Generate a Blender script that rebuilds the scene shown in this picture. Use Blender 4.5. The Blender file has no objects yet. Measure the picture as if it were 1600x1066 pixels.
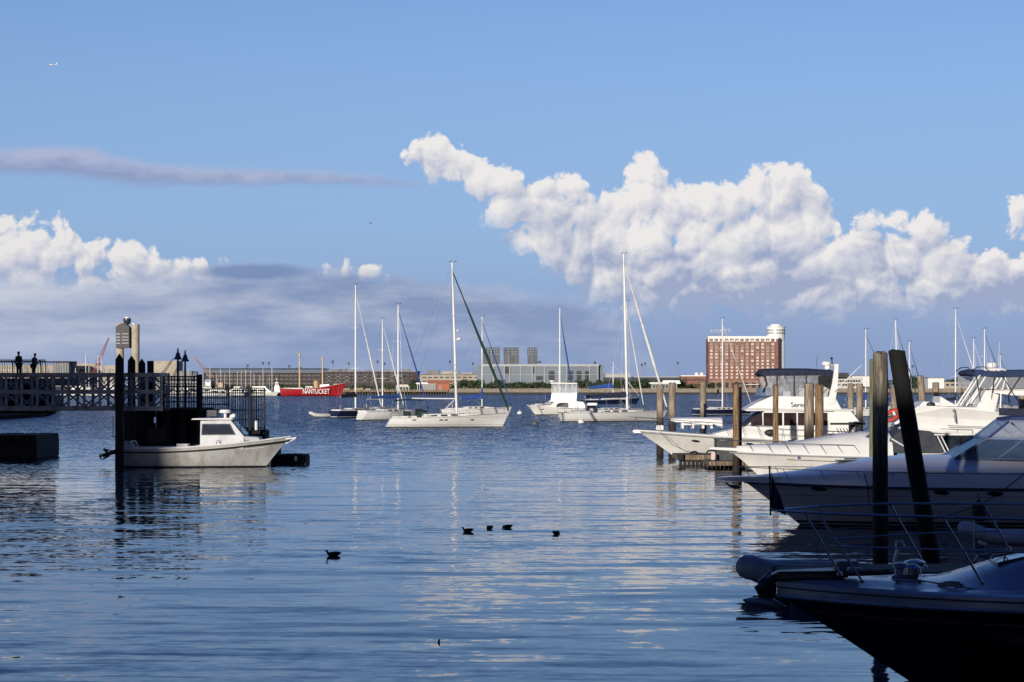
import bpy, bmesh, math, random
from mathutils import Vector, Matrix
R = math.radians
SC = bpy.context.scene
COL = SC.collection
random.seed(7)

# ------------------------------------------------------------------ camera, sky, sun, exposure
F, HZ, H = 3150.0, 604.0, 5.0            # focal length and horizon in photo pixels, eye height in metres
cam_d = bpy.data.cameras.new('camera'); cam = bpy.data.objects.new('camera', cam_d); COL.objects.link(cam)
cam_d.sensor_width = 36.0; cam_d.lens = 36.0 * F / 1600.0
cam_d.shift_y = (HZ - 533.0) / 1600.0
cam_d.clip_start = 0.5; cam_d.clip_end = 30000.0
cam.location = (0, 0, H); cam.rotation_euler = (R(90), 0, 0)
SC.camera = cam

SUN_EL, SUN_AZ = 9.0, 20.0               # degrees; azimuth is how far left of straight behind the viewer
sun_dir = Vector((-math.sin(R(SUN_AZ)) * math.cos(R(SUN_EL)), -math.cos(R(SUN_AZ)) * math.cos(R(SUN_EL)), math.sin(R(SUN_EL))))
sd = bpy.data.lights.new('sun', 'SUN'); sun = bpy.data.objects.new('sun', sd); COL.objects.link(sun)
sd.energy = 4.2; sd.angle = R(0.5); sd.color = (1.0, 0.925, 0.83)
sun.rotation_euler = sun_dir.to_track_quat('Z', 'Y').to_euler()
SC.view_settings.view_transform = 'Standard'; SC.view_settings.look = 'None'
SC.view_settings.exposure = 0.0; SC.view_settings.gamma = 1.0


class N:
    """a node socket with arithmetic"""
    tree = None
    def __init__(s, sock): s.s = sock
    @staticmethod
    def math(op, *a, clamp=False):
        n = N.tree.nodes.new('ShaderNodeMath'); n.operation = op; n.use_clamp = clamp
        for i, x in enumerate(a):
            if isinstance(x, N): N.tree.links.new(x.s, n.inputs[i])
            else: n.inputs[i].default_value = float(x)
        return N(n.outputs[0])
    def __add__(s, o): return N.math('ADD', s, o)
    __radd__ = __add__
    def __sub__(s, o): return N.math('SUBTRACT', s, o)
    def __rsub__(s, o): return N.math('SUBTRACT', o, s)
    def __mul__(s, o): return N.math('MULTIPLY', s, o)
    __rmul__ = __mul__
    def __truediv__(s, o): return N.math('DIVIDE', s, o)
    def min(s, o): return N.math('MINIMUM', s, o)
    def max(s, o): return N.math('MAXIMUM', s, o)
    def clamp(s): return N.math('ADD', s, 0.0, clamp=True)
    def pow(s, e): return N.math('POWER', s, e)
    def smooth(s, a, b):
        n = N.tree.nodes.new('ShaderNodeMapRange'); n.interpolation_type = 'SMOOTHSTEP'
        N.tree.links.new(s.s, n.inputs[0])
        n.inputs[1].default_value = a; n.inputs[2].default_value = b
        return N(n.outputs[0])


def setin(sock, x):
    if isinstance(x, N): N.tree.links.new(x.s, sock)
    elif isinstance(x, (tuple, list)): sock.default_value = tuple(x) + (1.0,) * (len(sock.default_value) - len(x))
    else: sock.default_value = x
def sep(v):
    n = N.tree.nodes.new('ShaderNodeSeparateXYZ'); setin(n.inputs[0], v); return [N(o) for o in n.outputs]
def comb(x, y, z=0.0):
    n = N.tree.nodes.new('ShaderNodeCombineXYZ')
    for i, a in enumerate((x, y, z)): setin(n.inputs[i], a)
    return N(n.outputs[0])
def noise(v, scale=1.0, detail=2.0, rough=0.5, dist=0.0, out=0, dim='3D'):
    n = N.tree.nodes.new('ShaderNodeTexNoise'); n.noise_dimensions = dim; setin(n.inputs['Vector'], v)
    n.inputs['Scale'].default_value = scale; n.inputs['Detail'].default_value = detail
    n.inputs['Roughness'].default_value = rough; n.inputs['Distortion'].default_value = dist
    return N(n.outputs[out])
def voro(v, scale=1.0, detail=2.0, rough=0.5, smooth=0.4):
    n = N.tree.nodes.new('ShaderNodeTexVoronoi'); n.voronoi_dimensions = '2D'; n.feature = 'SMOOTH_F1'; setin(n.inputs['Vector'], v)
    n.inputs['Scale'].default_value = scale; n.inputs['Detail'].default_value = detail
    n.inputs['Roughness'].default_value = rough; n.inputs['Smoothness'].default_value = smooth
    return N(n.outputs['Distance'])
def mixc(f, a, b):
    n = N.tree.nodes.new('ShaderNodeMix'); n.data_type = 'RGBA'
    setin(n.inputs[0], f); setin(n.inputs[6], a); setin(n.inputs[7], b); return N(n.outputs[2])
def curve(x, pts):
    """piecewise curve through (x, y) points, both in 0..1"""
    n = N.tree.nodes.new('ShaderNodeFloatCurve'); c = n.mapping.curves[0]
    pts = sorted(pts); c.points[0].location = pts[0]; c.points[1].location = pts[-1]
    for p in pts[1:-1]: c.points.new(*p)
    n.mapping.update(); setin(n.inputs['Value'], x); return N(n.outputs[0])


w = bpy.data.worlds.new("World"); SC.world = w; w.use_nodes = True
T = N.tree = w.node_tree; T.nodes.clear()
tc = T.nodes.new('ShaderNodeTexCoord'); dx, dy, dz = sep(N(tc.outputs['Generated']))
sky = T.nodes.new('ShaderNodeTexSky'); sky.sky_type = 'NISHITA'; sky.sun_disc = False
sky.sun_elevation = R(SUN_EL); sky.sun_rotation = R(180 + SUN_AZ); sky.altitude = 0.0
sky.air_density = 1.0; sky.dust_density = 0.6; sky.ozone_density = 3.0
yy = dy.max(0.04)
K = 31.5                                   # sky coordinates: hundreds of 1/3150 in tangent of azimuth / elevation
U = dx / yy * K; V = dz / yy * K
front = dy.smooth(0.05, 0.3)

def tx(x): return (x + 800.0) / 3200.0        # azimuth coordinate (photo px -800..2400) to 0..1
def ty(y): return (604.0 - y) / 800.0
Un = (U * 100.0 + 1600.0) / 3200.0
def prof(pts, un): return curve(un, [(tx(x), ty(y)) for x, y in pts]) * 8.0

P2 = comb(U, V)
wa = noise(P2, 0.9, 2, 0.45, out=1, dim='2D'); wx, wy, _ = sep(wa)
Uw = U + (wx - 0.5) * 0.55; Vw = V + (wy - 0.5) * 0.45
Pw = comb(Uw, Vw, 0.0)

def billow(P):
    a = voro(P, 2.4, 0.0, 0.5, 0.35); b_ = voro(P, 5.5, 2.0, 0.60, 0.30)
    return 1.0 - a * a * 1.2 - b_ * 0.55
DLX, DLY = -0.075, 0.12                         # step towards the sun in sky coordinates (up and to the left)
P2w = comb(Uw + DLX, Vw + DLY)
nb = billow(Pw); nb2 = billow(P2w)
fb = noise(Pw, 1.3, 5, 0.6, dim='2D')
fb2 = noise(comb(U * 0.55 + 7.0, V * 2.4), 0.9, 4, 0.6, dim='2D')
# cumulus heads: (photo column, photo row, radius) of each billow
HEADS_R = [(650,242,25),(684,246,32),(668,270,24),(720,264,33),(755,282,33),(790,288,32),(800,322,36),(842,332,42),(846,302,28),(882,300,34),(905,327,36),
 (860,372,42),(905,388,42),(940,322,28),(965,330,34),(1013,274,36),(1004,312,38),(1040,325,36),(960,380,48),(1015,378,52),(1072,317,28),(1102,322,33),
 (1075,372,46),(1140,322,33),(1188,302,36),(1228,306,45),(1266,322,38),(1283,352,28),(1240,362,48),(1170,368,48),(1115,402,48),(1050,430,48),(980,436,44),
 (1012,470,36),(1085,470,40),(1150,448,48),(1210,430,44),(1322,367,24),(1360,362,29),(1400,360,31),(1440,362,33),(1340,402,44),(1410,405,46),(1480,412,46),
 (1290,430,52),(1370,452,48),(1450,452,48),(1540,440,48),(1600,440,48),(1560,470,34),(1500,470,38),(1220,470,40),(1310,470,38),(1660,430,50),(1740,440,60),(1592,346,32),(1628,350,34)]
HEADS_L = [(-90,350,46),(-40,360,36),(2,362,30),(48,362,33),(88,364,32),(112,388,26),(30,398,40),(80,402,36),(158,396,26),(198,402,30),(232,408,26),(190,428,30),(240,428,22),
 (130,418,28),(-10,420,40),(350,414,14),(548,416,17),(503,423,12),(580,432,16),(620,440,16),(300,430,22),(270,424,22),(140,440,30),(40,440,36),(90,436,30)]
def heads(P, L):
    acc = None
    for x_, y_, r_ in L:
        r_ = r_ / 100.0 * 1.12
        d = T.nodes.new('ShaderNodeVectorMath'); d.operation = 'DISTANCE'; setin(d.inputs[0], P); d.inputs[1].default_value = ((x_ - 800) / 100.0, (604 - y_) / 100.0, 0)
        d = N(d.outputs['Value']); h_ = N.math('MULTIPLY_ADD', d * d, -1.0 / r_, r_)
        acc = h_ if acc is None else N.math('SMOOTH_MAX', acc, h_, 0.05)
    return acc
hR, hR2 = heads(Pw, HEADS_R), heads(P2w, HEADS_R)
hL, hL2 = heads(Pw, HEADS_L), heads(P2w, HEADS_L)
botR = prof([(-800, 100), (560, 100), (600, 230), (640, 292), (720, 325), (760, 352), (810, 405), (850, 432), (900, 470), (960, 492), (1050, 500), (1500, 497), (2400, 500)], Un)
nz = (nb - 0.38) * 0.36 + (fb - 0.5) * 0.20
baseR = V - botR
bodyR = prof([(-800, 640), (700, 640), (760, 330), (840, 350), (960, 350), (1010, 300), (1060, 350), (1160, 345), (1230, 320), (1290, 370), (1440, 375), (1520, 425), (1650, 420), (2400, 480)], Un)
bd = ((bodyR - V) * 0.8).min(baseR * 0.6)
dR = N.math('SMOOTH_MAX', hR, bd, 0.1) + nz
dR = dR.min(baseR * 1.0 + 0.25 + nz * 0.8)
aR = dR.smooth(-0.02, 0.15) * baseR.smooth(-0.25, 0.45) * front
slope = (hR - hR2) + (nb - nb2) * 0.17
big = noise(comb(U, V * 1.5 + 3.0), 0.85, 3, 0.5, dim='2D').smooth(0.40, 0.66)
low = 1.0 - V.smooth(0.95, 2.9)
litR = (0.80 + slope * 2.2 + (fb - 0.5) * 0.6 - low * 0.34 - big * (0.26 + low * 0.42)).clamp()

topL = prof([(-800, 420), (-300, 418), (0, 424), (120, 428), (256, 418), (300, 412), (350, 408), (380, 408), (430, 416), (480, 414), (510, 412), (552, 410), (590, 418), (640, 424), (700, 434), (800, 444), (880, 458), (940, 480), (1000, 520), (1060, 590), (1150, 650), (2400, 700)], Un)
dL = (topL - V) + (fb - 0.5) * 0.5
aLb = dL.smooth(-0.05, 0.35) * front
aLh = (hL + nz).smooth(-0.02, 0.16) * front
botL = V.smooth(0.2, 1.3)
dep = (topL - V).clamp()
slopeL = (hL - hL2) + (nb - nb2) * 0.2
litL = (0.82 + slopeL * 2.4 - (1.0 - V.smooth(1.5, 2.3)) * 0.5).clamp()
litLb = ((fb2 - 0.40) * 1.9 + (1.0 - dep.smooth(0.0, 0.5)) * 0.30 + (1.0 - Un.smooth(0.28, 0.40)) * 0.42).clamp()

bandc = prof([(-800, 240), (0, 252), (130, 254), (200, 268), (300, 276), (450, 277), (600, 284), (680, 292), (760, 300), (2400, 310)], Un)
bandt = curve(Un, [(0, 0.2), (tx(0), 0.20), (tx(120), 0.26), (tx(260), 0.18), (tx(400), 0.15), (tx(520), 0.12), (tx(620), 0.08), (tx(740), 0.0), (1, 0)])
dv = V - bandc
bn = noise(comb(U, V * 2.0), 1.4, 4, 0.6, dim='2D') - 0.5
aB = (bandt - N.math('ABSOLUTE', dv) + bn * 0.16).smooth(-0.05, 0.14) * 0.82 * front * bandt.smooth(0.0, 0.1)
def blob(cx, cy, rx, ry, amp=0.35, lo=0.0, hi=0.35):
    a = (U - (cx - 800) / 100.0) / (rx / 100.0); b = (V - (604 - cy) / 100.0) / (ry / 100.0)
    return (1.0 - (a * a + b * b).pow(0.5) + nz * amp).smooth(lo, hi)
aD = blob(400, 425, 125, 17, 0.5, 0.0, 0.6) * 0.85 * front
aS = (blob(610, 266, 14, 6, 0.8) * 0.5) * front

skc = N(sky.outputs[0])
bri = T.nodes.new('ShaderNodeMix'); bri.data_type = 'RGBA'; bri.blend_type = 'MULTIPLY'; bri.inputs[0].default_value = 1.0
setin(bri.inputs[6], skc); setin(bri.inputs[7], (0.97, 0.965, 1.22)); c = N(bri.outputs[2])
KS = 1.0 / 0.12
def cc(r, g, b): return (r * KS, g * KS, b * KS)
# haze low over the horizon
c = mixc((1.0 - V.smooth(0.5, 8.0)) * 0.75 * front, c, cc(0.255, 0.41, 0.75))
c = mixc((1.0 - V.smooth(-0.2, 2.6)) * 0.8 * front, c, cc(0.25, 0.325, 0.53))
colB = mixc((dv * 4.0 + bn * 2.0 + 0.5).clamp(), cc(0.27, 0.32, 0.51), cc(0.44, 0.47, 0.64))
c = mixc(aB, c, colB)
colLb = mixc(litLb, cc(0.235, 0.31, 0.50), cc(0.58, 0.61, 0.71))
c = mixc(aLh * V.smooth(1.2, 1.7), c, mixc(litL, cc(0.36, 0.42, 0.60), cc(0.80, 0.78, 0.78)))
c = mixc(aLb * (0.30 + botL * 0.62), c, colLb)
c = mixc(aD, c, cc(0.18, 0.26, 0.46))
colR = mixc(litR, cc(0.34, 0.40, 0.58), cc(0.84, 0.815, 0.81))
c = mixc(aR, c, colR)
# sky darkened towards the zenith and behind the viewer, to deepen the shade
el = dz.smooth(0.16, 0.75); back = dy.smooth(-0.35, 0.25)
dp = T.nodes.new('ShaderNodeMix'); dp.data_type = 'RGBA'; dp.blend_type = 'MULTIPLY'; setin(dp.inputs[0], el); setin(dp.inputs[6], c); setin(dp.inputs[7], (0.28, 0.44, 0.84)); c = N(dp.outputs[2])
c = mixc(back * 0.5 + 0.5, (0.0, 0.0, 0.0), c)
bg = T.nodes.new('ShaderNodeBackground'); bg.inputs[1].default_value = 0.12
setin(bg.inputs[0], c)
wo = T.nodes.new('ShaderNodeOutputWorld'); T.links.new(bg.outputs[0], wo.inputs[0])
w.cycles.sampling_method = 'MANUAL'; w.cycles.sample_map_resolution = 512


# ------------------------------------------------------------------ helpers
def px(x, D): return (x - 800.0) / F * D
def pz(y, D): return H - (y - HZ) / F * D
def at(x, y, D): return Vector((px(x, D), D, pz(y, D)))

def new_mat(name):
    m = bpy.data.materials.new(name); m.use_nodes = True; N.tree = m.node_tree
    return m, m.node_tree.nodes['Principled BSDF']
def scaled(c, k): return tuple(min(1.0, x * k) for x in c)
_mats = {}
def mat(name, col, rough=0.5, metal=0.0, var=0.12, scale=3.0, bump=0.0, spec=0.5, stretch=(1, 1, 1), coat=0.0, col2=None, detail=4):
    """procedural paint / cloth / stone: two tones mixed by noise, optional bump"""
    if name in _mats: return _mats[name]
    m, b = new_mat(name)
    tc = m.node_tree.nodes.new('ShaderNodeTexCoord'); mp = m.node_tree.nodes.new('ShaderNodeMapping')
    m.node_tree.links.new(tc.outputs['Object'], mp.inputs[0]); mp.inputs['Scale'].default_value = stretch
    v = N(mp.outputs[0]); n = noise(v, scale, detail, 0.6)
    c2 = col2 if col2 else scaled(col, 1.0 - 2.2 * var)
    setin(b.inputs['Base Color'], mixc(n.smooth(0.38, 0.72), scaled(col, 1.0 + var * 0.3) if not col2 else col, c2))
    setin(b.inputs['Roughness'], (n - 0.5) * 0.25 + rough)
    b.inputs['Metallic'].default_value = metal; b.inputs['Specular IOR Level'].default_value = spec
    b.inputs['Coat Weight'].default_value = coat; b.inputs['Coat Roughness'].default_value = 0.08
    if bump:
        bn = m.node_tree.nodes.new('ShaderNodeBump'); bn.inputs['Distance'].default_value = bump; bn.inputs['Strength'].default_value = 0.8
        setin(bn.inputs['Height'], n); m.node_tree.links.new(bn.outputs[0], b.inputs['Normal'])
    _mats[name] = m; return m

def hull_mat(name, col, bottom=(0.012, 0.014, 0.02), zb=0.12, stripe=None, dirt=0.25, rough=0.22):
    """gelcoat: antifouling below height zb, optional stripes (z0, z1, colour), faint vertical streaks of grime"""
    if name in _mats: return _mats[name]
    m, b = new_mat(name); nt = m.node_tree
    tc = nt.nodes.new('ShaderNodeTexCoord'); v = N(tc.outputs['Object']); x, y, z = sep(v)
    st = noise(comb(x * 2.2, y * 2.2, z * 0.35), 1.0, 5, 0.65); sp = noise(v, 1.3, 5, 0.6)
    f = (st * 0.6 + sp * 0.4).smooth(0.42, 0.70) * dirt
    low = 1.0 - z.smooth(0.0, 0.5)
    c = mixc((f + low * 0.25 * st).clamp(), col, (col[0] * 0.55, col[1] * 0.5, col[2] * 0.38))
    for z0, z1, sc_ in (stripe or []):
        inside = z.smooth(z0 - 0.008, z0 + 0.008) * (1.0 - z.smooth(z1 - 0.008, z1 + 0.008))
        c = mixc(inside, c, sc_)
    zz = z + (sp - 0.5) * 0.05
    c = mixc(1.0 - zz.smooth(zb - 0.01, zb + 0.01), c, bottom)
    setin(b.inputs['Base Color'], c); setin(b.inputs['Roughness'], sp * 0.2 + rough - 0.08)
    b.inputs['Coat Weight'].default_value = 0.3; b.inputs['Coat Roughness'].default_value = 0.1
    _mats[name] = m; return m

def glass_mat(name, col=(0.012, 0.016, 0.022), rough=0.06):
    if name in _mats: return _mats[name]
    m, b = new_mat(name); tc = m.node_tree.nodes.new('ShaderNodeTexCoord')
    n = noise(N(tc.outputs['Object']), 1.2, 3, 0.5)
    setin(b.inputs['Base Color'], mixc(n.smooth(0.35, 0.7), col, scaled(col, 2.6))); b.inputs['Roughness'].default_value = rough
    b.inputs['Specular IOR Level'].default_value = 0.7
    _mats[name] = m; return m

def clear_mat(name, tint=(0.75, 0.8, 0.85), alpha=0.35):
    """thin clear vinyl or glass pane one can see through"""
    if name in _mats: return _mats[name]
    m, b = new_mat(name); tc = m.node_tree.nodes.new('ShaderNodeTexCoord'); n = noise(N(tc.outputs['Object']), 2.5, 3, 0.5)
    setin(b.inputs['Base Color'], tint); setin(b.inputs['Roughness'], n * 0.25 + 0.05); setin(b.inputs['Alpha'], n * 0.3 + alpha - 0.15)
    _mats[name] = m; return m

def wood_mat(name, tone=(0.30, 0.25, 0.19), dark=(0.10, 0.075, 0.05), tar=(0.012, 0.010, 0.009), ztar_shade=1.2, soft=0.5, green=0.0):
    """weathered pile: vertical grain, a dark foot (wet and weedy; on the near pile painted shade) below height ztar"""
    if name in _mats: return _mats[name]
    m, b = new_mat(name); nt = m.node_tree
    tc = nt.nodes.new('ShaderNodeTexCoord'); v = N(tc.outputs['Object']); x, y, z = sep(v)
    g = noise(comb(x * 14, y * 14, z * 0.9), 1.0, 6, 0.7); p = noise(v, 2.2, 5, 0.65)
    c = mixc(g.smooth(0.40, 0.62), dark, tone)
    c = mixc(p.smooth(0.5, 0.75) * 0.6, c, (dark[0] * 1.2, dark[1] * 0.8, dark[2] * 0.5))
    if green: c = mixc(p.smooth(0.35, 0.6) * green, c, (0.12, 0.14, 0.06))
    zz = z + (g - 0.5) * 0.9 + (p - 0.5) * 0.6
    c = mixc(1.0 - zz.smooth(ztar_shade - soft, ztar_shade + soft), c, tar)
    setin(b.inputs['Base Color'], c); b.inputs['Roughness'].default_value = 0.85
    bn = nt.nodes.new('ShaderNodeBump'); bn.inputs['Distance'].default_value = 0.03; setin(bn.inputs['Height'], g)
    nt.links.new(bn.outputs[0], b.inputs['Normal'])
    _mats[name] = m; return m


SEPARATE = {'bimini_frame', 'window', 'side_window', 'stanchion', 'louvre', 'pilaster', 'balcony', 'column', 'roof_hut', 'post', 'clear_curtain', 'cleat', 'rod_holder', 'tender_chock', 'helm_seat', 'helm_chair', 'fender_board',
            'trunk_window', 'hull_window', 'saloon_window', 'top_post', 'upright', 'diagonal', 'cross_beam', 'chord', 'bumper', 'door', 'porthole', 'vent', 'windscreen', 'cockpit_locker', 'enclosure', 'rolled_curtain', 'spreader',
            'fence_post', 'wall_panel', 'dome', 'engine', 'eye', 'shoe', 'wing', 'window_row', 'window_band', 'bay_trim', 'floor_band', 'panel', 'grab_rail', 'canvas_pole', 'deck_post', 'side_wing', 'pile_row', 'deckhouse', 'mooring_line', 'podium_window', 'radar_arch', 'tower_window', 'stripe', 'deck_hatch', 'antenna', 'horn_fitting', 'lamp_head'}
SIBS = []
class MB:
    """collects shapes and links them as ONE mesh object"""
    def __init__(s): s.v = []; s.f = []
    def add(s, vs, fs):
        o = len(s.v); s.v += [tuple(p) for p in vs]; s.f += [tuple(i + o for i in f) for f in fs]; return s
    def box(s, c, d, rz=0.0, taper=1.0, ry=0.0):
        cx, cy, cz = c; hx, hy, hz = d[0] / 2, d[1] / 2, d[2] / 2; vs = []
        cs, sn = math.cos(rz), math.sin(rz); cr, sr = math.cos(ry), math.sin(ry)
        for z in (-1, 1):
            k = 1.0 if z < 0 else taper
            for x, y in ((-1, -1), (1, -1), (1, 1), (-1, 1)):
                X, Y, Z = x * hx * k, y * hy * k, z * hz
                X, Z = X * cr + Z * sr, -X * sr + Z * cr
                vs.append((cx + X * cs - Y * sn, cy + X * sn + Y * cs, cz + Z))
        return s.add(vs, [(0, 3, 2, 1), (4, 5, 6, 7), (0, 1, 5, 4), (1, 2, 6, 5), (2, 3, 7, 6), (3, 0, 4, 7)])
    def tube(s, a, b, r, r2=None, n=8):
        return s.path([a, b], [r, r if r2 is None else r2], n)
    def path(s, pts, r, n=8, cap=True):
        pts = [Vector(p) for p in pts]; rs = r if isinstance(r, (list, tuple)) else [r] * len(pts)
        rings = []; up = None
        for i, p in enumerate(pts):
            d = (pts[min(i + 1, len(pts) - 1)] - pts[max(i - 1, 0)]).normalized()
            if up is None: up = Vector((0, 0, 1)) if abs(d.z) < 0.9 else Vector((1, 0, 0))
            a = d.cross(up).normalized(); b = a.cross(d).normalized(); up = b
            rings.append([p + (a * math.cos(2 * math.pi * k / n) + b * math.sin(2 * math.pi * k / n)) * rs[i] for k in range(n)])
        return s.rings(rings, cap)
    def rings(s, rings, cap=True, close=True):
        n = len(rings[0]); vs = [p for r_ in rings for p in r_]; fs = []
        for i in range(len(rings) - 1):
            for k in range(n if close else n - 1):
                a, b = i * n + k, i * n + (k + 1) % n; fs.append((a, b, b + n, a + n))
        if cap: fs += [tuple(reversed(range(n))), tuple(range((len(rings) - 1) * n, len(rings) * n))]
        return s.add(vs, fs)
    def lathe(s, prof, c=(0, 0, 0), n=16, axis='z'):
        rg = []
        for r_, z in prof:
            ring = []
            for k in range(n):
                a = 2 * math.pi * k / n; x, y = max(r_, 1e-4) * math.cos(a), max(r_, 1e-4) * math.sin(a)
                ring.append((c[0] + x, c[1] + y, c[2] + z) if axis == 'z' else ((c[0] + z, c[1] + x, c[2] + y) if axis == 'x' else (c[0] + x, c[1] + z, c[2] + y)))
            rg.append(ring)
        return s.rings(rg)
    def ball(s, c, r, n=12, sq=(1, 1, 1)):
        m = max(4, n // 2); rg = []
        for i in range(m + 1):
            t = math.pi * i / m
            rg.append([(c[0] + r * sq[0] * max(math.sin(t), 1e-3) * math.cos(2 * math.pi * k / n), c[1] + r * sq[1] * max(math.sin(t), 1e-3) * math.sin(2 * math.pi * k / n), c[2] + r * sq[2] * math.cos(t)) for k in range(n)])
        return s.rings(rg)
    def slab(s, pts):
        """closed side profile: pts = (x, z, half width), mirrored about y = 0"""
        n = len(pts); vs = [(x, -w_, z) for x, z, w_ in pts] + [(x, w_, z) for x, z, w_ in pts]
        return s.add(vs, [tuple(range(n)), tuple(reversed(range(n, 2 * n)))] + [(i, i + n, (i + 1) % n + n, (i + 1) % n) for i in range(n)])
    def prism(s, pts, y0, y1):
        """polygon (x, z) from y0 to y1"""
        n = len(pts); vs = [(x, y0, z) for x, z in pts] + [(x, y1, z) for x, z in pts]
        return s.add(vs, [tuple(range(n)), tuple(reversed(range(n, 2 * n)))] + [(i, i + n, (i + 1) % n + n, (i + 1) % n) for i in range(n)])
    def pane(s, pts, side=1, t=0.03, out=0.006):
        """thin plate following points (x, z, half width) on one side of a hull or cabin"""
        n = len(pts); vs = [(x, side * (w_ + out), z) for x, z, w_ in pts] + [(x, side * (w_ + out - t), z) for x, z, w_ in pts]
        return s.add(vs, [tuple(range(n)), tuple(reversed(range(n, 2 * n)))] + [(i, i + n, (i + 1) % n + n, (i + 1) % n) for i in range(n)])
    def quadplate(s, a, b, c, d, t=0.02):
        """plate through four points, given thickness"""
        a, b, c, d = map(Vector, (a, b, c, d)); nn = (b - a).cross(d - a).normalized() * t
        vs = [a, b, c, d, a + nn, b + nn, c + nn, d + nn]
        return s.add(vs, [(0, 3, 2, 1), (4, 5, 6, 7), (0, 1, 5, 4), (1, 2, 6, 5), (2, 3, 7, 6), (3, 0, 4, 7)])
    def islands(s):
        par = list(range(len(s.v)))
        def fd(a):
            while par[a] != a: par[a] = par[par[a]]; a = par[a]
            return a
        for f in s.f:
            r0 = fd(f[0])
            for k in f[1:]: par[fd(k)] = r0
        g = {}
        for f in s.f: g.setdefault(fd(f[0]), []).append(f)
        out = []
        for fs in g.values():
            ids = sorted({k for f in fs for k in f}); mp = {k: i for i, k in enumerate(ids)}; q = MB(); q.v = [s.v[k] for k in ids]; q.f = [tuple(mp[k] for k in f) for f in fs]; out.append(q)
        return out
    def build(s, name, m, parent=None, smooth=False, bevel=0.0, loc=None):
        if name in SEPARATE and parent:
            isl = s.islands()
            if 1 < len(isl) <= 100:
                for q in isl[1:]: o = q.build_one(name, m, parent, smooth, bevel, loc); SIBS.append(o)
                first = isl[0].build_one(name, m, parent, smooth, bevel, loc); first['sibs'] = len(isl) - 1; return first
        return s.build_one(name, m, parent, smooth, bevel, loc)
    def build_one(s, name, m, parent=None, smooth=False, bevel=0.0, loc=None):
        me = bpy.data.meshes.new(name); me.from_pydata(s.v, [], s.f)
        bm = bmesh.new(); bm.from_mesh(me); bmesh.ops.recalc_face_normals(bm, faces=bm.faces)
        if bevel: bmesh.ops.bevel(bm, geom=[e for e in bm.edges if e.is_manifold and e.calc_face_angle(0) > 0.5], offset=bevel, segments=2, affect='EDGES', profile=0.6)
        bm.to_mesh(me); bm.free(); me.materials.append(m)
        if smooth:
            me.polygons.foreach_set('use_smooth', [True] * len(me.polygons)); me.set_sharp_from_angle(angle=R(38))
        o = bpy.data.objects.new(name, me); COL.objects.link(o)
        if parent: o.parent = parent
        if loc: o.location = loc
        return o

def tag(o, label, cat=None, group=None, kind=None):
    if label: o['label'] = label
    if cat: o['category'] = cat
    if group: o['group'] = group
    if kind: o['kind'] = kind
    return o
def thing(name, label, cat, loc=(0, 0, 0), rz=0.0, group=None):
    o = bpy.data.objects.new(name, None); COL.objects.link(o); o.empty_display_size = 0.3
    o.location = loc; o.rotation_euler = (0, 0, rz); return tag(o, label, cat, group)
def struct(o): o['kind'] = 'structure'; return o
def copy_tree(o, parent=None):
    c = o.copy(); COL.objects.link(c); c.parent = parent
    for ch in list(o.children): copy_tree(ch, c)
    return c
def dup(o, label, loc=None, rz=None):
    c = copy_tree(o); c['label'] = label
    if loc is not None: c.location = loc
    if rz is not None: c.rotation_euler = (0, 0, rz)
    return c
def lettering(text, size, m, parent, loc, rot=(R(90), 0, 0), name='lettering', depth=0.01, xs=1.0):
    cu = bpy.data.curves.new(name, 'FONT'); cu.body = text; cu.size = size; cu.extrude = depth; cu.align_x = 'CENTER'; cu.align_y = 'CENTER'
    t = bpy.data.objects.new(name + '_src', cu); COL.objects.link(t)
    me = bpy.data.meshes.new_from_object(t.evaluated_get(bpy.context.evaluated_depsgraph_get()))
    bpy.data.objects.remove(t); me.name = name; me.materials.clear(); me.materials.append(m)
    o = bpy.data.objects.new(name, me); COL.objects.link(o); o.parent = parent; o.location = loc; o.rotation_euler = rot; o.scale = (xs, 1, 1)
    return o
def lerp(a, b, t): return a + (b - a) * t
ORD = 'first second third fourth fifth sixth seventh eighth ninth tenth eleventh twelfth thirteenth fourteenth fifteenth sixteenth seventeenth eighteenth nineteenth twentieth'.split()
ORD += ['twenty-' + w_ for w_ in ORD[:9]] + ['thirtieth'] + ['thirty-' + w_ for w_ in ORD[:9]]
def number_labels(group, text):
    """tell look-alikes of a group apart by their order from left to right; text holds {}"""
    os_ = sorted([o for o in SC.objects if o.get('group') == group and not o.parent], key=lambda o: o.location.x / max(o.location.y, 1))
    for i, o in enumerate(os_): o['label'] = text.format(ORD[i])

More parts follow.
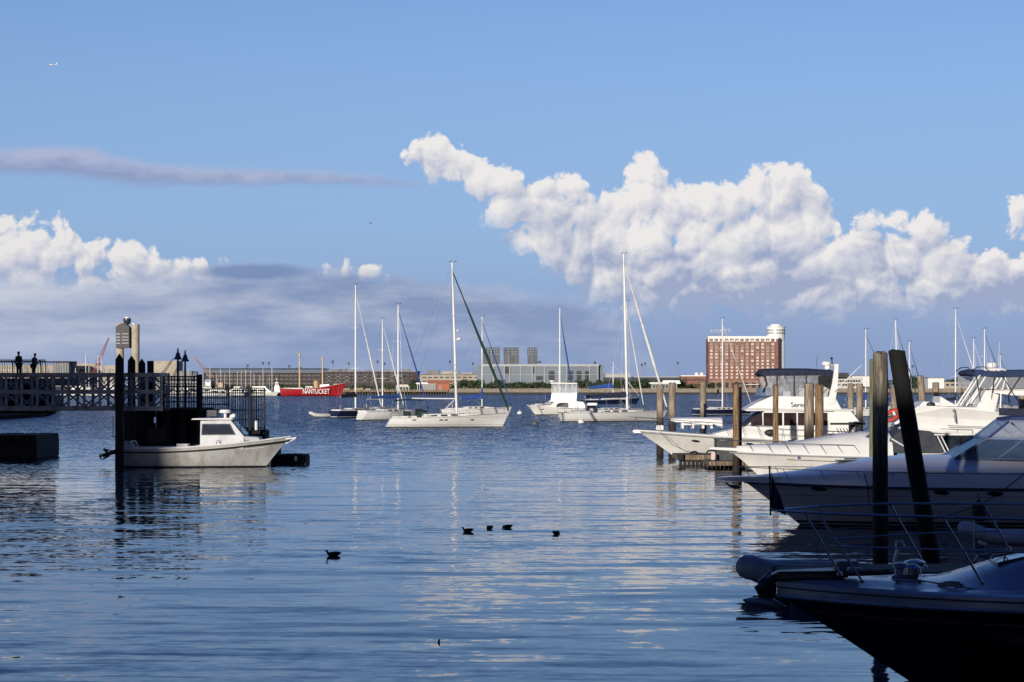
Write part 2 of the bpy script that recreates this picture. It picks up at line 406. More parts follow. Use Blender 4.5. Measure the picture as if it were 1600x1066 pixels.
# ------------------------------------------------------------------ water
def water():
    m, b = new_mat('harbour_water'); nt = m.node_tree
    g = nt.nodes.new('ShaderNodeNewGeometry'); x, y, z = sep(N(g.outputs['Position']))
    far = y.smooth(85.0, 300.0)                       # open harbour is wind-ruffled, the basin near the pier is calm
    patch = noise(comb(x * 0.012, y * 0.035), 1.0, 3, 0.55, dim='2D').smooth(0.35, 0.65)
    def lay(sx, sy, sc, det, off): return sep(noise(comb(x * sx + off, y * sy + off, 0.0), sc, det, 0.55, out=1, dim='2D'))
    a = lay(0.45, 1.0, 0.20, 2, 0.0); c_ = lay(0.5, 1.0, 0.9, 2, 31.0); d = lay(0.8, 1.0, 3.2, 2, 77.0)
    # long low ripple crests lying across the view in the calm basin
    crest = noise(comb(x * 0.16 + y * 0.03, y * 1.0, 0.0), 0.62, 3, 0.6, dim='2D').smooth(0.52, 0.66)
    thin = noise(comb(x * 0.22 + 9.0, y * 1.0 + x * 0.04, 0.0), 2.1, 2, 0.5, dim='2D').smooth(0.53, 0.68)
    near = 1.0 - far
    ka = far * 0.10 + 0.018; kc = far * 0.7 + 0.050 + patch * 0.05; kd = far * 1.15 + patch * 0.06 + 0.030
    nx = (a[0] - 0.5) * ka + (c_[0] - 0.5) * kc * 0.8 + (d[0] - 0.5) * kd * 0.8
    ny = (a[1] - 0.5) * ka + (c_[1] - 0.5) * kc + (d[1] - 0.5) * kd - far * 0.21 - crest * near * 0.040 - thin * near * (0.02 + patch * 0.03) - 0.002
    vn = nt.nodes.new('ShaderNodeVectorMath'); vn.operation = 'NORMALIZE'; setin(vn.inputs[0], comb(nx * 1.0, ny * 1.0, 1.0))
    nt.links.new(vn.outputs[0], b.inputs['Normal'])
    setin(b.inputs['Base Color'], (0.006, 0.022, 0.055)); b.inputs['Roughness'].default_value = 0.04
    b.inputs['IOR'].default_value = 1.34
    mb = MB(); mb.add([(-9000, -400, 0), (9000, -400, 0), (9000, 14000, 0), (-9000, 14000, 0)], [(0, 1, 2, 3)])
    return struct(mb.build('water', m))
water()

# ------------------------------------------------------------------ far shore
WHITE = mat('white_paint', (0.78, 0.77, 0.74), 0.42, var=.03, scale=1.2)
SHORE = 1312.0
def shore():
    mb = MB(); xs = [-4000 + 200 * i for i in range(45)]
    rows = [(SHORE + 1, 3.0), (1700, 3.2), (2600, 4.0), (6000, 5.0), (13500, 5.5)]
    for D, z in rows: mb.v += [(x, D, z + (random.random() - .5) * 0.3) for x in xs]
    n = len(xs)
    for j in range(len(rows) - 1):
        for i in range(n - 1): mb.f.append((j * n + i, j * n + i + 1, (j + 1) * n + i + 1, (j + 1) * n + i))
    struct(mb.build('shore_ground', mat('shore_ground', (0.13, 0.14, 0.07), 0.95, var=0.3, scale=0.05)))
    m, b = new_mat('seawall_stone'); tc = m.node_tree.nodes.new('ShaderNodeTexCoord'); v = N(tc.outputs['Object']); x, y, z = sep(v)
    n1 = noise(comb(x * 0.4, y, z * 2.0), 1.0, 5, 0.65)
    c = mixc(n1.smooth(0.35, 0.65), (0.30, 0.25, 0.19), (0.18, 0.155, 0.125))
    c = mixc(1.0 - (z + (n1 - 0.5) * 1.0).smooth(0.9, 1.4), c, (0.035, 0.032, 0.028)); setin(b.inputs['Base Color'], c); b.inputs['Roughness'].default_value = 0.9
    for i, (x0, x1) in enumerate([(-600, 690), (690, 1120), (1120, 2300)]):
        w_ = MB(); X0, X1 = px(x0, SHORE) + (1.5 if i else 0), px(x1, SHORE)
        w_.box(((X0 + X1) / 2, SHORE, 1.2), (X1 - X0, 2.5, 4.4)); w_.box(((X0 + X1) / 2, SHORE - 0.1, 3.55), (X1 - X0, 3.0, 0.3))
        o = w_.build('seawall', m if i else mat('dark_seawall', (.075, .068, .058), .9, scale=.3, var=.3))
        tag(o, ['grey stone seawall behind the far left marina and red ship', 'tan seawall in front of the long grey blue plant building', 'tan seawall under the red brick hotel and right shore'][i], 'seawall', 'seawalls of the far shore')
shore()

BR = mat('red_brick', (0.25, 0.11, 0.085), 0.85, var=0.12, scale=0.3)
BRD = mat('dark_brick', (0.062, 0.043, 0.043), 0.85, var=0.2, scale=0.2)
CONC = mat('concrete', (0.42, 0.37, 0.29), 0.85, var=0.12, scale=0.12)
CONG = mat('grey_concrete', (0.22, 0.22, 0.22), 0.85, var=0.15, scale=0.1)
DARKW = glass_mat('dark_window', (0.02, 0.025, 0.03), 0.25)
PALEW = mat('blind_window', (0.62, 0.60, 0.50), 0.4, scale=0.4)
MIDW = mat('curtain_window', (0.25, 0.23, 0.19), 0.3, scale=0.4)
ROOF = mat('dark_roof', (0.05, 0.055, 0.065), 0.8, scale=0.1)
BLACK = mat('black_metal', (0.012, 0.012, 0.014), 0.5)
GREYM = mat('grey_metal', (0.25, 0.26, 0.28), 0.5)

def pxbox(mb, x0, x1, y0, y1, D, depth, front=0.0):
    X0, X1 = px(x0, D), px(x1, D); Z0, Z1 = pz(y1, D), pz(y0, D)
    mb.box(((X0 + X1) / 2, D + depth / 2 - front, (Z0 + Z1) / 2), (X1 - X0, depth, Z1 - Z0)); return mb

def hotel():
    D = 1400.0; s = D / F
    root = thing('hotel', 'tall red brick hotel with rows of white framed windows and a white round tower', 'hotel', (px(1160, D), D + 12, 3.0))
    def P(mb, name, m, sm=False):
        o = mb.build(name, m, root, sm); o.matrix_parent_inverse = Matrix.Translation(root.location).inverted(); return o
    P(pxbox(MB(), 1107, 1216, 529.5, 609, D, 18), 'wall', BR)
    P(pxbox(MB(), 1106.4, 1216.4, 525.5, 529.4, D, 18.4, 0.2), 'cornice', WHITE)
    b = MB()
    for c in range(14): pxbox(b, 1107.2 + c * 8.02 - 1.2, 1107.2 + c * 8.02 + 1.2, 529.6, 534, D, 0.35, 0.3)
    P(b, 'bay_trim', WHITE)
    fr = MB()
    me = {}
    for k, m in (('pale', PALEW), ('mid', MIDW), ('dark', DARKW)):
        b = MB().box((0, 0, 0), (1.5, 0.3, 1.05)); o = b.build('window', m); me[k] = o.data; bpy.data.objects.remove(o)
    fm = MB().box((0, 0, 0), (1.9, 0.2, 1.5)).build('frame', mat('window_frame_stone', (0.55, 0.50, 0.42), 0.7)); fme = fm.data; bpy.data.objects.remove(fm)
    cnt = 0; rest = MB()
    for r_ in range(12):
        for c in range(13):
            X = px(1111.4 + c * 8.02, D); Z = pz(532.6 + r_ * 5.22, D)
            if cnt < 100:
                o = bpy.data.objects.new('window', me[random.choice(['pale', 'mid', 'dark', 'pale', 'mid'])]); COL.objects.link(o); o.parent = root
                o.location = Vector((X, D - 0.12, Z)) - root.location
                f_ = bpy.data.objects.new('frame', fme); COL.objects.link(f_); f_.parent = o; f_.location = (0, 0.06, -0.1)
                cnt += 1
            else: rest.box((X, D - 0.12, Z), (1.6, 0.3, 1.25))
    P(rest, 'window', PALEW)['kind'] = 'stuff'
    # round tower
    cx, cy = px(1217, D), D + 16
    r0 = 13.2 * s
    P(MB().lathe([(r0, 3), (r0, pz(530, D))], (cx, cy, 0), 28), 'tower_glass', glass_mat('green_glass', (0.05, 0.09, 0.085), 0.15), True)
    rib = MB()
    for k in range(28):
        a = 2 * math.pi * (k + .5) / 28; rib.box((cx + math.cos(a) * (r0 + .1), cy + math.sin(a) * (r0 + .1), (3 + pz(530, D)) / 2), (0.9, 0.55, pz(530, D) - 3), a + math.pi / 2)
    for k in range(14):
        z = lerp(5, pz(530, D), k / 13); rib.lathe([(r0 + .05, z - .3), (r0 + .3, z - .3), (r0 + .3, z + .3), (r0 + .05, z + .3)], (cx, cy, 0), 28)
    P(rib, 'tower_rib', WHITE)
    P(MB().lathe([(r0 + .5, pz(530, D)), (r0 + .5, pz(511, D)), (r0 + 1.1, pz(510.5, D)), (r0 + 1.1, pz(509.5, D)), (r0 - .5, pz(509, D))], (cx, cy, 0), 28), 'tower_crown', WHITE, True)
    wn = MB()
    for zz in (pz(515.5, D), pz(520, D)):
        for k in range(28):
            a = 2 * math.pi * k / 28; wn.box((cx + math.cos(a) * (r0 + .48), cy + math.sin(a) * (r0 + .48), zz), (0.7, 0.25, 1.2), a + math.pi / 2)
    P(wn, 'tower_window', DARKW)
    P(MB().lathe([(9.5 * s, pz(509, D)), (9.5 * s, pz(507.5, D)), (8 * s, pz(505.5, D)), (0.1, pz(504.6, D))], (cx, cy, 0), 24), 'tower_roof', WHITE, True)
    # letters on the roof
    sg = MB(); 
    for x in (1111, 1118, 1125, 1132, 1138): sg.tube(at(x, 525.6, D + 3), at(x, 514, D + 3), 0.12, n=5)
    for y in (523.4, 514.2): sg.tube(at(1110, y, D + 3), at(1139, y, D + 3), 0.12, n=5)
    fr_ = P(sg, 'sign_frame', GREYM)
    lt = lettering('HYATT', 3.6, mat('sign_white', (0.50, 0.51, 0.53), 0.5), fr_, (0, 0, 0), name='letters', depth=0.15, xs=1.25)
    lt.location = Vector(at(1126, 517.3, D + 2.6)); 
    # ground floor
    P(pxbox(MB(), 1107, 1240, 594.5, 609, D, 6, 6), 'podium', mat('podium_stone', (0.30, 0.17, 0.12), 0.8, scale=.2))
    g = MB()
    for c in range(12): pxbox(g, 1110 + c * 10.5, 1116 + c * 10.5, 598, 606, D, 0.5, 6.2)
    P(g, 'podium_window', DARKW)
    P(pxbox(MB(), 1163, 1183, 600.5, 601.5, D, 3, 9), 'canopy', WHITE)
hotel()

def annex():
    D = 1420.0
    root = thing('brick_annex', 'low red brick building with two white domes left of the hotel', 'building', (px(1086, D), D + 8, 3))
    pi = Matrix.Translation(root.location).inverted()
    def P(mb, name, m, sm=False):
        o = mb.build(name, m, root, sm); o.matrix_parent_inverse = pi; return o
    P(pxbox(MB(), 1064, 1106, 588.2, 608, D, 14), 'wall', BR); P(pxbox(MB(), 1063.6, 1106.4, 586.6, 588.1, D, 15, .4), 'roof', WHITE)
    for x in (1089.5, 1097.7): P(MB().lathe([(1.35, 0), (1.5, .7), (1.35, 1.5), (.9, 2.1), (.05, 2.4)], (px(x, D), D + 5, pz(586.6, D)), 14), 'dome', WHITE, True)
    g = MB()
    for c in range(9): pxbox(g, 1067 + c * 4.3, 1069.6 + c * 4.3, 592, 595, D, .3, .1)
    P(g, 'window_row', DARKW)
annex()

def control_tower():
    D = 2400.0; s = D / F
    root = thing('control_tower', 'tall airport control tower of two concrete shafts joined by a dark glazed block', 'control tower', (px(199, D), D, 4))
    pi = Matrix.Translation(root.location).inverted()
    def P(mb, name, m, sm=False):
        o = mb.build(name, m, root, sm); o.matrix_parent_inverse = pi; return o
    for x, r_, yt in ((187.5, 6.2, 505), (211.3, 6.7, 507)):
        P(MB().lathe([(r_ * s, 3), (r_ * s, pz(yt, D))], (px(x, D), D, 0), 24), 'shaft', CONC, True)
    P(MB().prism([(px(183.5, D), pz(544, D)), (px(204, D), pz(544, D)), (px(204, D), pz(512, D)), (px(198, D), pz(505.5, D)), (px(188, D), pz(507, D)), (px(183, D), pz(512, D))], D - 9, D + 4), 'glazed_block', mat('tower_dark', (0.05, 0.045, 0.05), 0.6))
    b = MB()
    for y in (521.5, 526.5, 531, 536):
        pxbox(b, 184, 190, y, y + 1.6, D, .4, 9.3); pxbox(b, 193, 203, y, y + 1.3, D, .4, 9.3)
    P(b, 'floor_band', mat('band_pale', (0.4, 0.4, 0.42), .6))
    P(MB().lathe([(4.5 * s, pz(507, D)), (5.6 * s, pz(503, D)), (6.3 * s, pz(500.5, D)), (5.8 * s, pz(498, D)), (4 * s, pz(497.6, D))], (px(199.5, D), D - 3, 0), 18), 'cab', mat('cab_dark', (0.03, 0.04, 0.06), 0.3), True)
    P(MB().lathe([(4.2 * s, pz(497.6, D)), (3.4 * s, pz(495.2, D)), (1 * s, pz(494.4, D))], (px(199.5, D), D - 3, 0), 14), 'cab_roof', WHITE, True)
    P(pxbox(MB(), 205.5, 210, 505.5, 507.5, D, 4), 'roof_equipment', WHITE)
control_tower()

def crane(label, base, tip, D, col, wid=1.1, cabin=True):
    root = thing('crane', label, 'crane', (px(base[0], D), D, 3), group='cranes on the far shore')
    pi = Matrix.Translation(root.location).inverted()
    m = mat('crane_' + label.split()[0], col, 0.6)
    A, B = at(base[0], base[1], D), at(tip[0], tip[1], D); d = (B - A); L = d.length; u = d.normalized(); nrm = Vector((-u.z, 0, u.x))
    mb = MB(); k = 14
    for sy in (-1, 1):
        for sn in (-1, 1): mb.path([A + nrm * .25 * sn + Vector((0, sy * .5, 0)), A + u * L * .12 + nrm * wid * sn + Vector((0, sy * wid, 0)), B + nrm * .3 * sn + Vector((0, sy * .3, 0))], 0.14, 4)
        for i in range(k):
            a = A + u * L * (.1 + .88 * i / k); b = A + u * L * (.1 + .88 * (i + 1) / k); wa_, wb = lerp(wid, .35, i / k), lerp(wid, .35, (i + 1) / k); sg = 1 if i % 2 else -1
            mb.tube(a + nrm * wa_ * sg + Vector((0, sy * wa_, 0)), b - nrm * wb * sg + Vector((0, sy * wb, 0)), 0.1, n=4)
    o = mb.build('boom', m, root); o.matrix_parent_inverse = pi
    if cabin:
        c = MB(); c.box((A.x, D, A.z + 1.0), (5.0, 3, 3.2)); c.box((A.x - 2.5, D, A.z + .2), (3, 3, 2.0)); o = c.build('cab', m, root, bevel=.1); o.matrix_parent_inverse = pi
        c = MB(); c.box((A.x, D, 3.6), (7, 5, 1.5)); o = c.build('crawler_track', BLACK, root); o.matrix_parent_inverse = pi
    l = MB(); l.tube(B, A + Vector((-3, 0, 4)), 0.05, n=4); o = l.build('hoist_cable', BLACK, root); o.matrix_parent_inverse = pi
crane('red lattice boom crane leaning right beside the control tower', (146, 588), (170, 528), 1500, (0.40, 0.09, 0.09), 1.2)
crane('tan lattice crane with its boom sloping down to the right', (343, 604), (303, 558), 1380, (0.50, 0.34, 0.20), 1.1)
crane('grey lattice crane behind the two black lamps', (248, 592), (271, 560), 1600, (0.18, 0.18, 0.20), 1.0)

def simple_building(name, label, parts, D, cat='building', group=None):
    """parts: (part name, material, [(x0, x1, ytop, ybottom, depth, front), ...]) in photo pixels at distance D"""
    x0 = min(b[0] for p in parts for b in p[2]); x1 = max(b[1] for p in parts for b in p[2])
    root = thing(name, label, cat, (px((x0 + x1) / 2, D), D, 3), group=group)
    for pn, m, bs in parts:
        mb = MB()
        for b in bs: pxbox(mb, b[0], b[1], b[2], b[3], D, b[4], b[5] if len(b) > 5 else 0)
        o = mb.build(pn, m, root); o.matrix_parent_inverse = Matrix.Translation(root.location).inverted()
    return root

def rows(x0, x1, step, w_, ys, h, depth=.4, front=.15): 
    return [(x, x + w_, y, y + h, depth, front) for y in ys for x in [x0 + step * i for i in range(int((x1 - x0) / step))]]
simple_building('terminal_block', 'square grey block of the airport left of the crane', [('wall', CONG, [(83, 108, 564.5, 600, 30)]), ('panel', mat('pale_panel', (.3, .3, .3), .8), [(85 + 4 * i, 87.5 + 4 * i, 567, 590, .5, .4) for i in range(5)])], 1700)
simple_building('terminal_building', 'long tan concrete airport building behind the left gangway', [('wall', CONC, [(-120, 180, 571, 604, 40), (108, 150, 568, 571, 20)]), ('window_band', DARKW, [(-118, 178, 577, 580, .5, .3), (-118, 178, 584, 587, .5, .3)]), ('column', CONC, [(-118 + 8 * i, -116.5 + 8 * i, 576, 590, .8, .7) for i in range(37)])], 1750)
simple_building('pale_hangar', 'pale tan slab building between the piles and the black lamps', [('wall', CONC, [(240, 276, 564, 602, 30)]), ('side_wing', CONG, [(276, 300, 580, 602, 30), (234, 240, 570, 602, 20)])], 1600)
simple_building('parking_garage', 'long brown brick garage with a grey roof behind the red lightship', [('wall', BRD, [(318, 560, 583, 612, 40)]),
    ('roof', mat('garage_roof', (.12, .15, .20), .7), [(318, 505, 578.2, 582.9, 44, 1)]), ('roof_hut', CONG, [(330, 344, 576, 578.1, 10), (378, 384, 574.6, 578.1, 8), (462, 470, 573.8, 575.5, 8), (528, 541, 576.5, 579.7, 8)]), ('roof_edge', ROOF, [(317, 507, 575.6, 576.9, 46, 2)]),
    ('window_band', DARKW, rows(322, 556, 7.2, 5.6, (586, 592, 598), 2.2))], 1500)
simple_building('brown_apartments', 'brown brick block with window bands behind the sailboat masts', [('wall', BRD, [(505, 652, 581.5, 612, 40)]), ('roof', CONG, [(504, 653, 579.8, 581.4, 42, 1)]),
    ('window_band', DARKW, rows(508, 650, 7, 5.2, (584.5, 590, 595.5), 2.4)), ('balcony', mat('pale_panel', (.3, .3, .3), .8), [(512 + 14 * i, 517 + 14 * i, 588, 589, 1.5, 1.5) for i in range(9)] + [(512 + 14 * i, 517 + 14 * i, 594, 595, 1.5, 1.5) for i in range(9)]),
    ('roof_hut', CONG, [(516, 532, 577.5, 579.8, 10), (545, 553, 578, 579.8, 8), (570, 577, 578.4, 579.8, 8), (598, 606, 577.6, 579.8, 8), (628, 640, 577, 579.8, 8)])], 1480)
simple_building('tan_terminal', 'tan low building with grey gables between the masts and the grey plant', [('wall', CONC, [(655, 752, 586, 612, 30), (690, 716, 580, 586, 18), (722, 738, 582, 586, 14)]), ('roof', CONG, [(654, 753, 584.6, 585.9, 32, 1), (667, 686, 578.5, 584.5, 10), (742, 752, 579, 584.5, 10)]), ('window_band', DARKW, rows(660, 750, 9, 6, (589, 595), 2))], 1650)
simple_building('warehouse', 'low dark warehouse with a pale roof right of the grey plant', [('wall', ROOF, [(944, 1068, 590, 612, 30)]), ('roof', mat('pale_roof', (.42, .42, .40), .7), [(946, 985, 584.6, 589.9, 30), (990, 1066, 588.7, 589.9, 32, 1)])], 1650)
simple_building('pavilion', 'white waterfront pavilion with a flat roof left of the hotel', [('wall', mat('pavilion_wall', (.35, .35, .33), .6), [(1018, 1058, 600, 609, 8)]), ('roof', WHITE, [(1015, 1063, 597.5, 599.9, 12, 2), (1036, 1062, 594.5, 597.4, 8)]), ('window_band', DARKW, rows(1020, 1058, 5, 3.6, (602,), 4))], 1330)
simple_building('long_hangar', 'long white hangar with a dark roof behind the right hand piles', [('wall', mat('pale_wall', (.55, .54, .50), .7), [(1296, 1348, 590, 611, 20)]), ('roof', ROOF, [(1232, 1326, 582.6, 592, 30), ]), ('window_band', DARKW, rows(1299, 1346, 4.2, 3.2, (594, 600), 3))], 1500)
simple_building('white_terminal', 'white block building seen between the tall piles', [('wall', WHITE, [(1331, 1372, 588, 609, 22)]), ('roof', CONG, [(1330, 1373, 586.6, 587.9, 24, 1)])], 1560)
simple_building('low_depot', 'low pale depot under the far right trees', [('wall', WHITE, [(1450, 1475, 591, 609, 20)]), ('annex_wall', CONC, [(1475, 1640, 597, 609, 20)]), ('roof', CONG, [(1449, 1476, 589.8, 590.9, 22, 1)]), ('window_band', DARKW, rows(1478, 1636, 8, 5, (600,), 3))], 1500)

def plant():
    D = 1400.0
    blue = mat('blue_grey_cladding', (0.14, 0.175, 0.215), 0.5, var=.1, scale=.05); trim = mat('pale_trim', (0.40, 0.42, 0.42), .6)
    st1 = mat('stack_metal', (0.075, 0.08, 0.095), .5, stretch=(3, 3, .2), scale=.5, var=.25); st2 = mat('stack_screen', (0.20, 0.23, 0.27), .5, stretch=(4, 4, .2), scale=.8, var=.3)
    r = simple_building('plant_building', 'long blue grey ventilation plant with three pairs of dark stacks on its roof', [
        ('wall', blue, [(745, 935, 571, 612, 30), (935, 943, 569.5, 612, 26, -3)]),
        ('cornice', trim, [(752, 936, 569.2, 572.6, 31, .6), (754, 932, 585.3, 585.9, .6, .7)]),
        ('pilaster', trim, [(x, x + 1.3, 572.6, 604, .8, .8) for x in (770.6, 787.3, 796, 813.3, 831, 835.5, 850.6, 872, 885, 921, 933.5)]),
        ('louvre', DARKW, [(788.8, 795, 573, 584, .5, .4), (832.4, 835.2, 573, 584, .5, .4), (838, 848, 588, 594, .5, .4), (857, 866, 580, 594, .5, .4), (887, 895, 580, 594, .5, .4), (901, 908, 580, 594, .5, .4), (914, 920, 580, 594, .5, .4)]),
        ('roof_hut', ROOF, [(840, 846, 564.5, 567, 5), (928, 931, 565, 569, 3)])], D)
    pi = Matrix.Translation(r.location).inverted()
    for x0, x1 in ((755, 767), (768.5, 781), (787, 794), (795, 811), (824.5, 831), (832, 840)):
        b = pxbox(MB(), x0, x1, 555, 569.2, D, 7, -6); o = b.build('stack', st1, r); o.matrix_parent_inverse = pi
        c = pxbox(MB(), x0 + .2, x1 - .2, 543, 554.9, D, 6.6, -6.2); c.build('screen', st2, o)
        e = MB()
        n = max(2, int((x1 - x0) / 2.2))
        for k in range(n + 1): pxbox(e, lerp(x0, x1, k / n) - .18, lerp(x0, x1, k / n) + .18, 543, 555, D, .5, -5.6)
        for y in (543, 547, 551): pxbox(e, x0, x1, y, y + .35, D, .5, -5.5)
        e.build('lattice', ROOF, o)
plant()

# lamp masts of the airport apron
def mast_light(x, ytop, D, first=[None]):
    if first[0] is None:
        r = thing('light_mast', 'tall apron light mast on the far shore', 'light mast', group='light masts on the skyline')
        MB().tube((0, 0, 0), (0, 0, 1), .3 / 10, n=6).build('pole', GREYM, r); h = MB().box((0, 0, 1.0), (0.24, .1, .07)); h.box((0, 0, .94), (.14, .08, .03)); h.build('lamp_head', ROOF, r)
        first[0] = r; o = r
    else: o = copy_tree(first[0])
    zt = pz(ytop, D); o.location = (px(x, D), D, 3); k = (zt - 3); o.scale = (7.5, 7.5, k); return o
for x, y in ((411, 567), (420, 567), (387, 571), (452, 572), (520, 565), (545, 568), (590, 565), (601, 568), (703, 565), (711, 570), (739, 568), (1003, 570), (1008, 568), (1059, 567), (1426, 572)): mast_light(x, y, 1800)

# trees
LEAF = mat('far_leaf', (0.045, 0.075, 0.028), 0.8, var=0.3, scale=.6, col2=(0.02, 0.036, 0.016)); BARK = mat('bark', (0.08, 0.06, 0.045), .9)
def crown_mesh(seed, n=420):
    rnd = random.Random(seed); mb = MB(); lobes = [(rnd.uniform(-.5, .5), rnd.uniform(-.4, .4), rnd.uniform(.35, .85), rnd.uniform(.22, .42)) for _ in range(7)]
    for i in range(n):
        lx, ly, lz, lr = rnd.choice(lobes); d = Vector((rnd.gauss(0, 1), rnd.gauss(0, 1), rnd.gauss(0, 1))).normalized() * lr * rnd.uniform(.6, 1.05)
        p = Vector((lx, ly, lz)) + d; a = Vector((rnd.gauss(0, 1), rnd.gauss(0, 1), rnd.gauss(0, 1))).normalized(); b = a.cross(Vector((rnd.gauss(0, 1), rnd.gauss(0, 1), rnd.gauss(0, 1)))).normalized(); s = rnd.uniform(.05, .1)
        mb.add([p - a * s, p + b * s * .8, p + a * s, p - b * s * .8], [(0, 1, 2, 3)])
    return mb
TREES = []
for sd_ in range(3):
    r = thing('tree', 'x', 'tree'); crown_mesh(sd_).build('crown', LEAF, r)
    t = MB(); t.path([(0, 0, 0), (.02, 0, .3), (-.02, 0, .7)], [.05, .04, .015], 6); t.path([(0, 0, .3), (.25, .05, .6)], [.03, .01], 5); t.path([(0, 0, .3), (-.25, .05, .65)], [.03, .01], 5); t.build('trunk', BARK, r); TREES.append(r)
used = set()
def tree(x, ytop, wid, D=1345.0, ybase=609.0, label='small round green tree behind the far seawall', group='trees along the far seawall'):
    i = random.randrange(3); o = TREES[i] if i not in used else copy_tree(TREES[i]); used.add(i)
    zt = pz(ytop, D); o['label'] = label; o['group'] = group
    o.location = (px(x, D), D + random.uniform(-4, 4), 3); k = (zt - 3) / 1.1; ww = wid * D / F; o.scale = (ww, ww, k); o.rotation_euler = (0, 0, random.choice((0, math.pi)) + random.uniform(-.3, .3))
rt = random.Random(4)
x = 738
while x < 960:
    tree(x, rt.uniform(592, 599), rt.uniform(11, 17)); x += rt.uniform(8, 14)
while x < 1064:
    tree(x, rt.uniform(591, 598), rt.uniform(13, 20)); x += rt.uniform(12, 17)
for x, y, w_ in ((1100, 598, 8), (1112, 597, 9), (1123, 598, 9), (1150, 597, 8), (726, 592, 15), (652, 594, 14), (716, 594, 14), (1062, 592, 14), (1245, 594, 14), (1260, 596, 14)): tree(x, y, w_, label='small green tree near the brick and tan shore buildings', group='trees near the shore buildings')
for x, y, w_ in ((1352, 592, 18), (1380, 589, 20), (1402, 590, 20), (1425, 586, 22), (1442, 591, 18), (1482, 592, 20), (1500, 589, 22), (1525, 592, 22), (1548, 590, 24), (1575, 591, 24), (1600, 590, 22), (1630, 591, 24)):
    tree(x, y, w_, D=1600, ybase=609, label='dark green tree beyond the white buildings on the far right shore', group='trees beyond the right shore buildings')
def treeline():
    rnd = random.Random(11); mb = MB()
    for x0, x1, y0, y1, D, n in ((640, 1110, 598, 608, 1380, 2600), (300, 660, 600, 609, 1400, 1500), (1230, 1700, 598, 608, 1580, 1800), (944, 1110, 592, 603, 1560, 1500)):
        for i in range(n):
            x = rnd.uniform(x0, x1); top = y0 + (y1 - y0) * .5 * (0.5 + 0.5 * math.sin(x * .21) * math.sin(x * .057 + 1)); p = at(x, rnd.uniform(top, y1), D + rnd.uniform(-6, 6))
            a = Vector((rnd.gauss(0, 1), rnd.gauss(0, 1), rnd.gauss(0, 1))).normalized(); b = a.cross(Vector((rnd.gauss(0, 1), rnd.gauss(0, 1), rnd.gauss(0, 1)))).normalized(); s = rnd.uniform(.5, 1.0)
            mb.add([p - a * s, p + b * s, p + a * s, p - b * s], [(0, 1, 2, 3)])
    tag(mb.build('shrubbery', LEAF), 'low dark green bushes and scrub massed along the far shore', 'bushes', kind='stuff')
treeline()

# pier with sheds in front of the brown block
def shore_pier():
    D = 1180.0
    root = thing('timber_wharf', 'long low timber wharf on dark piles right of the red lightship', 'wharf', (px(610, D), D, 0)); pi = Matrix.Translation(root.location).inverted()
    mb = MB(); pxbox(mb, 536, 700, 609.5, 612.5, D, 20); o = mb.build('deck', mat('wharf_deck', (.28, .22, .15), .9, scale=.3, var=.25), root); o.matrix_parent_inverse = pi
    mb = MB(); pxbox(mb, 538, 698, 612.4, 616.8, D, 12, -5); o = mb.build('dark_cribbing', mat('cribbing', (.03, .026, .022), .9), root); o.matrix_parent_inverse = pi
    mb = MB()
    for k in range(40): mb.tube(at(538 + 4.1 * k, 610, D), at(538 + 4.1 * k, 618, D), .25, n=6)
    o = mb.build('pile_row', mat('wharf_pile', (.10, .075, .05), .9), root); o.matrix_parent_inverse = pi
shore_pier()
ORG = mat('orange_paint', (.42, .12, .06), .7); 
simple_building('orange_shed', 'orange red shed on the timber wharf', [('wall', ORG, [(682, 702, 599, 609.4, 6)]), ('roof', mat('rust_roof', (.28, .09, .06), .7), [(668, 706, 594, 598.9, 7, 1)]), ('door', mat('shed_door', (.3, .28, .25), .7), [(686, 690, 602, 609, .3, .3)])], 1190, 'shed')
simple_building('grey_shed', 'pale grey shed with a white roof left of the orange shed', [('wall', mat('pale_panel', (.3, .3, .3), .8), [(658, 681, 600.5, 609.4, 6)]), ('roof', WHITE, [(650, 683, 598, 600.4, 7, 1)]), ('post', WHITE, [(652, 652.6, 600, 609.4, .3, .5), (655, 655.6, 600, 609.4, .3, .5)])], 1192, 'shed')
def marquee(x0, x1, ys, yt, D, label):
    root = thing('marquee', label, 'marquee', (px((x0 + x1) / 2, D), D, 3.0)); pi = Matrix.Translation(root.location).inverted()
    mb = MB().prism([(px(x0, D), pz(ys, D)), (px(x0 + 3, D), pz(yt, D)), (px(x1 - 3, D), pz(yt, D)), (px(x1, D), pz(ys, D))], D, D + 5); o = mb.build('canopy', mat('marquee_cloth', (.62, .58, .5), .7), root); o.matrix_parent_inverse = pi
    mb = MB()
    for k in range(5): pxbox(mb, lerp(x0 + 1, x1 - 1.6, k / 4), lerp(x0 + 1, x1 - 1.6, k / 4) + .7, ys + .1, 609.4, D, .3, 0)
    o = mb.build('post', WHITE, root); o.matrix_parent_inverse = pi
marquee(618, 640, 605, 601, 1188, 'pale peaked marquee on the timber wharf')
rv = random.Random(8)
for k, (x, y0, y1, w_, col, lb) in enumerate([(541, 606.5, 609.4, 12, (.35, .26, .14), 'tan pallet stack at the left end of the timber wharf'), (560, 606, 609.4, 14, (.40, .30, .16), 'tan crate stack left of centre on the timber wharf'), (597, 607, 609.4, 9, (.3, .24, .18), 'brown crate beside the marquee on the wharf'), (575, 607.4, 609.4, 8, (.55, .55, .5), 'white crate pile on the timber wharf')]):
    D = 1184; b = MB()
    for i in range(3):
        for j in range(2): pxbox(b, x - w_ / 2 + i * w_ / 3 + .1, x - w_ / 2 + (i + 1) * w_ / 3 - .1, lerp(y0, y1, j / 2) + .05 + rv.random() * .3, lerp(y0, y1, (j + 1) / 2), D, 2.5)
    tag(b.build('crate_stack', mat('crate%d' % k, col, .8)), lb, 'crates')

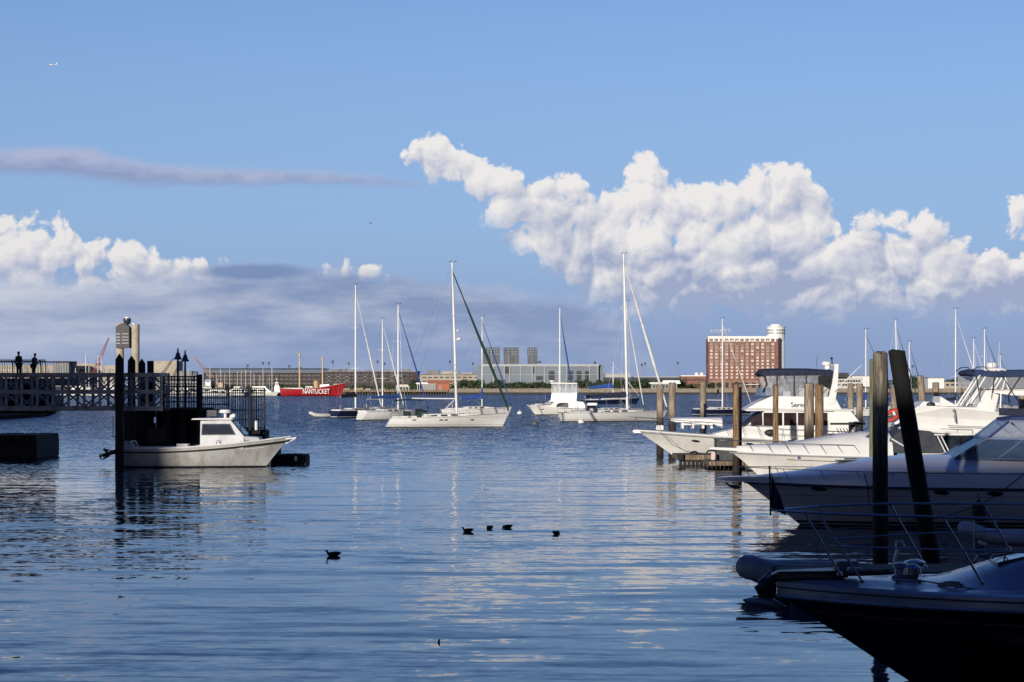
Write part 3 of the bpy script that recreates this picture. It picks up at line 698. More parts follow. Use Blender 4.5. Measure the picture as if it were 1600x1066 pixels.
# ------------------------------------------------------------------ boat kit (local axes: x towards the bow, z up from the waterline)
class Hull:
    def __init__(s, L, B, fb, fs, ob=1.2, pb=1.0, rake=0.0, ws=0.7, q=2.2, kst=0.25, kbow=0.8, d=0.35, sag=0.0, xm=0.5, taper=1.5):
        s.__dict__.update(locals())
    def zs(s, t): return lerp(s.fs, s.fb, t ** s.taper) - s.sag * math.sin(math.pi * t)
    def hb(s, t):
        if t < s.xm: return s.B / 2 * (s.ws + (1 - s.ws) * math.sin(math.pi / 2 * t / s.xm))
        return s.B / 2 * max(0.0, 1 - ((t - s.xm) / (1 - s.xm)) ** s.q)
    def p(s, t, v, side=1, out=0.0):
        zt = s.zs(t); z = -s.d + v * (zt + s.d); f = z / s.fb
        xb = s.L - s.ob * max(0.0, 1 - f) ** s.pb; xs = s.rake * f
        k = lerp(s.kst, s.kbow, t ** 1.5); y = s.hb(t) * v ** k
        return Vector((lerp(xs, xb, t), side * (y + out), z))
    def sheer(s, t, inset=0.0, dz=0.0, side=1):
        p = s.p(t, 1.0, side); y = max(0.0, abs(p.y) - inset); return Vector((p.x, side * y, p.z + dz))
    def v_at(s, t, z): return (z + s.d) / (s.zs(t) + s.d)
    def t_at(s, x, v=1.0):
        a, b = 0.0, 1.0
        for _ in range(24):
            m = (a + b) / 2
            if s.p(m, v).x < x: a = m
            else: b = m
        return a
    def shell(s, nt=28, nv=9):
        mb = MB(); g = {}
        for side in (1, -1):
            for i in range(nt + 1):
                for j in range(nv + 1): g[side, i, j] = len(mb.v); mb.v.append(tuple(s.p(i / nt, j / nv, side)))
        for side in (1, -1):
            for i in range(nt):
                for j in range(nv): mb.f.append((g[side, i, j], g[side, i + 1, j], g[side, i + 1, j + 1], g[side, i, j + 1]))
        for j in range(nv): mb.f.append((g[1, 0, j], g[1, 0, j + 1], g[-1, 0, j + 1], g[-1, 0, j]))
        return mb
    def deck(s, t0=0.0, t1=1.0, camber=0.08, nt=24, ny=6, inset=0.02, dz=-0.02):
        mb = MB()
        for i in range(nt + 1):
            t = lerp(t0, t1, i / nt)
            for j in range(ny + 1):
                u = -1 + 2 * j / ny; p = s.sheer(t, inset); mb.v.append((p.x, p.y * u, p.z + dz + camber * (1 - u * u) * min(1, p.y / (s.B * .25) + .05)))
        for i in range(nt):
            for j in range(ny): a = i * (ny + 1) + j; mb.f.append((a, a + ny + 1, a + ny + 2, a + 1))
        return mb
    def line(s, t0, t1, dz=0.0, r=0.03, out=0.0, n=20, both=True):
        mb = MB()
        for side in ((1, -1) if both else (1,)):
            mb.path([s.sheer(lerp(t0, t1, i / n), -out, dz, side) for i in range(n + 1)], r, 6)
        return mb
    def band(s, t0, t1, z0, z1, out=0.006, n=20):
        """raised strip following the hull side between heights"""
        mb = MB()
        for side in (1, -1):
            rg = []
            for i in range(n + 1):
                t = lerp(t0, t1, i / n); a, b = s.p(t, s.v_at(t, z0 if not callable(z0) else z0(t)), side), s.p(t, s.v_at(t, z1 if not callable(z1) else z1(t)), side); o = Vector((0, side * out, 0)); q = Vector((0, -side * .03, 0))
                rg.append([a + o, b + o, b + q, a + q])
            mb.rings(rg)
        return mb
    def oval(s, x, z, rx, rz, out=0.02, sides=(1, -1)):
        mb = MB()
        for side in sides:
            ring = []; ring2 = []
            for k in range(16):
                a = 2 * math.pi * k / 16; X, Z = x + rx * math.cos(a), z + rz * math.sin(a); t = s.t_at(X, .7); v = s.v_at(t, Z); p = s.p(t, v, side)
                ring.append(p + Vector((0, side * out, 0))); ring2.append(p + Vector((0, -side * .05, 0)))
            mb.rings([ring2, ring])
        return mb

STEEL = mat('stainless', (0.34, 0.34, 0.36), 0.3, metal=0.9, var=.05)
WIRE = mat('rigging_wire', (0.30, 0.31, 0.33), 0.4, metal=0.5)
ALU = mat('mast_alloy', (0.80, 0.79, 0.76), 0.35, var=.05, stretch=(1, 1, .2))
DECKM = mat('deck_gelcoat', (0.74, 0.72, 0.67), 0.5, scale=1.2, var=.08)
NAVY = mat('navy_canvas', (0.016, 0.022, 0.05), 0.85, scale=4, var=.2, bump=.01)
BLUE = mat('blue_canvas', (0.02, 0.07, 0.28), 0.85, scale=3, var=.18, bump=.02)
BLACKC = mat('black_canvas', (0.012, 0.012, 0.016), 0.85, scale=4, bump=.01)
GREENC = mat('green_canvas', (0.008, 0.035, 0.028), 0.85, scale=4, bump=.01)
WCLOTH = mat('white_sailcloth', (0.72, 0.71, 0.68), 0.7, scale=3, bump=.02)
SMOKE = glass_mat('smoked_glass')
VINYL = clear_mat('clear_vinyl', (.5, .54, .6), .25)
RUBBER = mat('rubber', (0.02, 0.02, 0.022), .6)

def furled(mb, a, b, r, k=10, sag=0.0):
    a, b = Vector(a), Vector(b); rnd = random.Random(int(a.x * 10)); pts = []; rs = []
    for i in range(k + 1):
        t = i / k; p = a.lerp(b, t); pts.append(p); rs.append(r * (0.45 + 0.65 * math.sin(math.pi * min(1, t * 1.15 + .08)) + rnd.uniform(-.05, .05)) if t < .97 else r * .35)
    return mb.path(pts, rs, 7)

def sailboat(label, x0, yw, yaw, L, hull_col, mx, mtop, jib, cover, D=None, fb=1.35, fs=1.05, rake=-.5, boomz=None, boomL=None, spreaders=2, mast_r=.10, dodger=None, bimini=None,
             stripe=None, bottom=(0.01, 0.03, 0.02), cover_h=.3, group='sailboats on moorings', name='sailboat', jr=.10, simple=False, stern_rail=True, boom_only=False, lean=0.0, ports=True, mast_px=None):
    """x0: photo column of the stern, yw: photo row of its waterline; mx: mast position along the hull; mtop: photo row of the masthead"""
    if D is None: D = H * F / (yw - HZ)
    root = thing(name, label, 'sailboat', (px(x0, D), D, 0), R(yaw), group)
    B = L * .29; h = Hull(L, B, fb, fs, ob=L * .055, pb=1.0, rake=rake, ws=.62, q=1.9, kst=.38, kbow=.65, d=.3, sag=.06)
    hm = hull_mat('hull_' + '_'.join('%02d' % int(c * 99) for c in hull_col) + ('s' if stripe else ''), hull_col, bottom, .10, stripe, dirt=.16)
    h.shell().build('hull', hm, root, True)
    dk = h.deck().build('deck', DECKM, root, True)
    h.line(0, 1, .02, .035).build('toe_rail', mat('toe_rail', (.35, .33, .3), .5), root)
    X = lambda f: L * f
    dz = lambda f: h.zs(f)
    # cabin trunk
    cw = B * .30
    c = MB().slab([(X(.30), dz(.3) - .05, cw), (X(.30), dz(.3) + .42, cw * .85), (X(.55), dz(.55) + .40, cw * .86), (X(.74), dz(.74) + .12, cw * .5), (X(.76), dz(.76) - .05, cw * .5)])
    cb = c.build('cabin_trunk', WHITE, root, bevel=.03)
    if ports:
        for f0, f1 in ((.36, .41), (.44, .49), (.52, .57)):
            w_ = MB()
            for sd_ in (1, -1): w_.pane([(X(f0), dz(f0) + .13, cw * .955), (X(f1), dz(f1) + .13, cw * .955), (X(f1), dz(f1) + .27, cw * .91), (X(f0), dz(f0) + .27, cw * .91)], sd_, .05, .02)
            w_.build('window', SMOKE, cb)
    ck = MB().slab([(X(.05), dz(.05) - .02, cw * 1.05), (X(.05), dz(.05) + .22, cw * .95), (X(.30), dz(.3) + .25, cw * .95), (X(.30), dz(.3) - .02, cw * 1.05)])
    ck.build('cockpit_coaming', WHITE, root, bevel=.03)
    # hatch
    MB().box((X(.62), 0, dz(.62) + .33), (.55, .55, .06)).build('hatch', SMOKE, root)
    # rig
    Mh = pz(mtop, D + mx * math.sin(R(yaw)))
    mxl = mx; top = Vector((mxl - Mh * lean, 0, Mh)); foot = Vector((mxl, 0, dz(mx / L) + .3))
    m = MB(); m.path([foot, foot.lerp(top, .7), top], [mast_r, mast_r * .95, mast_r * .6], 10); m.box((top.x - .05, 0, top.z + .04), (.3, .1, .08))
    mo = m.build('mast', ALU, root, True)
    tp = MB(); tp.tube(top, top + Vector((-.1, 0, .55)), .012, n=4); tp.tube(top + Vector((0, 0, .1)), top + Vector((.4, 0, .25)), .015, n=4); tp.box((top.x + .45, 0, top.z + .3), (.22, .02, .1)); tp.box((top.x - .3, 0, top.z + .2), (.16, .05, .12)); tp.tube(top, top + Vector((-.3, 0, .2)), .012, n=4); tp.build('wind_vane', BLACK, mo)
    sps = []
    for k in range(spreaders):
        f = (k + 1) / (spreaders + 1) * (.98 if spreaders > 1 else 1.1); p = foot.lerp(top, f); sl = B * .33 * (1 - .25 * k)
        q = MB(); 
        for sd_ in (1, -1): q.tube(p, p + Vector((-.25, sd_ * sl, .05)), .035, .02, 5)
        q.build('spreader', ALU, mo); sps.append((p, sl))
    r_ = MB(); bow = h.sheer(1.0, 0, .05); st = h.sheer(0.0, 0, .05); st.y = 0
    r_.tube(top, Vector((st.x, 0, st.z)), .012, n=4)
    for sd_ in (1, -1):
        ch = h.sheer(mx / L, .1, .02, sd_); pts = [ch] + [p + Vector((-.25, sd_ * sl, .05)) for p, sl in sps] + [top]
        r_.path(pts, .011, 4); 
        if sps: r_.tube(ch + Vector((-.5, 0, 0)), sps[0][0], .010, n=4)
    r_.build('shroud', WIRE, root)
    jt = foot.lerp(top, .95); j = MB(); furled(j, bow + Vector((-.1, 0, .45)), jt, jr)
    jo = j.build('furled_jib', jib, root, True)
    jd = MB(); jd.lathe([(.05, 0), (.13, .05), (.13, .2), (.05, .25)], (bow.x - .1, 0, bow.z + .2), 10); jd.tube(bow, bow + Vector((-.1, 0, .4)), .02, n=5); jd.tube(jt, top, .015, n=4); jd.build('furler_drum', BLACK, jo)
    # boom and sail cover
    bz = (boomz if boomz else dz(mx / L) + 1.7); bl = boomL if boomL else L * .33
    b0 = Vector((mxl - .1, 0, bz)); b1 = Vector((mxl - bl, 0, bz + .05)); bm_ = MB().path([b0, b1], .075, 8); bo = bm_.build('boom', ALU, root, True)
    tl = MB(); tl.tube(foot.lerp(top, .97), b1, .010, n=4); tl.tube(b1, Vector((b1.x + .4, 0, dz(.15) + .3)), .02, n=4); tl.tube(Vector((mxl - .15, 0, foot.z + .3)), Vector((mxl - 1.4, 0, bz)), .03, n=5); tl.build('mainsheet', WIRE, bo)
    if cover:
        ps = []; n = 10
        for i in range(n + 1):
            t = i / n; x = lerp(mxl + .12, mxl - bl + .1, t); hh = cover_h * (1.25 - .75 * t) + .05 * math.sin(i * 2.3); ww = .16 * (1 - .3 * t)
            ps.append([(x, ww * math.sin(a) * (1.1 if math.cos(a) < 0 else .7), bz - .08 + hh * (.5 + .5 * math.cos(a))) for a in [2 * math.pi * k / 10 for k in range(10)]])
        cv = MB().rings(ps); cv.tube((mxl, 0, bz - .05), (mxl, 0, bz + cover_h * 2.6), .15, .12, 8); cv.build('sail_cover', cover, root, True)
    # rails
    pl = MB(); dzr = .62
    tb = [.93, .97, 1.0]; pb_ = [h.sheer(t, .05, dzr, 1) for t in (.90, .96)] + [h.sheer(1.0, 0, dzr + .02) + Vector((.15, 0, 0))] + [h.sheer(t, .05, dzr, -1) for t in (.96, .90)]
    pl.path(pb_, .022, 6)
    for t in (.90, .96):
        for sd_ in (1, -1): pl.tube(h.sheer(t, .05, 0, sd_), h.sheer(t, .05, dzr, sd_), .018, n=5)
    pl.build('pulpit', STEEL, root)
    if stern_rail:
        sr = MB(); sr.path([h.sheer(.14, .05, dzr, 1), h.sheer(.0, .08, dzr, 1), h.sheer(.0, .08, dzr, -1), h.sheer(.14, .05, dzr, -1)], .022, 6)
        for t in (.0, .07, .14):
            for sd_ in (1, -1): sr.tube(h.sheer(t, .06, 0, sd_), h.sheer(t, .06, dzr, sd_), .018, n=5)
        sr.build('stern_rail', STEEL, root)
    st_ = MB(); ll = MB()
    for sd_ in (1, -1):
        ts = [.14, .27, .40, .53, .66, .78, .90]
        for t in ts[1:-1]: st_.tube(h.sheer(t, .05, 0, sd_), h.sheer(t, .05, dzr, sd_), .014, n=5)
        for dd in (dzr, dzr * .5): ll.path([h.sheer(t, .05, dd, sd_) for t in ts], .008, 4)
    so = st_.build('stanchion', STEEL, root); ll.build('lifeline', WIRE, so)
    # wheel / helm
    wh = MB(); wx_ = X(.13); 
    for k in range(16):
        a, b = 2 * math.pi * k / 16, 2 * math.pi * (k + 1) / 16; wh.tube((wx_, .45 * math.cos(a), dz(.1) + .75 + .45 * math.sin(a)), (wx_, .45 * math.cos(b), dz(.1) + .75 + .45 * math.sin(b)), .02, n=5)
    wh.tube((wx_ + .1, 0, dz(.1) + .1), (wx_ + .1, 0, dz(.1) + .95), .08, n=8); wh.build('helm', STEEL, root)
    if dodger:
        z0 = dz(.3) + .40; x_ = X(.28)
        rings = []
        for xx, zz, ww in ((x_ - .5, .95, cw * 1.05), (x_ + .1, 1.0, cw * 1.05), (x_ + .75, .75, cw * 1.0)):
            rings.append([(xx, ww * math.cos(a), z0 - .35 + (zz + .0) * (math.sin(a) ** .6 if math.sin(a) > 0 else 0)) for a in [math.pi * k / 10 for k in range(11)]])
        top_ = [[(x, y, z) for x, y, z in rg] for rg in rings]
        d_ = MB()
        for i in range(2):
            for k in range(10):
                if 2 <= k < 8 or i == 0: d_.quadplate(rings[i][k], rings[i + 1][k], rings[i + 1][k + 1], rings[i][k + 1], .012)
        do = d_.build('dodger', dodger, root)
        g = MB()
        fr = [(x_ + 1.25, y * .95, z0 - .3) for _, y, _ in rings[2]]
        for k in range(10): g.quadplate(rings[2][k], fr[k], fr[k + 1], rings[2][k + 1], .008)
        g.build('dodger_window', VINYL, do)
    if bimini:
        bx0, bx1, bzz = bimini[1:]
        b = MB(); n = 8; rg = []
        for i in range(n + 1):
            t = i / n; rg.append([(lerp(bx0, bx1, t), cw * 1.15 * u, bzz + .10 * math.sin(math.pi * t) + .12 * (1 - u * u)) for u in (-1, -.6, -.2, .2, .6, 1)] + [(lerp(bx0, bx1, t), cw * 1.15 * u, bzz - .05 + .10 * math.sin(math.pi * t) + .12 * (1 - u * u)) for u in (1, .6, .2, -.2, -.6, -1)])
        b.rings(rg); bo_ = b.build('bimini', bimini[0], root, True)
        f = MB()
        for sd_ in (1, -1):
            for a, c_ in ((bx0 + .1, .35), (bx0 + .9, -.25), (bx1 - .1, -.6)): f.tube((a, sd_ * cw * 1.12, bzz), ((bx0 + bx1) / 2 + c_ * .4, sd_ * cw * 1.2, dz(.1)), .018, n=5)
        f.build('bimini_frame', STEEL, bo_)
    return root, h

# ------------------------------------------------------------------ boats on moorings
WHULL = (0.80, 0.79, 0.76); NHULL = (0.012, 0.018, 0.05)
b, h = sailboat('white sloop with green furled jib and dark green bimini, nearest of the moored sailboats', 602, 668, 7, 15.2, WHULL, 8.75, 412, GREENC, None,
    fb=1.75, fs=1.15, rake=1.0, boomz=3.5, boomL=5.5, dodger=GREENC, bimini=(GREENC, 1.2, 4.6, 3.25), spreaders=2, lean=.028, jr=.17, mast_r=.16,
    stripe=[(1.22, 1.25, (.3, .3, .3)), (.30, .34, (.25, .27, .3))])
mb = MB()
for x in (3.1, 6.4, 7.0, 10.3):
    for sd_ in (1, -1):
        q = [h.p(h.t_at(xx, .7), h.v_at(h.t_at(xx, .7), zz), sd_) for xx, zz in ((x, .86), (x + .42, .86), (x + .42, 1.0), (x, 1.0))]
        o_ = Vector((0, sd_ * .015, 0)); mb.quadplate(*[p + o_ for p in q], t=.02)
mb.build('hull_window', SMOKE, b)
mb = MB(); mb.lathe([(.05, 0), (.3, .03), (.32, .15), (.28, .26), (.05, .3)], (9.05, 0, 10.7), 14); mb.box((8.75, 0, 10.72), (.5, .1, .06)); mb.ball((8.95, 0, 11.9), .2, 10, (1, 1, .6)); mb.box((8.7, 0, 11.8), (.4, .06, .05)); mb.build('radar', WHITE, b, True)
mb = MB(); mb.path([(7.0, .0, 1.9), (8.4, 0, 3.3)], .05, 6); mb.build('boom_vang', ALU, b)
mb = MB().path([(15.0, 0, 1.6), (17, -.3, .4), (19.5, -.6, -.1)], .03, 5); mb.build('mooring_line', mat('dark_rope', (.04, .04, .04), .9), b)
mb = MB(); mb.box((2.6, -1.0, 1.65), (.9, .5, .7)); mb.build('cockpit_cover', GREENC, b, bevel=.08)

sailboat('navy hulled sloop with black sail cover, leftmost of the moored sailboats', 521, 653, 52, 11.5, NHULL, 5.2, 446, WCLOTH, BLACKC, fb=1.35, fs=1.1, rake=.5, boomz=3.3, boomL=3.6, cover_h=.8, jr=.13, mast_r=.14, stripe=[(.12, .2, (.7, .7, .7))])
sailboat('white sloop with white furled jib, its mast just right of the black sail cover', 563, 650, 55, 12, WHULL, 6.0, 499, WCLOTH, None, fb=1.3, jr=.14, boomL=4, mast_r=.12)
sailboat('white sloop with royal blue sail cover and blue furled jib left of the nearest sloop', 560, 657, 40, 13, WHULL, 7.3, 477, BLUE, BLUE, fb=1.4, fs=1.25, rake=.9, boomz=3.3, boomL=5.2, cover_h=.5, jr=.11, mast_r=.13)
sailboat('white sloop with blue sail cover moored behind the nearest sloop, bow to the right', 692, 651, 10, 11.6, WHULL, 6.6, 496, BLUE, BLUE, fb=1.6, fs=1.2, boomz=2.95, boomL=3.7, cover_h=.75, jr=.11, mast_r=.12)
sailboat('distant white sloop whose mast rises behind the white flybridge boat', 838, 640, 45, 12, WHULL, 7.4, 481, BLUE, BLUE, fb=1.3, boomz=2.6, boomL=4.6, cover_h=.6, jr=.16, mast_r=.16)
b, h = sailboat('large white sloop with navy sail cover and thick white furled jib, tallest mast', 880, 659, 20, 16.2, WHULL, 9.9, 398, WCLOTH, NAVY, fb=1.55, fs=1.25, rake=-.4, boomz=3.45, boomL=6.6, cover_h=.75, dodger=NAVY, lean=.024, jr=.19, mast_r=.19, stripe=[(.18, .26, (.3, .3, .32))])
mb = MB().path([(10.2, 0, 1.9), (9.2, .0, 4.8)], .05, 6); mb.build('spinnaker_pole', ALU, b)
sailboat('white sloop behind the largest sloop, its thinner mast beside the tall one', 900, 652, 28, 13, WHULL, 9.6, 472, WCLOTH, None, fb=1.4, jr=.10, mast_r=.11, boomL=4)
sailboat('dark blue sloop with bare white boom behind the pilings, in front of the hotel', 1083, 649, 25, 12, NHULL, 5.9, 499, WCLOTH, None, fb=1.15, fs=1.0, rake=.4, boomz=2.6, boomL=3.7, jr=.07, mast_r=.12, stripe=[(.12, .18, (.7, .7, .7))])
sailboat('navy sloop with pale blue cockpit cover moored far out right of the plant', 911, 631, 12, 17, NHULL, 9, 566, WCLOTH, BLUE, fb=1.7, boomz=4.4, boomL=7.5, cover_h=1.4, jr=.08, simple=True, mast_r=.14, dodger=BLUE)
RG = 'sailboats at the right hand marina'
for lb, x0, yw, yaw, L, mx, mt, jib, cov, lean in (
    ('white sloop whose mast stands just left of the tall double piling', 1305, 650, 20, 12, 5.9, 516, NAVY, BLUE, 0),
    ('white sloop with a slightly leaning mast just right of the black leaning pile', 1352, 651, 30, 12, 7.0, 501, NAVY, BLUE, .03),
    ('small sloop with short mast beside the weathered leaning piling', 1380, 646, 25, 10, 5.9, 535, NAVY, BLUE, 0),
    ('sloop with tall mast and white furled jib left of the navy bimini', 1425, 652, 20, 14, 8.2, 484, WCLOTH, NAVY, 0),
    ('sloop whose thin mast stands second from the right marina masts', 1475, 645, 25, 12, 7, 530, WCLOTH, NAVY, 0),
    ('sloop with navy furled jib whose mast rises above the white radar dome', 1482, 650, 22, 13, 7.3, 515, NAVY, NAVY, 0),
    ('sloop with the shortest mast at the far right of the marina', 1520, 644, 22, 11, 6.4, 556, NAVY, NAVY, 0)):
    sailboat(lb, x0, yw, yaw, L, WHULL, mx, mt, jib, cov, fb=1.2, boomL=4, cover_h=.5, jr=.08, lean=lean, group=RG, mast_r=.11)

# inflatable dinghy behind the navy sloop
def dinghy(label, loc, rz, Ld=3.0, r=.24, m=None, motor=True, W=.62, lift=.25):
    root = thing('dinghy', label, 'dinghy', loc, rz)
    m = m or mat('hypalon', (.55, .54, .50), .6)
    t = MB(); side = [(-.35, W, .3), (0, W, .3), (Ld * .6, W, .32), (Ld * .82, W * .8, .38), (Ld * .95, W * .4, .34 + lift), (Ld, 0, .36 + lift)]
    pts = side + [(x, -y, z) for x, y, z in reversed(side[:-1])]; rs = [r * .25] + [r] * (len(pts) - 2) + [r * .25]; t.path(pts, rs, 12); t.build('tube', m, root, True)
    f = MB().box((Ld * .42, 0, .16), (Ld * .85, W * 1.7, .12)); f.build('floor', GREYM, root); s_ = MB().box((Ld * .4, 0, .42), (.25, W * 2, .05)); s_.build('seat', GREYM, root)
    if motor:
        o = MB(); o.box((-.15, 0, .75), (.32, .26, .38)); o.build('outboard', BLACK, root, bevel=.07); o = MB(); o.box((-.15, 0, .3), (.12, .1, .7)); o.box((-.2, 0, -.05), (.3, .2, .04)); o.build('outboard_leg', BLACK, root)
    return root
dinghy('pale inflatable dinghy tied behind the navy sloop', (px(513, 330), 330, 0), R(200), 3.0, .30, lift=.3)

# white flybridge cruiser, bow to the left
def deckrail(root, h, t0, t1, hgt, n, r=.018, lean=.0, mid=True, name='bow_rail', inset=.08, close=True, m=None, legs=None, both=True):
    """stainless bow rail following the sheer from t0 to the bow"""
    m = m or STEEL; mb = MB()
    for zz in ((hgt, hgt * .5) if mid else (hgt,)):
        k = 18; P_ = [h.sheer(lerp(t0, t1, i / k), inset, zz, 1) + Vector((lean * zz / hgt * (1 if i else 1), 0, 0)) for i in range(k + 1)]
        if close and t1 > .97: pts = P_[:-1] + [h.sheer(t1, 0, zz, 1) + Vector((lean * zz / hgt + .12, 0, 0))] + [Vector((p.x, -p.y, p.z)) for p in reversed(P_[:-1])]; mb.path(pts, r if zz == hgt else r * .7, 6)
        else:
            mb.path(P_, r if zz == hgt else r * .7, 6); mb.path([Vector((p.x, -p.y, p.z)) for p in P_], r if zz == hgt else r * .7, 6)
    o = mb.build(name, m, root)
    s_ = MB()
    for t in (legs or [lerp(t0, t1 - .02, i / (n - 1)) for i in range(n)]):
        for sd_ in (1, -1): s_.tube(h.sheer(t, inset, 0, sd_), h.sheer(t, inset, hgt, sd_) + Vector((lean, 0, 0)), r * .85, n=6)
    s_.build('stanchion', m, o)
    return o

def flybridge_boat():
    D = 352.0; s = D / F; x = lambda p: (935 - p) * s; z = lambda p: (649 - p) * s
    root = thing('motorboat', 'white flybridge motorboat moored with its bow to the left', 'motorboat', (px(935, D), D, 0), R(172))
    h = Hull(12.6, 4.2, 1.75, 1.1, ob=1.6, ws=.9, q=2.6, kst=.2, kbow=.7); h.shell().build('hull', hull_mat('hull_cream', (.78, .76, .70)), root, True); h.deck(camber=.1).build('deck', DECKM, root, True); h.line(0, 1, 0, .05).build('rub_rail', WHITE, root)
    w_ = 1.75
    c = MB().slab([(x(930) + 1, 1.0, w_), (x(912), z(628), w_ * .92), (x(868), z(627), w_ * .9), (x(856), z(638), w_ * .8), (x(838), z(639), w_ * .4), (x(835), 1.4, w_ * .5)]); co = c.build('cabin', WHITE, root, bevel=.05)
    g = MB()
    for sd_ in (1, -1): g.pane([(x(889), z(637), w_ * .95), (x(869), z(637.5), w_ * .94), (x(872), z(631.5), w_ * .92), (x(876), z(629.8), w_ * .91), (x(889), z(629.8), w_ * .91)], sd_, .05, .03)
    g.build('side_window', SMOKE, co)
    g = MB()
    for a, b_ in ((846, 850), (852, 858)):
        for sd_ in (1, -1): g.pane([(x(b_), z(640.5), w_ * .8), (x(a), z(640.7), w_ * .72), (x(a), z(639.5), w_ * .7), (x(b_), z(639.3), w_ * .78)], sd_, .05, .05)
    g.build('trunk_window', SMOKE, co)
    f = MB().slab([(x(902), z(628), w_ * .95), (x(903), z(614), w_ * .9), (x(863), z(614), w_ * .8), (x(861), z(628), w_ * .85)]); fo = f.build('flybridge', WHITE, root, bevel=.05)
    MB().slab([(x(904), z(628.5), w_ * 1.02), (x(904), z(627.3), w_ * 1.02), (x(858), z(626.8), w_ * .9), (x(858), z(628.0), w_ * .9)]).build('flybridge_floor', WHITE, fo)
    MB().slab([(x(903), z(600), w_ * .95), (x(903), z(598.6), w_ * .95), (x(861), z(598.2), w_ * .9), (x(861), z(599.8), w_ * .9)]).build('hard_top', WHITE, root, bevel=.02)
    p_ = MB()
    for xx in (863, 874, 885, 895, 902):
        for sd_ in (1, -1): p_.tube((x(xx), sd_ * w_ * .86, z(614)), (x(xx) - .1, sd_ * w_ * .88, z(599.5)), .05, n=6)
    for sd_ in (1, -1): p_.tube((x(866), sd_ * w_ * .86, z(613)), (x(874), sd_ * w_ * .88, z(600)), .05, n=5); p_.tube((x(880), sd_ * w_ * .86, z(613)), (x(888), sd_ * w_ * .88, z(600)), .04, n=5)
    p_.build('top_post', WHITE, root)
    v = MB()
    for sd_ in (1, -1): v.pane([(x(902), z(614), w_ * .87), (x(864), z(614), w_ * .82), (x(864), z(600), w_ * .84), (x(902), z(600), w_ * .88)], sd_, .01, 0)
    v.build('enclosure', VINYL, root)
    d = MB(); d.lathe([(.1, 0), (.42, .05), (.42, .25), (.1, .32)], (x(862), 0, z(597)), 14); d.build('radar_dome', WHITE, root, True)
    m_ = MB(); m_.tube((x(898), -1.2, 1.6), (x(898), -1.2, z(604)), .09, .07, 8); m_.lathe([(.1, 0), (.5, .1), (.5, .2), (.1, .25)], (x(898), -1.2, z(604)), 12); m_.build('antenna_mast', WHITE, root)
    MB().box((x(926), 0, 1.9), (1.8, 2.0, .5)).build('tender', WHITE, root, bevel=.2)
    deckrail(root, h, .62, 1.0, .75, 6)
flybridge_boat()

def lump(label, x, yw, r, m, nm='mooring_buoy'):
    D = H * F / (yw - HZ); o = MB(); o.ball((0, 0, r * .35), r, 16, (1, 1, .85)); o.tube((0, 0, r), (0, 0, r * 1.5), .05, n=6)
    tag(o.build(nm, m, None, True, loc=(px(x, D), D, 0)), label, 'buoy', 'mooring buoys')
lump('white mooring buoy right of the nearest sloop', 812, 647, .48, WHITE)
lump('dark grey mooring buoy floating in front of the flybridge boat', 836, 664, .48, mat('grey_buoy', (.10, .11, .12), .6))
lump('white mooring buoy under the largest sloop', 908, 661, .45, WHITE)

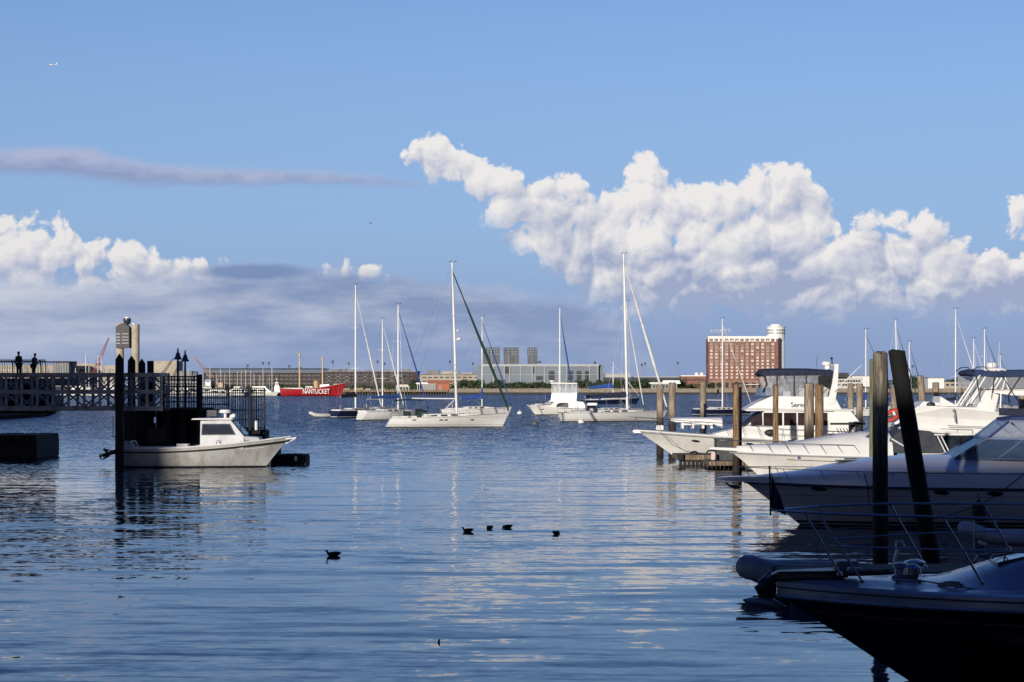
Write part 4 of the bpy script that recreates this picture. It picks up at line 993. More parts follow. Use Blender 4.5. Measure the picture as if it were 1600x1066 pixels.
# red lightship
def lightship():
    D = 1040.0; s = D / F; x = lambda p: (p - 440) * s; z = lambda p: (619 - p) * s
    root = thing('lightship', 'red lightship with NANTUCKET in white letters on its side and two tan masts', 'ship', (px(440, D), D, 0), 0)
    red = hull_mat('hull_red', (.36, .012, .018), bottom=(.12, .02, .02), zb=.35, dirt=.25, rough=.4)
    h = Hull(33, 8, 6.9, 4.2, ob=2.2, rake=-1.5, ws=.6, q=2.4, kst=.4, kbow=.6, d=.4, sag=1.2, taper=1.4); h.shell().build('hull', red, root, True); h.deck(camber=.1).build('deck', mat('ship_deck', (.3, .25, .2), .8), root)
    h.line(0, 1, .0, .12).build('gunwale', mat('gunwale', (.45, .42, .38), .6), root)
    st = MB(); st.slab([(x(443), 3.6, 2.2), (x(443), z(606), 2.2), (x(474), z(606), 2.2), (x(474), 3.2, 2.2)]); st.slab([(x(477), 3.2, 2.3), (x(478), z(603.5), 2.3), (x(489), z(603.5), 2.3), (x(489), 3.2, 2.3)]); st.slab([(x(500), 3.2, 2.2), (x(500), z(601), 2.0), (x(515), z(600), 2.0), (x(516), 3.6, 2.2)]); st.build('deckhouse', WHITE, root, bevel=.1)
    MB().lathe([(1.2, 0), (1.3, 4.6), (1.1, 4.8)], (x(494), 0, 3.2), 14).build('funnel', mat('buff_paint', (.55, .36, .16), .6), root, True)
    wn = MB()
    for p in range(445, 473, 4): wn.box((x(p), -2.2, z(608.5)), (.5, .12, .5))
    for p in (480, 484, 503, 507, 511): wn.box((x(p), -2.25, z(606)), (.6, .3, .6))
    wn.build('window', SMOKE, root)
    tan = mat('tan_mast', (.62, .45, .26), .6)
    for p, yt in ((468, 557), (504, 564)):
        m = MB(); m.path([(x(p), 0, 3.2), (x(p), 0, z(yt + 12)), (x(p), 0, z(yt))], [.42, .34, .25], 10); mo = m.build('mast', tan, root, True)
        l = MB(); l.lathe([(.7, 0), (.75, .1), (.6, .2), (.55, 1.5), (.7, 1.6), (.1, 2.2)], (x(p), 0, z(yt)), 10); l.tube((x(p), 0, z(yt) + 2), (x(p), 0, z(yt - 12)), .08, n=5); l.box((x(p), 0, z(yt + 9)), (1.6, 1.2, .2)); l.build('lantern', tan, mo)
    r_ = MB()
    for a, b_, zz in ((468, 443, 8), (468, 500, 3.2), (504, 478, 8), (504, 536, 6)): r_.tube((x(a), 0, z(572)), (x(b_), 0, zz if zz < 8 else 4), .05, n=4)
    for a in range(444, 536, 6): r_.tube((x(a), -3.2, 3.2), (x(a), -3.2, z(605)), .05, n=4)
    r_.tube((x(444), -3.2, z(605)), (x(515), -3.2, z(605)), .05, n=4); r_.build('rigging', WIRE, root)
    b_ = MB(); b_.ball((x(483), -3.5, z(604)), .0001); 
    lb = MB(); lb.box((x(526), 0, 6.0), (3, 1.5, .8)); lb.build('windlass', mat('buff_paint', (.55, .36, .16), .6), root)
    lettering('NANTUCKET', 3.5, mat('letter_white', (.85, .85, .82), .5), root, (x(495), -4.05, z(612.0)), depth=.12, xs=.66)
lightship()

# small boats at the far left marina
def marina():
    D0 = 1120.0
    root = thing('marina_sailboat', 'small white sailboat lying among many at the far left marina', 'sailboat', (0, 0, 0), 0, 'sailboats at the far left marina')
    h = Hull(10, 3, 1.5, 1.2, ob=.8, ws=.6); h.shell(10, 4).build('hull', hull_mat('hull_far', (.75, .74, .70)), root, True); MB().slab([(2, 1.2, 1), (2.3, 1.9, .9), (6, 1.8, .8), (7.5, 1.4, .5)]).build('cabin', WHITE, root)
    m = MB(); m.tube((5.6, 0, 1.5), (5.6, 0, 15), .13, .10, 6); m.build('mast', ALU, root); m = MB(); m.tube((5.6, 0, 2.6), (1.5, 0, 2.7), .2, .15, 6); m.build('boom', BLUE, root); m = MB(); m.tube((5.6, 0, 14.6), (9.9, 0, 1.6), .06, n=4); m.tube((5.6, 0, 14.9), (0, 0, 1.3), .03, n=4); m.build('stay', WIRE, root)
    mp = MB()
    motor = thing('marina_motorboat', 'small white motorboat lying among the masts of the far left marina', 'motorboat', (0, 0, 0), 0, 'motorboats at the far left marina')
    h = Hull(11, 3.6, 2.0, 1.4, ob=1.4, ws=.9); h.shell(10, 4).build('hull', hull_mat('hull_far', (.75, .74, .70)), motor, True); c = MB(); c.slab([(1, 1.3, 1.5), (1, 3.2, 1.4), (6, 3.2, 1.3), (8, 1.7, .9)]); c.build('cabin', WHITE, motor); c = MB(); c.slab([(2, 3.2, 1.2), (2, 4.3, 1.1), (5, 4.3, 1.1), (5.6, 3.2, 1.1)]); c.build('flybridge', WHITE, motor)
    c = MB(); c.box((3.5, 0, 2.5), (4, 2.86, .7)); c.build('window', SMOKE, motor)
    rnd = random.Random(3); first = True
    for x, yt in ((97, 566), (134, 552), (139, 571), (153, 556), (158, 556), (166, 574), (118, 575), (174, 580), (250, 578), (262, 583), (294, 575), (306, 579), (328, 572), (345, 576), (351, 584), (359, 576), (371, 579), (377, 579), (384, 577), (392, 579), (397, 584), (406, 586), (411, 574), (303, 581), (317, 584), (425, 573), (421, 590), (338, 583), (283, 580), (186, 577), (205, 575), (226, 578)):
        o = root if first else copy_tree(root); first = False
        D = D0 + rnd.uniform(-40, 60); o.location = (px(x, D), D, 0); o.rotation_euler = (0, 0, rnd.choice((0, math.pi)) + rnd.uniform(-1.2, 1.2)); k = (pz(yt, D)) / 15.0; o.scale = (k, k, k)
        o.location -= Matrix.Rotation(o.rotation_euler.z, 3, 'Z') @ Vector((5.6 * k, 0, 0))
    first = True
    for x in (88, 112, 128, 146, 163, 181, 236, 252, 268, 289, 300, 313, 326, 341, 355, 366, 383, 399, 412, 420):
        o = motor if first else copy_tree(motor); first = False
        D = D0 - 45 + rnd.uniform(-20, 20); o.location = (px(x, D), D, 0); o.rotation_euler = (0, 0, rnd.choice((0, math.pi)) + rnd.uniform(-.5, .5)); k = rnd.uniform(.8, 1.25); o.scale = (k, k, k)
marina()
def white_tug():
    D = 1060.0; s = D / F
    root = thing('workboat', 'white workboat with a tall wheelhouse at the stern of the red lightship', 'workboat', (px(424, D), D, 0), 0)
    h = Hull(6.5, 3.4, 2.2, 1.6, ws=.8); h.shell(10, 5).build('hull', hull_mat('hull_grey', (.3, .31, .32)), root, True)
    c = MB(); c.slab([(1.6, 1.8, 1.2), (1.6, 5.2, 1.1), (4.4, 5.2, 1.1), (4.8, 1.8, 1.2)]); c.slab([(2, 5.2, .8), (2, 7.2, .8), (3.8, 7.2, .8), (4, 5.2, .8)]); c.build('wheelhouse', WHITE, root, bevel=.1); c = MB(); c.box((3.1, 0, 6.3), (1.7, 1.7, .6)); c.build('window', SMOKE, root); c = MB(); c.tube((2.8, 0, 7), (2.8, 0, 10), .12, .06, 6); c.box((2.8, 0, 9), (1.2, .1, .1)); c.build('mast', WHITE, root)
    o = simple_building('dock_sign', 'white and blue notice board standing in the far marina', [('board', WHITE, [(321, 329, 594, 603, .5)]), ('stripe', mat('sign_blue', (.02, .06, .3), .5), [(322, 328, 594.6, 597, .2, .2)]), ('post', GREYM, [(322, 322.8, 603, 612, .4), (327, 327.8, 603, 612, .4)])], 1125, 'sign')
white_tug()
simple_building('low_hall', 'low pale hall behind the far left marina boats', [('wall', CONG, [(276, 330, 596, 610, 12), (200, 276, 592, 610, 12)]), ('roof', ROOF, [(199, 331, 590.5, 591.9, 14, 1)]), ('window_band', DARKW, rows(203, 328, 8, 5, (599,), 3))], 1370)

# ------------------------------------------------------------------ left foreground
PW = wood_mat('black_pile_wood', (.022, .020, .018), (.010, .009, .008), ztar_shade=1.5)
GANG = mat('gangway_alloy', (.20, .22, .25), .5, metal=.35, scale=1.5, var=.2)
BLK = mat('dark_timber', (.020, .018, .017), .85, scale=2, var=.3, bump=.02)

def pile(x, ytop, D, wpx, m, label, group=None, lean=(0, 0), pointed=False, cat='piling', seed=0, zbot=-1.5, rough_top=False):
    r = wpx * D / F / 2; zt = pz(ytop, D); rnd = random.Random(seed + int(x)); n = 14
    base = Vector((px(x, D), D, 0)); k = 12; rg = []; ph = rnd.uniform(0, 6)
    for i in range(k + 1):
        z = lerp(zbot, zt - (r * 1.3 if pointed else 0), i / k); rr = r * (1.04 - .08 * i / k)
        rg.append([Vector((lean[0] * z / zt + rr * (1 + .05 * math.sin(3 * a + ph) + .03 * rnd.uniform(-1, 1)) * math.cos(a), lean[1] * z / zt + rr * (1 + .05 * math.sin(2 * a + ph)) * math.sin(a), z)) for a in [2 * math.pi * j / n for j in range(n)]])
    if pointed: rg.append([Vector((lean[0] + .02 * math.cos(a), .02 * math.sin(a), zt)) for a in [2 * math.pi * j / n for j in range(n)]])
    elif rough_top:
        last = rg[-1]; rg[-1] = [p + Vector((0, 0, rnd.uniform(-.06, .03))) for p in last]; rg.append([Vector((lean[0] + (p.x - lean[0]) * .55, lean[1] + (p.y - lean[1]) * .55, zt + rnd.uniform(-.05, .06))) for p in last])
    mb = MB().rings(rg)
    return tag(mb.build('piling', m, None, True, loc=base), label, cat, group)
GL = 'black pilings of the gangway landing'
pile(186.5, 553, 122.5, 13.5, PW, 'tallest black pointed piling, standing in the water at the stern of the pilothouse boat', GL, pointed=True)
pile(205.5, 556, 129, 12.5, PW, 'second black pointed piling from the left behind the gangway', GL, pointed=True)
pile(221.5, 560.5, 131, 11.5, PW, 'third black pointed piling from the left behind the gangway', GL, pointed=True)
pile(235, 564, 132, 10.5, PW, 'flat topped black piling, rightmost of the four behind the gangway', GL)

def gangway():
    D = 124.0; Y0, Y1 = D, D + 2.6; x0, x1 = px(-260, D), px(254, D)
    z = lambda y: pz(y, D)
    root = thing('gangway', 'long grey metal truss gangway crossing from the left edge to the landing', 'gangway', (px(120, D), D, 0)); pi = Matrix.Translation(root.location).inverted()
    def P(mb, n, m=GANG, par=None, bevel=0):
        o = mb.build(n, m, par or root, bevel=bevel); o.matrix_parent_inverse = pi if par is None else Matrix(); return o
    L = x1 - x0
    for Y in (Y0, Y1):
        c = MB()
        for y, hh in ((586, .26), (612.5, .27), (638.5, .28)): c.box(((x0 + x1) / 2, Y, z(y)), (L, .14, hh))
        co = P(c, 'chord')
        wv = MB(); n = 21; st = L / n
        for i in range(n + 1):
            X = x0 + st * i; wv.box((min(X, x1 - .08), Y, (z(590) + z(635)) / 2), (.16, .1, z(590) - z(635) + .2))
        P(wv, 'upright')
        dg = MB()
        for i in range(n):
            a, b = x0 + st * i, x0 + st * (i + 1)
            s1 = (a, b) if i % 2 else (b, a)
            dg.tube((s1[0], Y, z(610)), (s1[1], Y, z(589)), .055, n=6); dg.tube((s1[1], Y, z(636)), (s1[0], Y, z(615)), .055, n=6)
            mx_ = (a + b) / 2; dg.tube((mx_, Y, z(589)), ((s1[0] + mx_) / 2, Y, z(600)), .035, n=5)
        P(dg, 'diagonal')
    fl = MB(); fl.box(((x0 + x1) / 2, (Y0 + Y1) / 2, z(637)), (L, 2.4, .1)); P(fl, 'walkway', mat('walkway', (.06, .06, .065), .8))
    cb = MB()
    for i in range(22): cb.box((x0 + L / 21 * i + (.1 if i == 0 else 0) - (.1 if i == 21 else 0), (Y0 + Y1) / 2, z(586)), (.1, 2.4, .12))
    P(cb, 'cross_beam')
gangway()

def upper_pier():
    D = 139.0; zd = 5.55
    root = thing('pier', 'dark raised pier deck with a curved picket railing at the left edge', 'pier', (px(0, D), D, 0)); pi = Matrix.Translation(root.location).inverted()
    def P(mb, n, m, par=None):
        o = mb.build(n, m, par or root); o.matrix_parent_inverse = pi if par is None else Matrix(); return o
    xa, xb = px(-260, D), px(93, D)
    P(MB().box(((xa + xb) / 2, D + 1, zd - .25), (xb - xa, 10, .5)), 'deck', BLK)
    for X in (xa + 1, xa + 4, xa + 7.5): P(MB().tube((X, D + 1, -1), (X, D + 1, zd - .4), .3, n=10), 'support_pile', BLK)
    P(MB().box(((xa + xb - 1) / 2, D + 3, 4.2), (xb - xa - 1, .4, 2.2)), 'fascia', BLK)
    rl = mat('dark_rail', (.035, .038, .045), .5, metal=.3)
    for k, Y in enumerate((D - 3.8, D + 5.8)):
        r_ = MB(); r_.tube((xa, Y - .35, zd + 1.22), (xb, Y - .35, zd + 1.22), .035, n=6); r_.tube((xa, Y, zd + .12), (xb, Y, zd + .12), .03, n=6); r_.tube((xa, Y - .12, zd + 1.15), (xb, Y - .12, zd + 1.15), .02, n=6); ro = P(r_, 'rail', rl)
        b = MB(); n = int((xb - xa) / .17)
        for i in range(n):
            X = xa + .17 * i; b.path([(X, Y, zd), (X, Y, zd + .85), (X, Y - .12, zd + 1.1), (X, Y - .35, zd + 1.22)], .011, 4)
        P(b, 'baluster', rl, ro)
        b = MB()
        for i in range(int((xb - xa) / 1.9) + 1): b.path([(xa + 1.9 * i, Y, zd), (xa + 1.9 * i, Y, zd + .9), (xa + 1.9 * i, Y - .35, zd + 1.2)], .035, 6)
        P(b, 'post', rl)
upper_pier()

def person(label, loc, face, shirt, trousers, skin=(.35, .2, .13), hairc=(.02, .015, .012), lean=0.0, h=1.78, arm='rail', hood=False):
    """standing figure: one skinned body, clothes and hair as children; face = heading in degrees"""
    s = h / 1.78; root = thing('person', label, 'person', loc, R(face))
    V = [(0, 0, .93), (0, .02, 1.10), (0, .03, 1.28), (0, .03, 1.43), (0, .035, 1.52), (0, .05, 1.60), (0, .06, 1.70),
         (.09, 0, .90), (.10, .02, .50), (.10, -.01, .09), (.11, .13, .04), (-.09, 0, .90), (-.11, .0, .50), (-.11, -.03, .09), (-.12, .11, .04),
         (.17, .03, 1.42), (.23, .03, 1.16), (.20, .24, 1.06), (.19, .32, 1.06), (-.17, .03, 1.42), (-.23, .04, 1.16), (-.20, .26, 1.06), (-.19, .34, 1.06)]
    Rr = [.15, .14, .155, .13, .06, .075, .092, .10, .065, .045, .04, .10, .065, .045, .04, .065, .045, .034, .035, .065, .045, .034, .035]
    E = [(0, 1), (1, 2), (2, 3), (3, 4), (4, 5), (5, 6), (0, 7), (7, 8), (8, 9), (9, 10), (0, 11), (11, 12), (12, 13), (13, 14), (3, 15), (15, 16), (16, 17), (17, 18), (3, 19), (19, 20), (20, 21), (21, 22)]
    V = [(x, y + lean * max(0, z - .9), z) for x, y, z in V]
    k = len(V)
    for hnd, sx in ((18, 1), (22, -1)):                   # fingers and thumb
        bx, by, bz = V[hnd]
        for f, (ox, ln) in enumerate(((.028, .075), (.010, .085), (-.009, .08), (-.027, .065))):
            V += [(bx + ox, by + .05, bz + .005), (bx + ox, by + .05 + ln * .6, bz - .01), (bx + ox, by + .05 + ln * .8, bz - .04)]; Rr += [.011, .009, .008]
            E += [(hnd, k), (k, k + 1), (k + 1, k + 2)]; k += 3
        V += [(bx - sx * .045, by + .03, bz - .01), (bx - sx * .055, by + .06, bz - .03)]; Rr += [.012, .009]; E += [(hnd, k), (k, k + 1)]; k += 2
    def skinned(name, V, E, Rr, m, par, grow=0.0, sub=2):
        me = bpy.data.meshes.new(name); me.from_pydata([Vector(v) * s for v in V], E, []); o = bpy.data.objects.new(name, me); COL.objects.link(o)
        md = o.modifiers.new('skin', 'SKIN'); 
        for i, sv in enumerate(me.skin_vertices[0].data): sv.radius = ((Rr[i] + grow) * s, (Rr[i] * (.78 if i < 4 and len(V) > 12 else 1) + grow) * s); sv.use_root = (i == 0)
        sb = o.modifiers.new('sub', 'SUBSURF'); sb.levels = sb.render_levels = sub
        dg = bpy.context.evaluated_depsgraph_get(); m2 = bpy.data.meshes.new_from_object(o.evaluated_get(dg)); o.modifiers.clear(); o.data = m2; m2.materials.clear(); m2.materials.append(m); m2.polygons.foreach_set('use_smooth', [True] * len(m2.polygons)); o.parent = par
        return o
    sk = mat('skin_%d' % int(skin[0] * 100), skin, .6)
    body = skinned('body', V, E, Rr, sk, root)
    tv = [0, 1, 2, 3, 15, 16, 17, 19, 20, 21]; te = [(0, 1), (1, 2), (2, 3), (3, 15), (15, 16), (16, 17), (3, 19), (19, 20), (20, 21)]
    ix = {v: i for i, v in enumerate(tv)}
    skinned('jacket', [V[i] for i in tv], [(ix[a], ix[b]) for a, b in te], [Rr[i] for i in tv], mat('cloth_' + label.split()[2], shirt, .9, scale=8), root, .025)
    lv = [0, 7, 8, 9, 11, 12, 13]; ix = {v: i for i, v in enumerate(lv)}
    skinned('trousers', [V[i] for i in lv], [(ix[a], ix[b]) for a, b in ((0, 7), (7, 8), (8, 9), (0, 11), (11, 12), (12, 13))], [Rr[i] for i in lv], mat('trousers_' + label.split()[2], trousers, .9, scale=8), root, .018)
    hd = Vector(V[6]) * s
    hb = MB(); hb.ball(hd + Vector((0, -.016, .012)), .100 * s, 14, (.95, 1.0, .95)); hb.build('hair', mat('hair', hairc, .7), root, True)
    nb_ = MB(); nb_.ball(hd + Vector((0, .085 * s, -.03)), .016, 8); nb_.build('nose', sk, root, True)
    eb = MB()
    for sx in (.033, -.033): eb.ball(hd + Vector((sx, .083 * s, .0)), .011, 8)
    eb.build('eye', BLACK, root, True)
    sh = MB()
    for i in (10, 14): p = Vector(V[i]) * s; sh.ball(p + Vector((0, -.03, 0)), .085, 10, (.55, 1.5, .55))
    sh.build('shoe', BLACK, root, True)
    return root
person('person in dark clothing leaning toward the railing at the far left', (px(20.5, 134.7), 134.7 + 1.6, 5.55), 160, (.02, .02, .022), (.015, .015, .018), h=1.80)
person('person in a green top looking down at the railing, right of the dark figure', (px(43.5, 134.7), 134.7 + 1.6, 5.55), 250, (.05, .11, .085), (.02, .02, .024), lean=.1, h=1.68)

def landing():
    D = 131.0
    root = thing('landing_stage', 'black timber landing stage with a platform and wire cage fence behind the pilothouse boat', 'landing stage', (px(260, D), D, 0)); pi = Matrix.Translation(root.location).inverted()
    def P(mb, n, m=BLK, par=None, bevel=0):
        o = mb.build(n, m, par or root, bevel=bevel); o.matrix_parent_inverse = pi if par is None else Matrix(); return o
    P(pxbox(MB(), 198, 420, 694, 716, D, 7), 'float')
    b = MB(); pxbox(b, 255, 312, 638, 643, D, 6); P(b, 'platform')
    b = MB()
    for x in (199, 222, 262, 285, 311): b.tube(at(x, 700, D), at(x, 640, D), .22, n=10)
    P(b, 'post')
    w_ = MB(); pxbox(w_, 198, 223, 641, 699, D, .15, -2.5); pxbox(w_, 232, 312, 643, 699, D, .15, -2.8); pxbox(w_, 225, 232, 641, 653, D, .15, -2.6); pxbox(w_, 225, 232, 662, 699, D, .15, -2.6); P(w_, 'wall_panel')
    b = MB(); pxbox(b, 230, 262, 668, 694, D, 1.2, 0.2); P(b, 'dock_box', mat('dark_box', (.03, .03, .034), .7), bevel=.05)
    b = MB(); pxbox(b, 196, 312, 640, 641.5, D, 6.2, .2); P(b, 'beam')
    ir = mat('fence_iron', (.012, .012, .014), .6)
    def fence(x0, x1, yt, yb, D2, st, rails, r=.017, nm='fence'):
        f = MB(); x = x0
        while x <= x1: f.tube(at(x, yb, D2), at(x, yt, D2), r, n=4); x += st
        for y in rails: f.tube(at(x0, y, D2), at(x1, y, D2), r * 1.5, n=5)
        return P(f, nm, ir)
    fence(255, 314, 588, 640, D - .3, 4.4, (588.5, 594, 604, 616, 628), .03)
    fence(255, 314, 600, 640, D + 5, 5.2, (600, 610, 622), .022)
    fence(314, 358, 608, 655, D + 1.5, 3.3, (608, 614, 622, 632, 640), .024)
    fence(358, 413.5, 606.5, 672, D + 1.5, 3.3, (606.5, 614, 641, 656, 668), .024)
    fence(363, 412, 610, 670, D + 6, 4.1, (610, 620), .02)
    p_ = MB()
    for x, yt, yb, r in ((313, 585, 655, .14), (309, 586, 640, .09), (256, 586, 690, .08), (357, 606, 672, .05), (391, 605, 690, .10), (413.5, 606, 676, .05)): p_.tube(at(x, yb, D + .5), at(x, yt, D + .5), r, n=8)
    P(p_, 'fence_post', ir)
    b = MB(); pxbox(b, 378, 414, 672, 690, D + 2, 2.5, 0); pxbox(b, 384, 398, 668, 673, D + 2, 1, 0); P(b, 'equipment_cover', BLACKC, bevel=.15)
    b = MB(); b.lathe([(.12, 0), (.13, .5), (.05, .62)], at(400, 672, D + 1), 10); P(b, 'lantern', WHITE)
    b = MB(); b.path([at(178, 683, D - 8), at(176.5, 683, D - 8), at(176.5, 651, D - 8), at(196, 651, D - 8)], .025, 5); b.path([at(176.5, 683, D - 8), at(196, 683, D - 8)], .025, 5); P(b, 'pile_guide', ir)
landing()

def dockfloat(label, x0, x1, y0, y1, D, dep, m=BLK, cat='float', bumps=True, rz=0):
    root = thing('dock_float', label, cat, (px((x0 + x1) / 2, D), D, 0)); pi = Matrix.Translation(root.location).inverted()
    mb = MB(); pxbox(mb, x0, x1, lerp(y0, y1, .25), y1 + 4, D, dep); o = mb.build('float_body', m, root, bevel=.06); o.matrix_parent_inverse = pi
    mb = MB(); n = max(2, int((x1 - x0) / 9))
    for i in range(n): a, b_ = lerp(x0, x1, i / n), lerp(x0, x1, (i + 1) / n); pxbox(mb, a + .3, b_ - .3, y0 + random.uniform(-.4, .8), lerp(y0, y1, .27), D, dep, .15)
    o = mb.build('bumper', m, root, bevel=.05); o.matrix_parent_inverse = pi
    return root
r_ = dockfloat('black float lying ahead of the pilothouse boat bow', 423, 479, 710, 726, 129, 2.2)
pi = Matrix.Translation(r_.location).inverted(); o = pxbox(MB(), 461, 464.5, 713, 720, 129, .15, .3).build('cleat', WHITE, r_); o.matrix_parent_inverse = pi
dockfloat('long black float block low in the water at the left edge', -120, 57, 680, 713, 139, 7)
def far_quay():
    root = thing('quay', 'dark timber quay receding behind the gangway at the left edge', 'quay', (px(-60, 300), 300, 0)); pi = Matrix.Translation(root.location).inverted()
    a = at(-200, 668, H * F / 64); a.z = 0; b = Vector((px(66, 345), 345, 0)); c = Vector((px(88, 420), 420, 0)); mb = MB()
    for zz, ex, nm, y0 in ((.5, 0, 'crib', -1), (3.2, 1.2, 'deck', .5)):
        q = MB(); q.v = []
        d = [a, b, c, Vector((px(-400, 420), 420, 0))]
        q.rings([[Vector((p.x + ex, p.y - ex, y0)) for p in d], [Vector((p.x + ex, p.y - ex, zz + (0 if nm == 'crib' else 0))) for p in d]]); o = q.build(nm, BLK, root); o.matrix_parent_inverse = pi
far_quay()

def dock_lamp(x, ytop, D, label):
    zt = pz(ytop, D); root = thing('dock_lamp', label, 'lamp post', (px(x, D), D, 0), group='lamps on the landing stage'); k = D / F
    MB().path([(0, 0, 3.4), (0, 0, zt - .4)], [.09, .06], 8).build('post', BLACK, root)
    zs = zt - 17 * k
    MB().lathe([(.04, .75), (.07, .45), (.12, .42), (.16, .25), (.26, .05), (.28, 0), (.2, 0.02), (.03, .3)], (0, 0, zs), 18).build('lamp_shade', mat('shade_metal', (.03, .045, .06), .4), root, True)
    MB().lathe([(.02, 0), (.05, .15), (.02, .3), (.03, .5), (.005, .6)], (0, 0, zt - .6), 8).build('finial', BLACK, root, True)
dock_lamp(278, 545, 131.5, 'left black dock lamp with conical shade above the landing stage')
dock_lamp(289.3, 548, 134, 'right black dock lamp with conical shade above the landing stage')

def pilothouse():
    D = 125.0; s = D / F; x = lambda p: (p - 192) * s; z = lambda p: pz(p, D)
    root = thing('pilothouse_boat', 'white pilothouse workboat with a tilted outboard and a round blue emblem on its cabin', 'workboat', (px(192, D), D, 0), R(0))
    h = Hull(x(454), 3.1, 1.86, 1.18, ob=1.55, pb=.9, rake=-.15, ws=.88, q=2.6, kst=.16, kbow=.62, d=.3, taper=1.9, sag=.08)
    h.shell(36, 10).build('hull', hull_mat('hull_workboat', (.46, .46, .45), (.012, .012, .015), .10, dirt=.75, rough=.4), root, True)
    h.line(0, .995, -.21, .05, .012, n=30).build('rub_rail', RUBBER, root)
    h.line(0, 1, .04, .04, .0, n=30).build('gunwale', WHITE, root)
    h.deck(.0, 1, .05, dz=-.16).build('deck', DECKM, root, True)
    w_ = 1.22
    c = MB().slab([(x(305), .95, w_), (x(317), 1.15, w_ + .02), (x(317), z(657), w_ * .84), (x(364), z(656), w_ * .82), (x(385), z(681), w_ * .92), (x(385), 1.2, w_)])
    WB = mat('workboat_paint', (.55, .56, .57), .5, var=.08, scale=1.5)
    co = c.build('pilothouse', WB, root, bevel=.04)
    MB().slab([(x(303), z(655.5), w_ * .95), (x(305), z(653.5), w_ * .92), (x(364), z(653), w_ * .9), (x(369), z(655.5), w_ * .9)]).build('roof', WHITE, co, bevel=.03)
    g = MB(); fr = MB()
    for sd_ in (1, -1):
        g.pane([(x(320.5), z(678), w_ * .955), (x(370), z(677.5), w_ * .94), (x(362), z(663), w_ * .88), (x(321), z(663), w_ * .885)], sd_, .05, .02)
        fr.pane([(x(319), z(679.5), w_ * .955), (x(372.5), z(679), w_ * .94), (x(363), z(661.7), w_ * .88), (x(319.5), z(661.7), w_ * .885)], sd_, .05, .008)
        for a in (347, 344): pass
    g.build('side_window', SMOKE, co); fr.build('window_frame', BLACK, co)
    g = MB(); 
    for y0, y1 in ((-w_ * .80, -.03), (.03, w_ * .80)): g.quadplate((x(384.3) + .03, y0, z(679)), (x(384.3) + .03, y1, z(679)), (x(366.5) + .03, y1 * .92, z(659)), (x(366.5) + .03, y0 * .92, z(659)), .02)
    g.build('windscreen', SMOKE, co)
    f = MB().slab([(x(380), 1.1, w_ * .95), (x(382), z(681), w_ * .9), (x(406), z(683), w_ * .7), (x(415), z(694), w_ * .5), (x(415), 1.2, w_ * .5)]); fo = f.build('fore_cabin', WB, root, bevel=.04)
    v = MB()
    for sd_ in (1, -1): v.pane([(x(381), z(690.5), w_ * .94), (x(392), z(690), w_ * .88), (x(392), z(687.8), w_ * .87), (x(381), z(688.2), w_ * .93)], sd_, .05, .03)
    v.build('vent', BLACK, fo)
    # round emblem
    def disc(r0, r1, m, off, nm, cx=0, cz=0):
        b = MB(); n = 24; X, Z = x(346) + cx, z(691) + cz; o_ = -(w_ + .015 + off)
        if r0: b.rings([[Vector((X + r0 * math.cos(a), o_, Z + r0 * math.sin(a))) for a in [2 * math.pi * k / n for k in range(n)]], [Vector((X + r1 * math.cos(a), o_, Z + r1 * math.sin(a))) for a in [2 * math.pi * k / n for k in range(n)]]], cap=False)
        else: b.v = [(X + r1 * math.cos(2 * math.pi * k / n), o_, Z + r1 * math.sin(2 * math.pi * k / n)) for k in range(n)]; b.f = [tuple(range(n))]
        return b.build(nm, m, co)
    eb = mat('emblem_blue', (.03, .06, .18), .5); disc(0, .155, eb, 0, 'emblem'); disc(0, .105, WHITE, .006, 'emblem_centre')
    b = MB(); b.box((x(346), -(w_ + .03), z(691)), (.14, .01, .05)); b.box((x(346) + .04, -(w_ + .03), z(691) + .02), (.05, .01, .1)); b.build('emblem_figure', eb, co)
    # roof gear
    b = MB(); b.lathe([(.1, 0), (.36, .03), (.38, .12), (.33, .22), (.05, .25)], (x(352), 0, z(646)), 18); b.tube((x(352), 0, z(654)), (x(352), 0, z(645)), .09, n=8); b.build('radar_dome', WHITE, root, True)
    b = MB(); b.box((x(332), 0, z(646)), (.62, .4, .42)); b.tube((x(332), 0, z(655)), (x(332), 0, z(650)), .05, n=6); b.build('equipment_box', BLACK, root, bevel=.03)
    b = MB(); b.lathe([(.03, -.15), (.12, 0), (.14, .15), (.1, .2)], (x(364), -.3, z(649.5)), 12, 'x'); b.tube((x(364), -.3, z(654)), (x(364), -.3, z(650)), .03, n=6); b.lathe([(.04, 0), (.1, .3)], (x(356), .4, z(652)), 10, 'x'); b.build('searchlight', WHITE, root, True)
    b = MB(); b.tube((x(345), .6, z(654)), (x(345), .6, z(640)), .015, n=5); b.build('antenna', WHITE, root)
    # cockpit clutter, outboard
    b = MB(); b.box((x(240), 0, 1.0), (.8, 1.4, .5)); b.box((x(285), .3, 1.15), (.7, .9, .6)); b.build('cockpit_locker', DECKM, root, bevel=.04)
    b = MB(); 
    for a in (235, 262, 290): b.box((x(a), -.6, 1.12), (.14, .14, .22))
    b.build('cleat', RUBBER, root)
    b = MB(); b.path([(x(214), -.75, .9), (x(212), -.75, 1.3), (x(208), -.75, 1.62)], .045, 6); b.path([(x(214), .75, .9), (x(212), .75, 1.3), (x(208), .75, 1.62)], .045, 6); b.tube((x(208), -.75, 1.62), (x(208), .75, 1.62), .045, n=6); b.build('stern_rail', WHITE, root)
    cowl = mat('outboard_cowl', (.30, .31, .33), .35)
    ob = MB(); rg = []
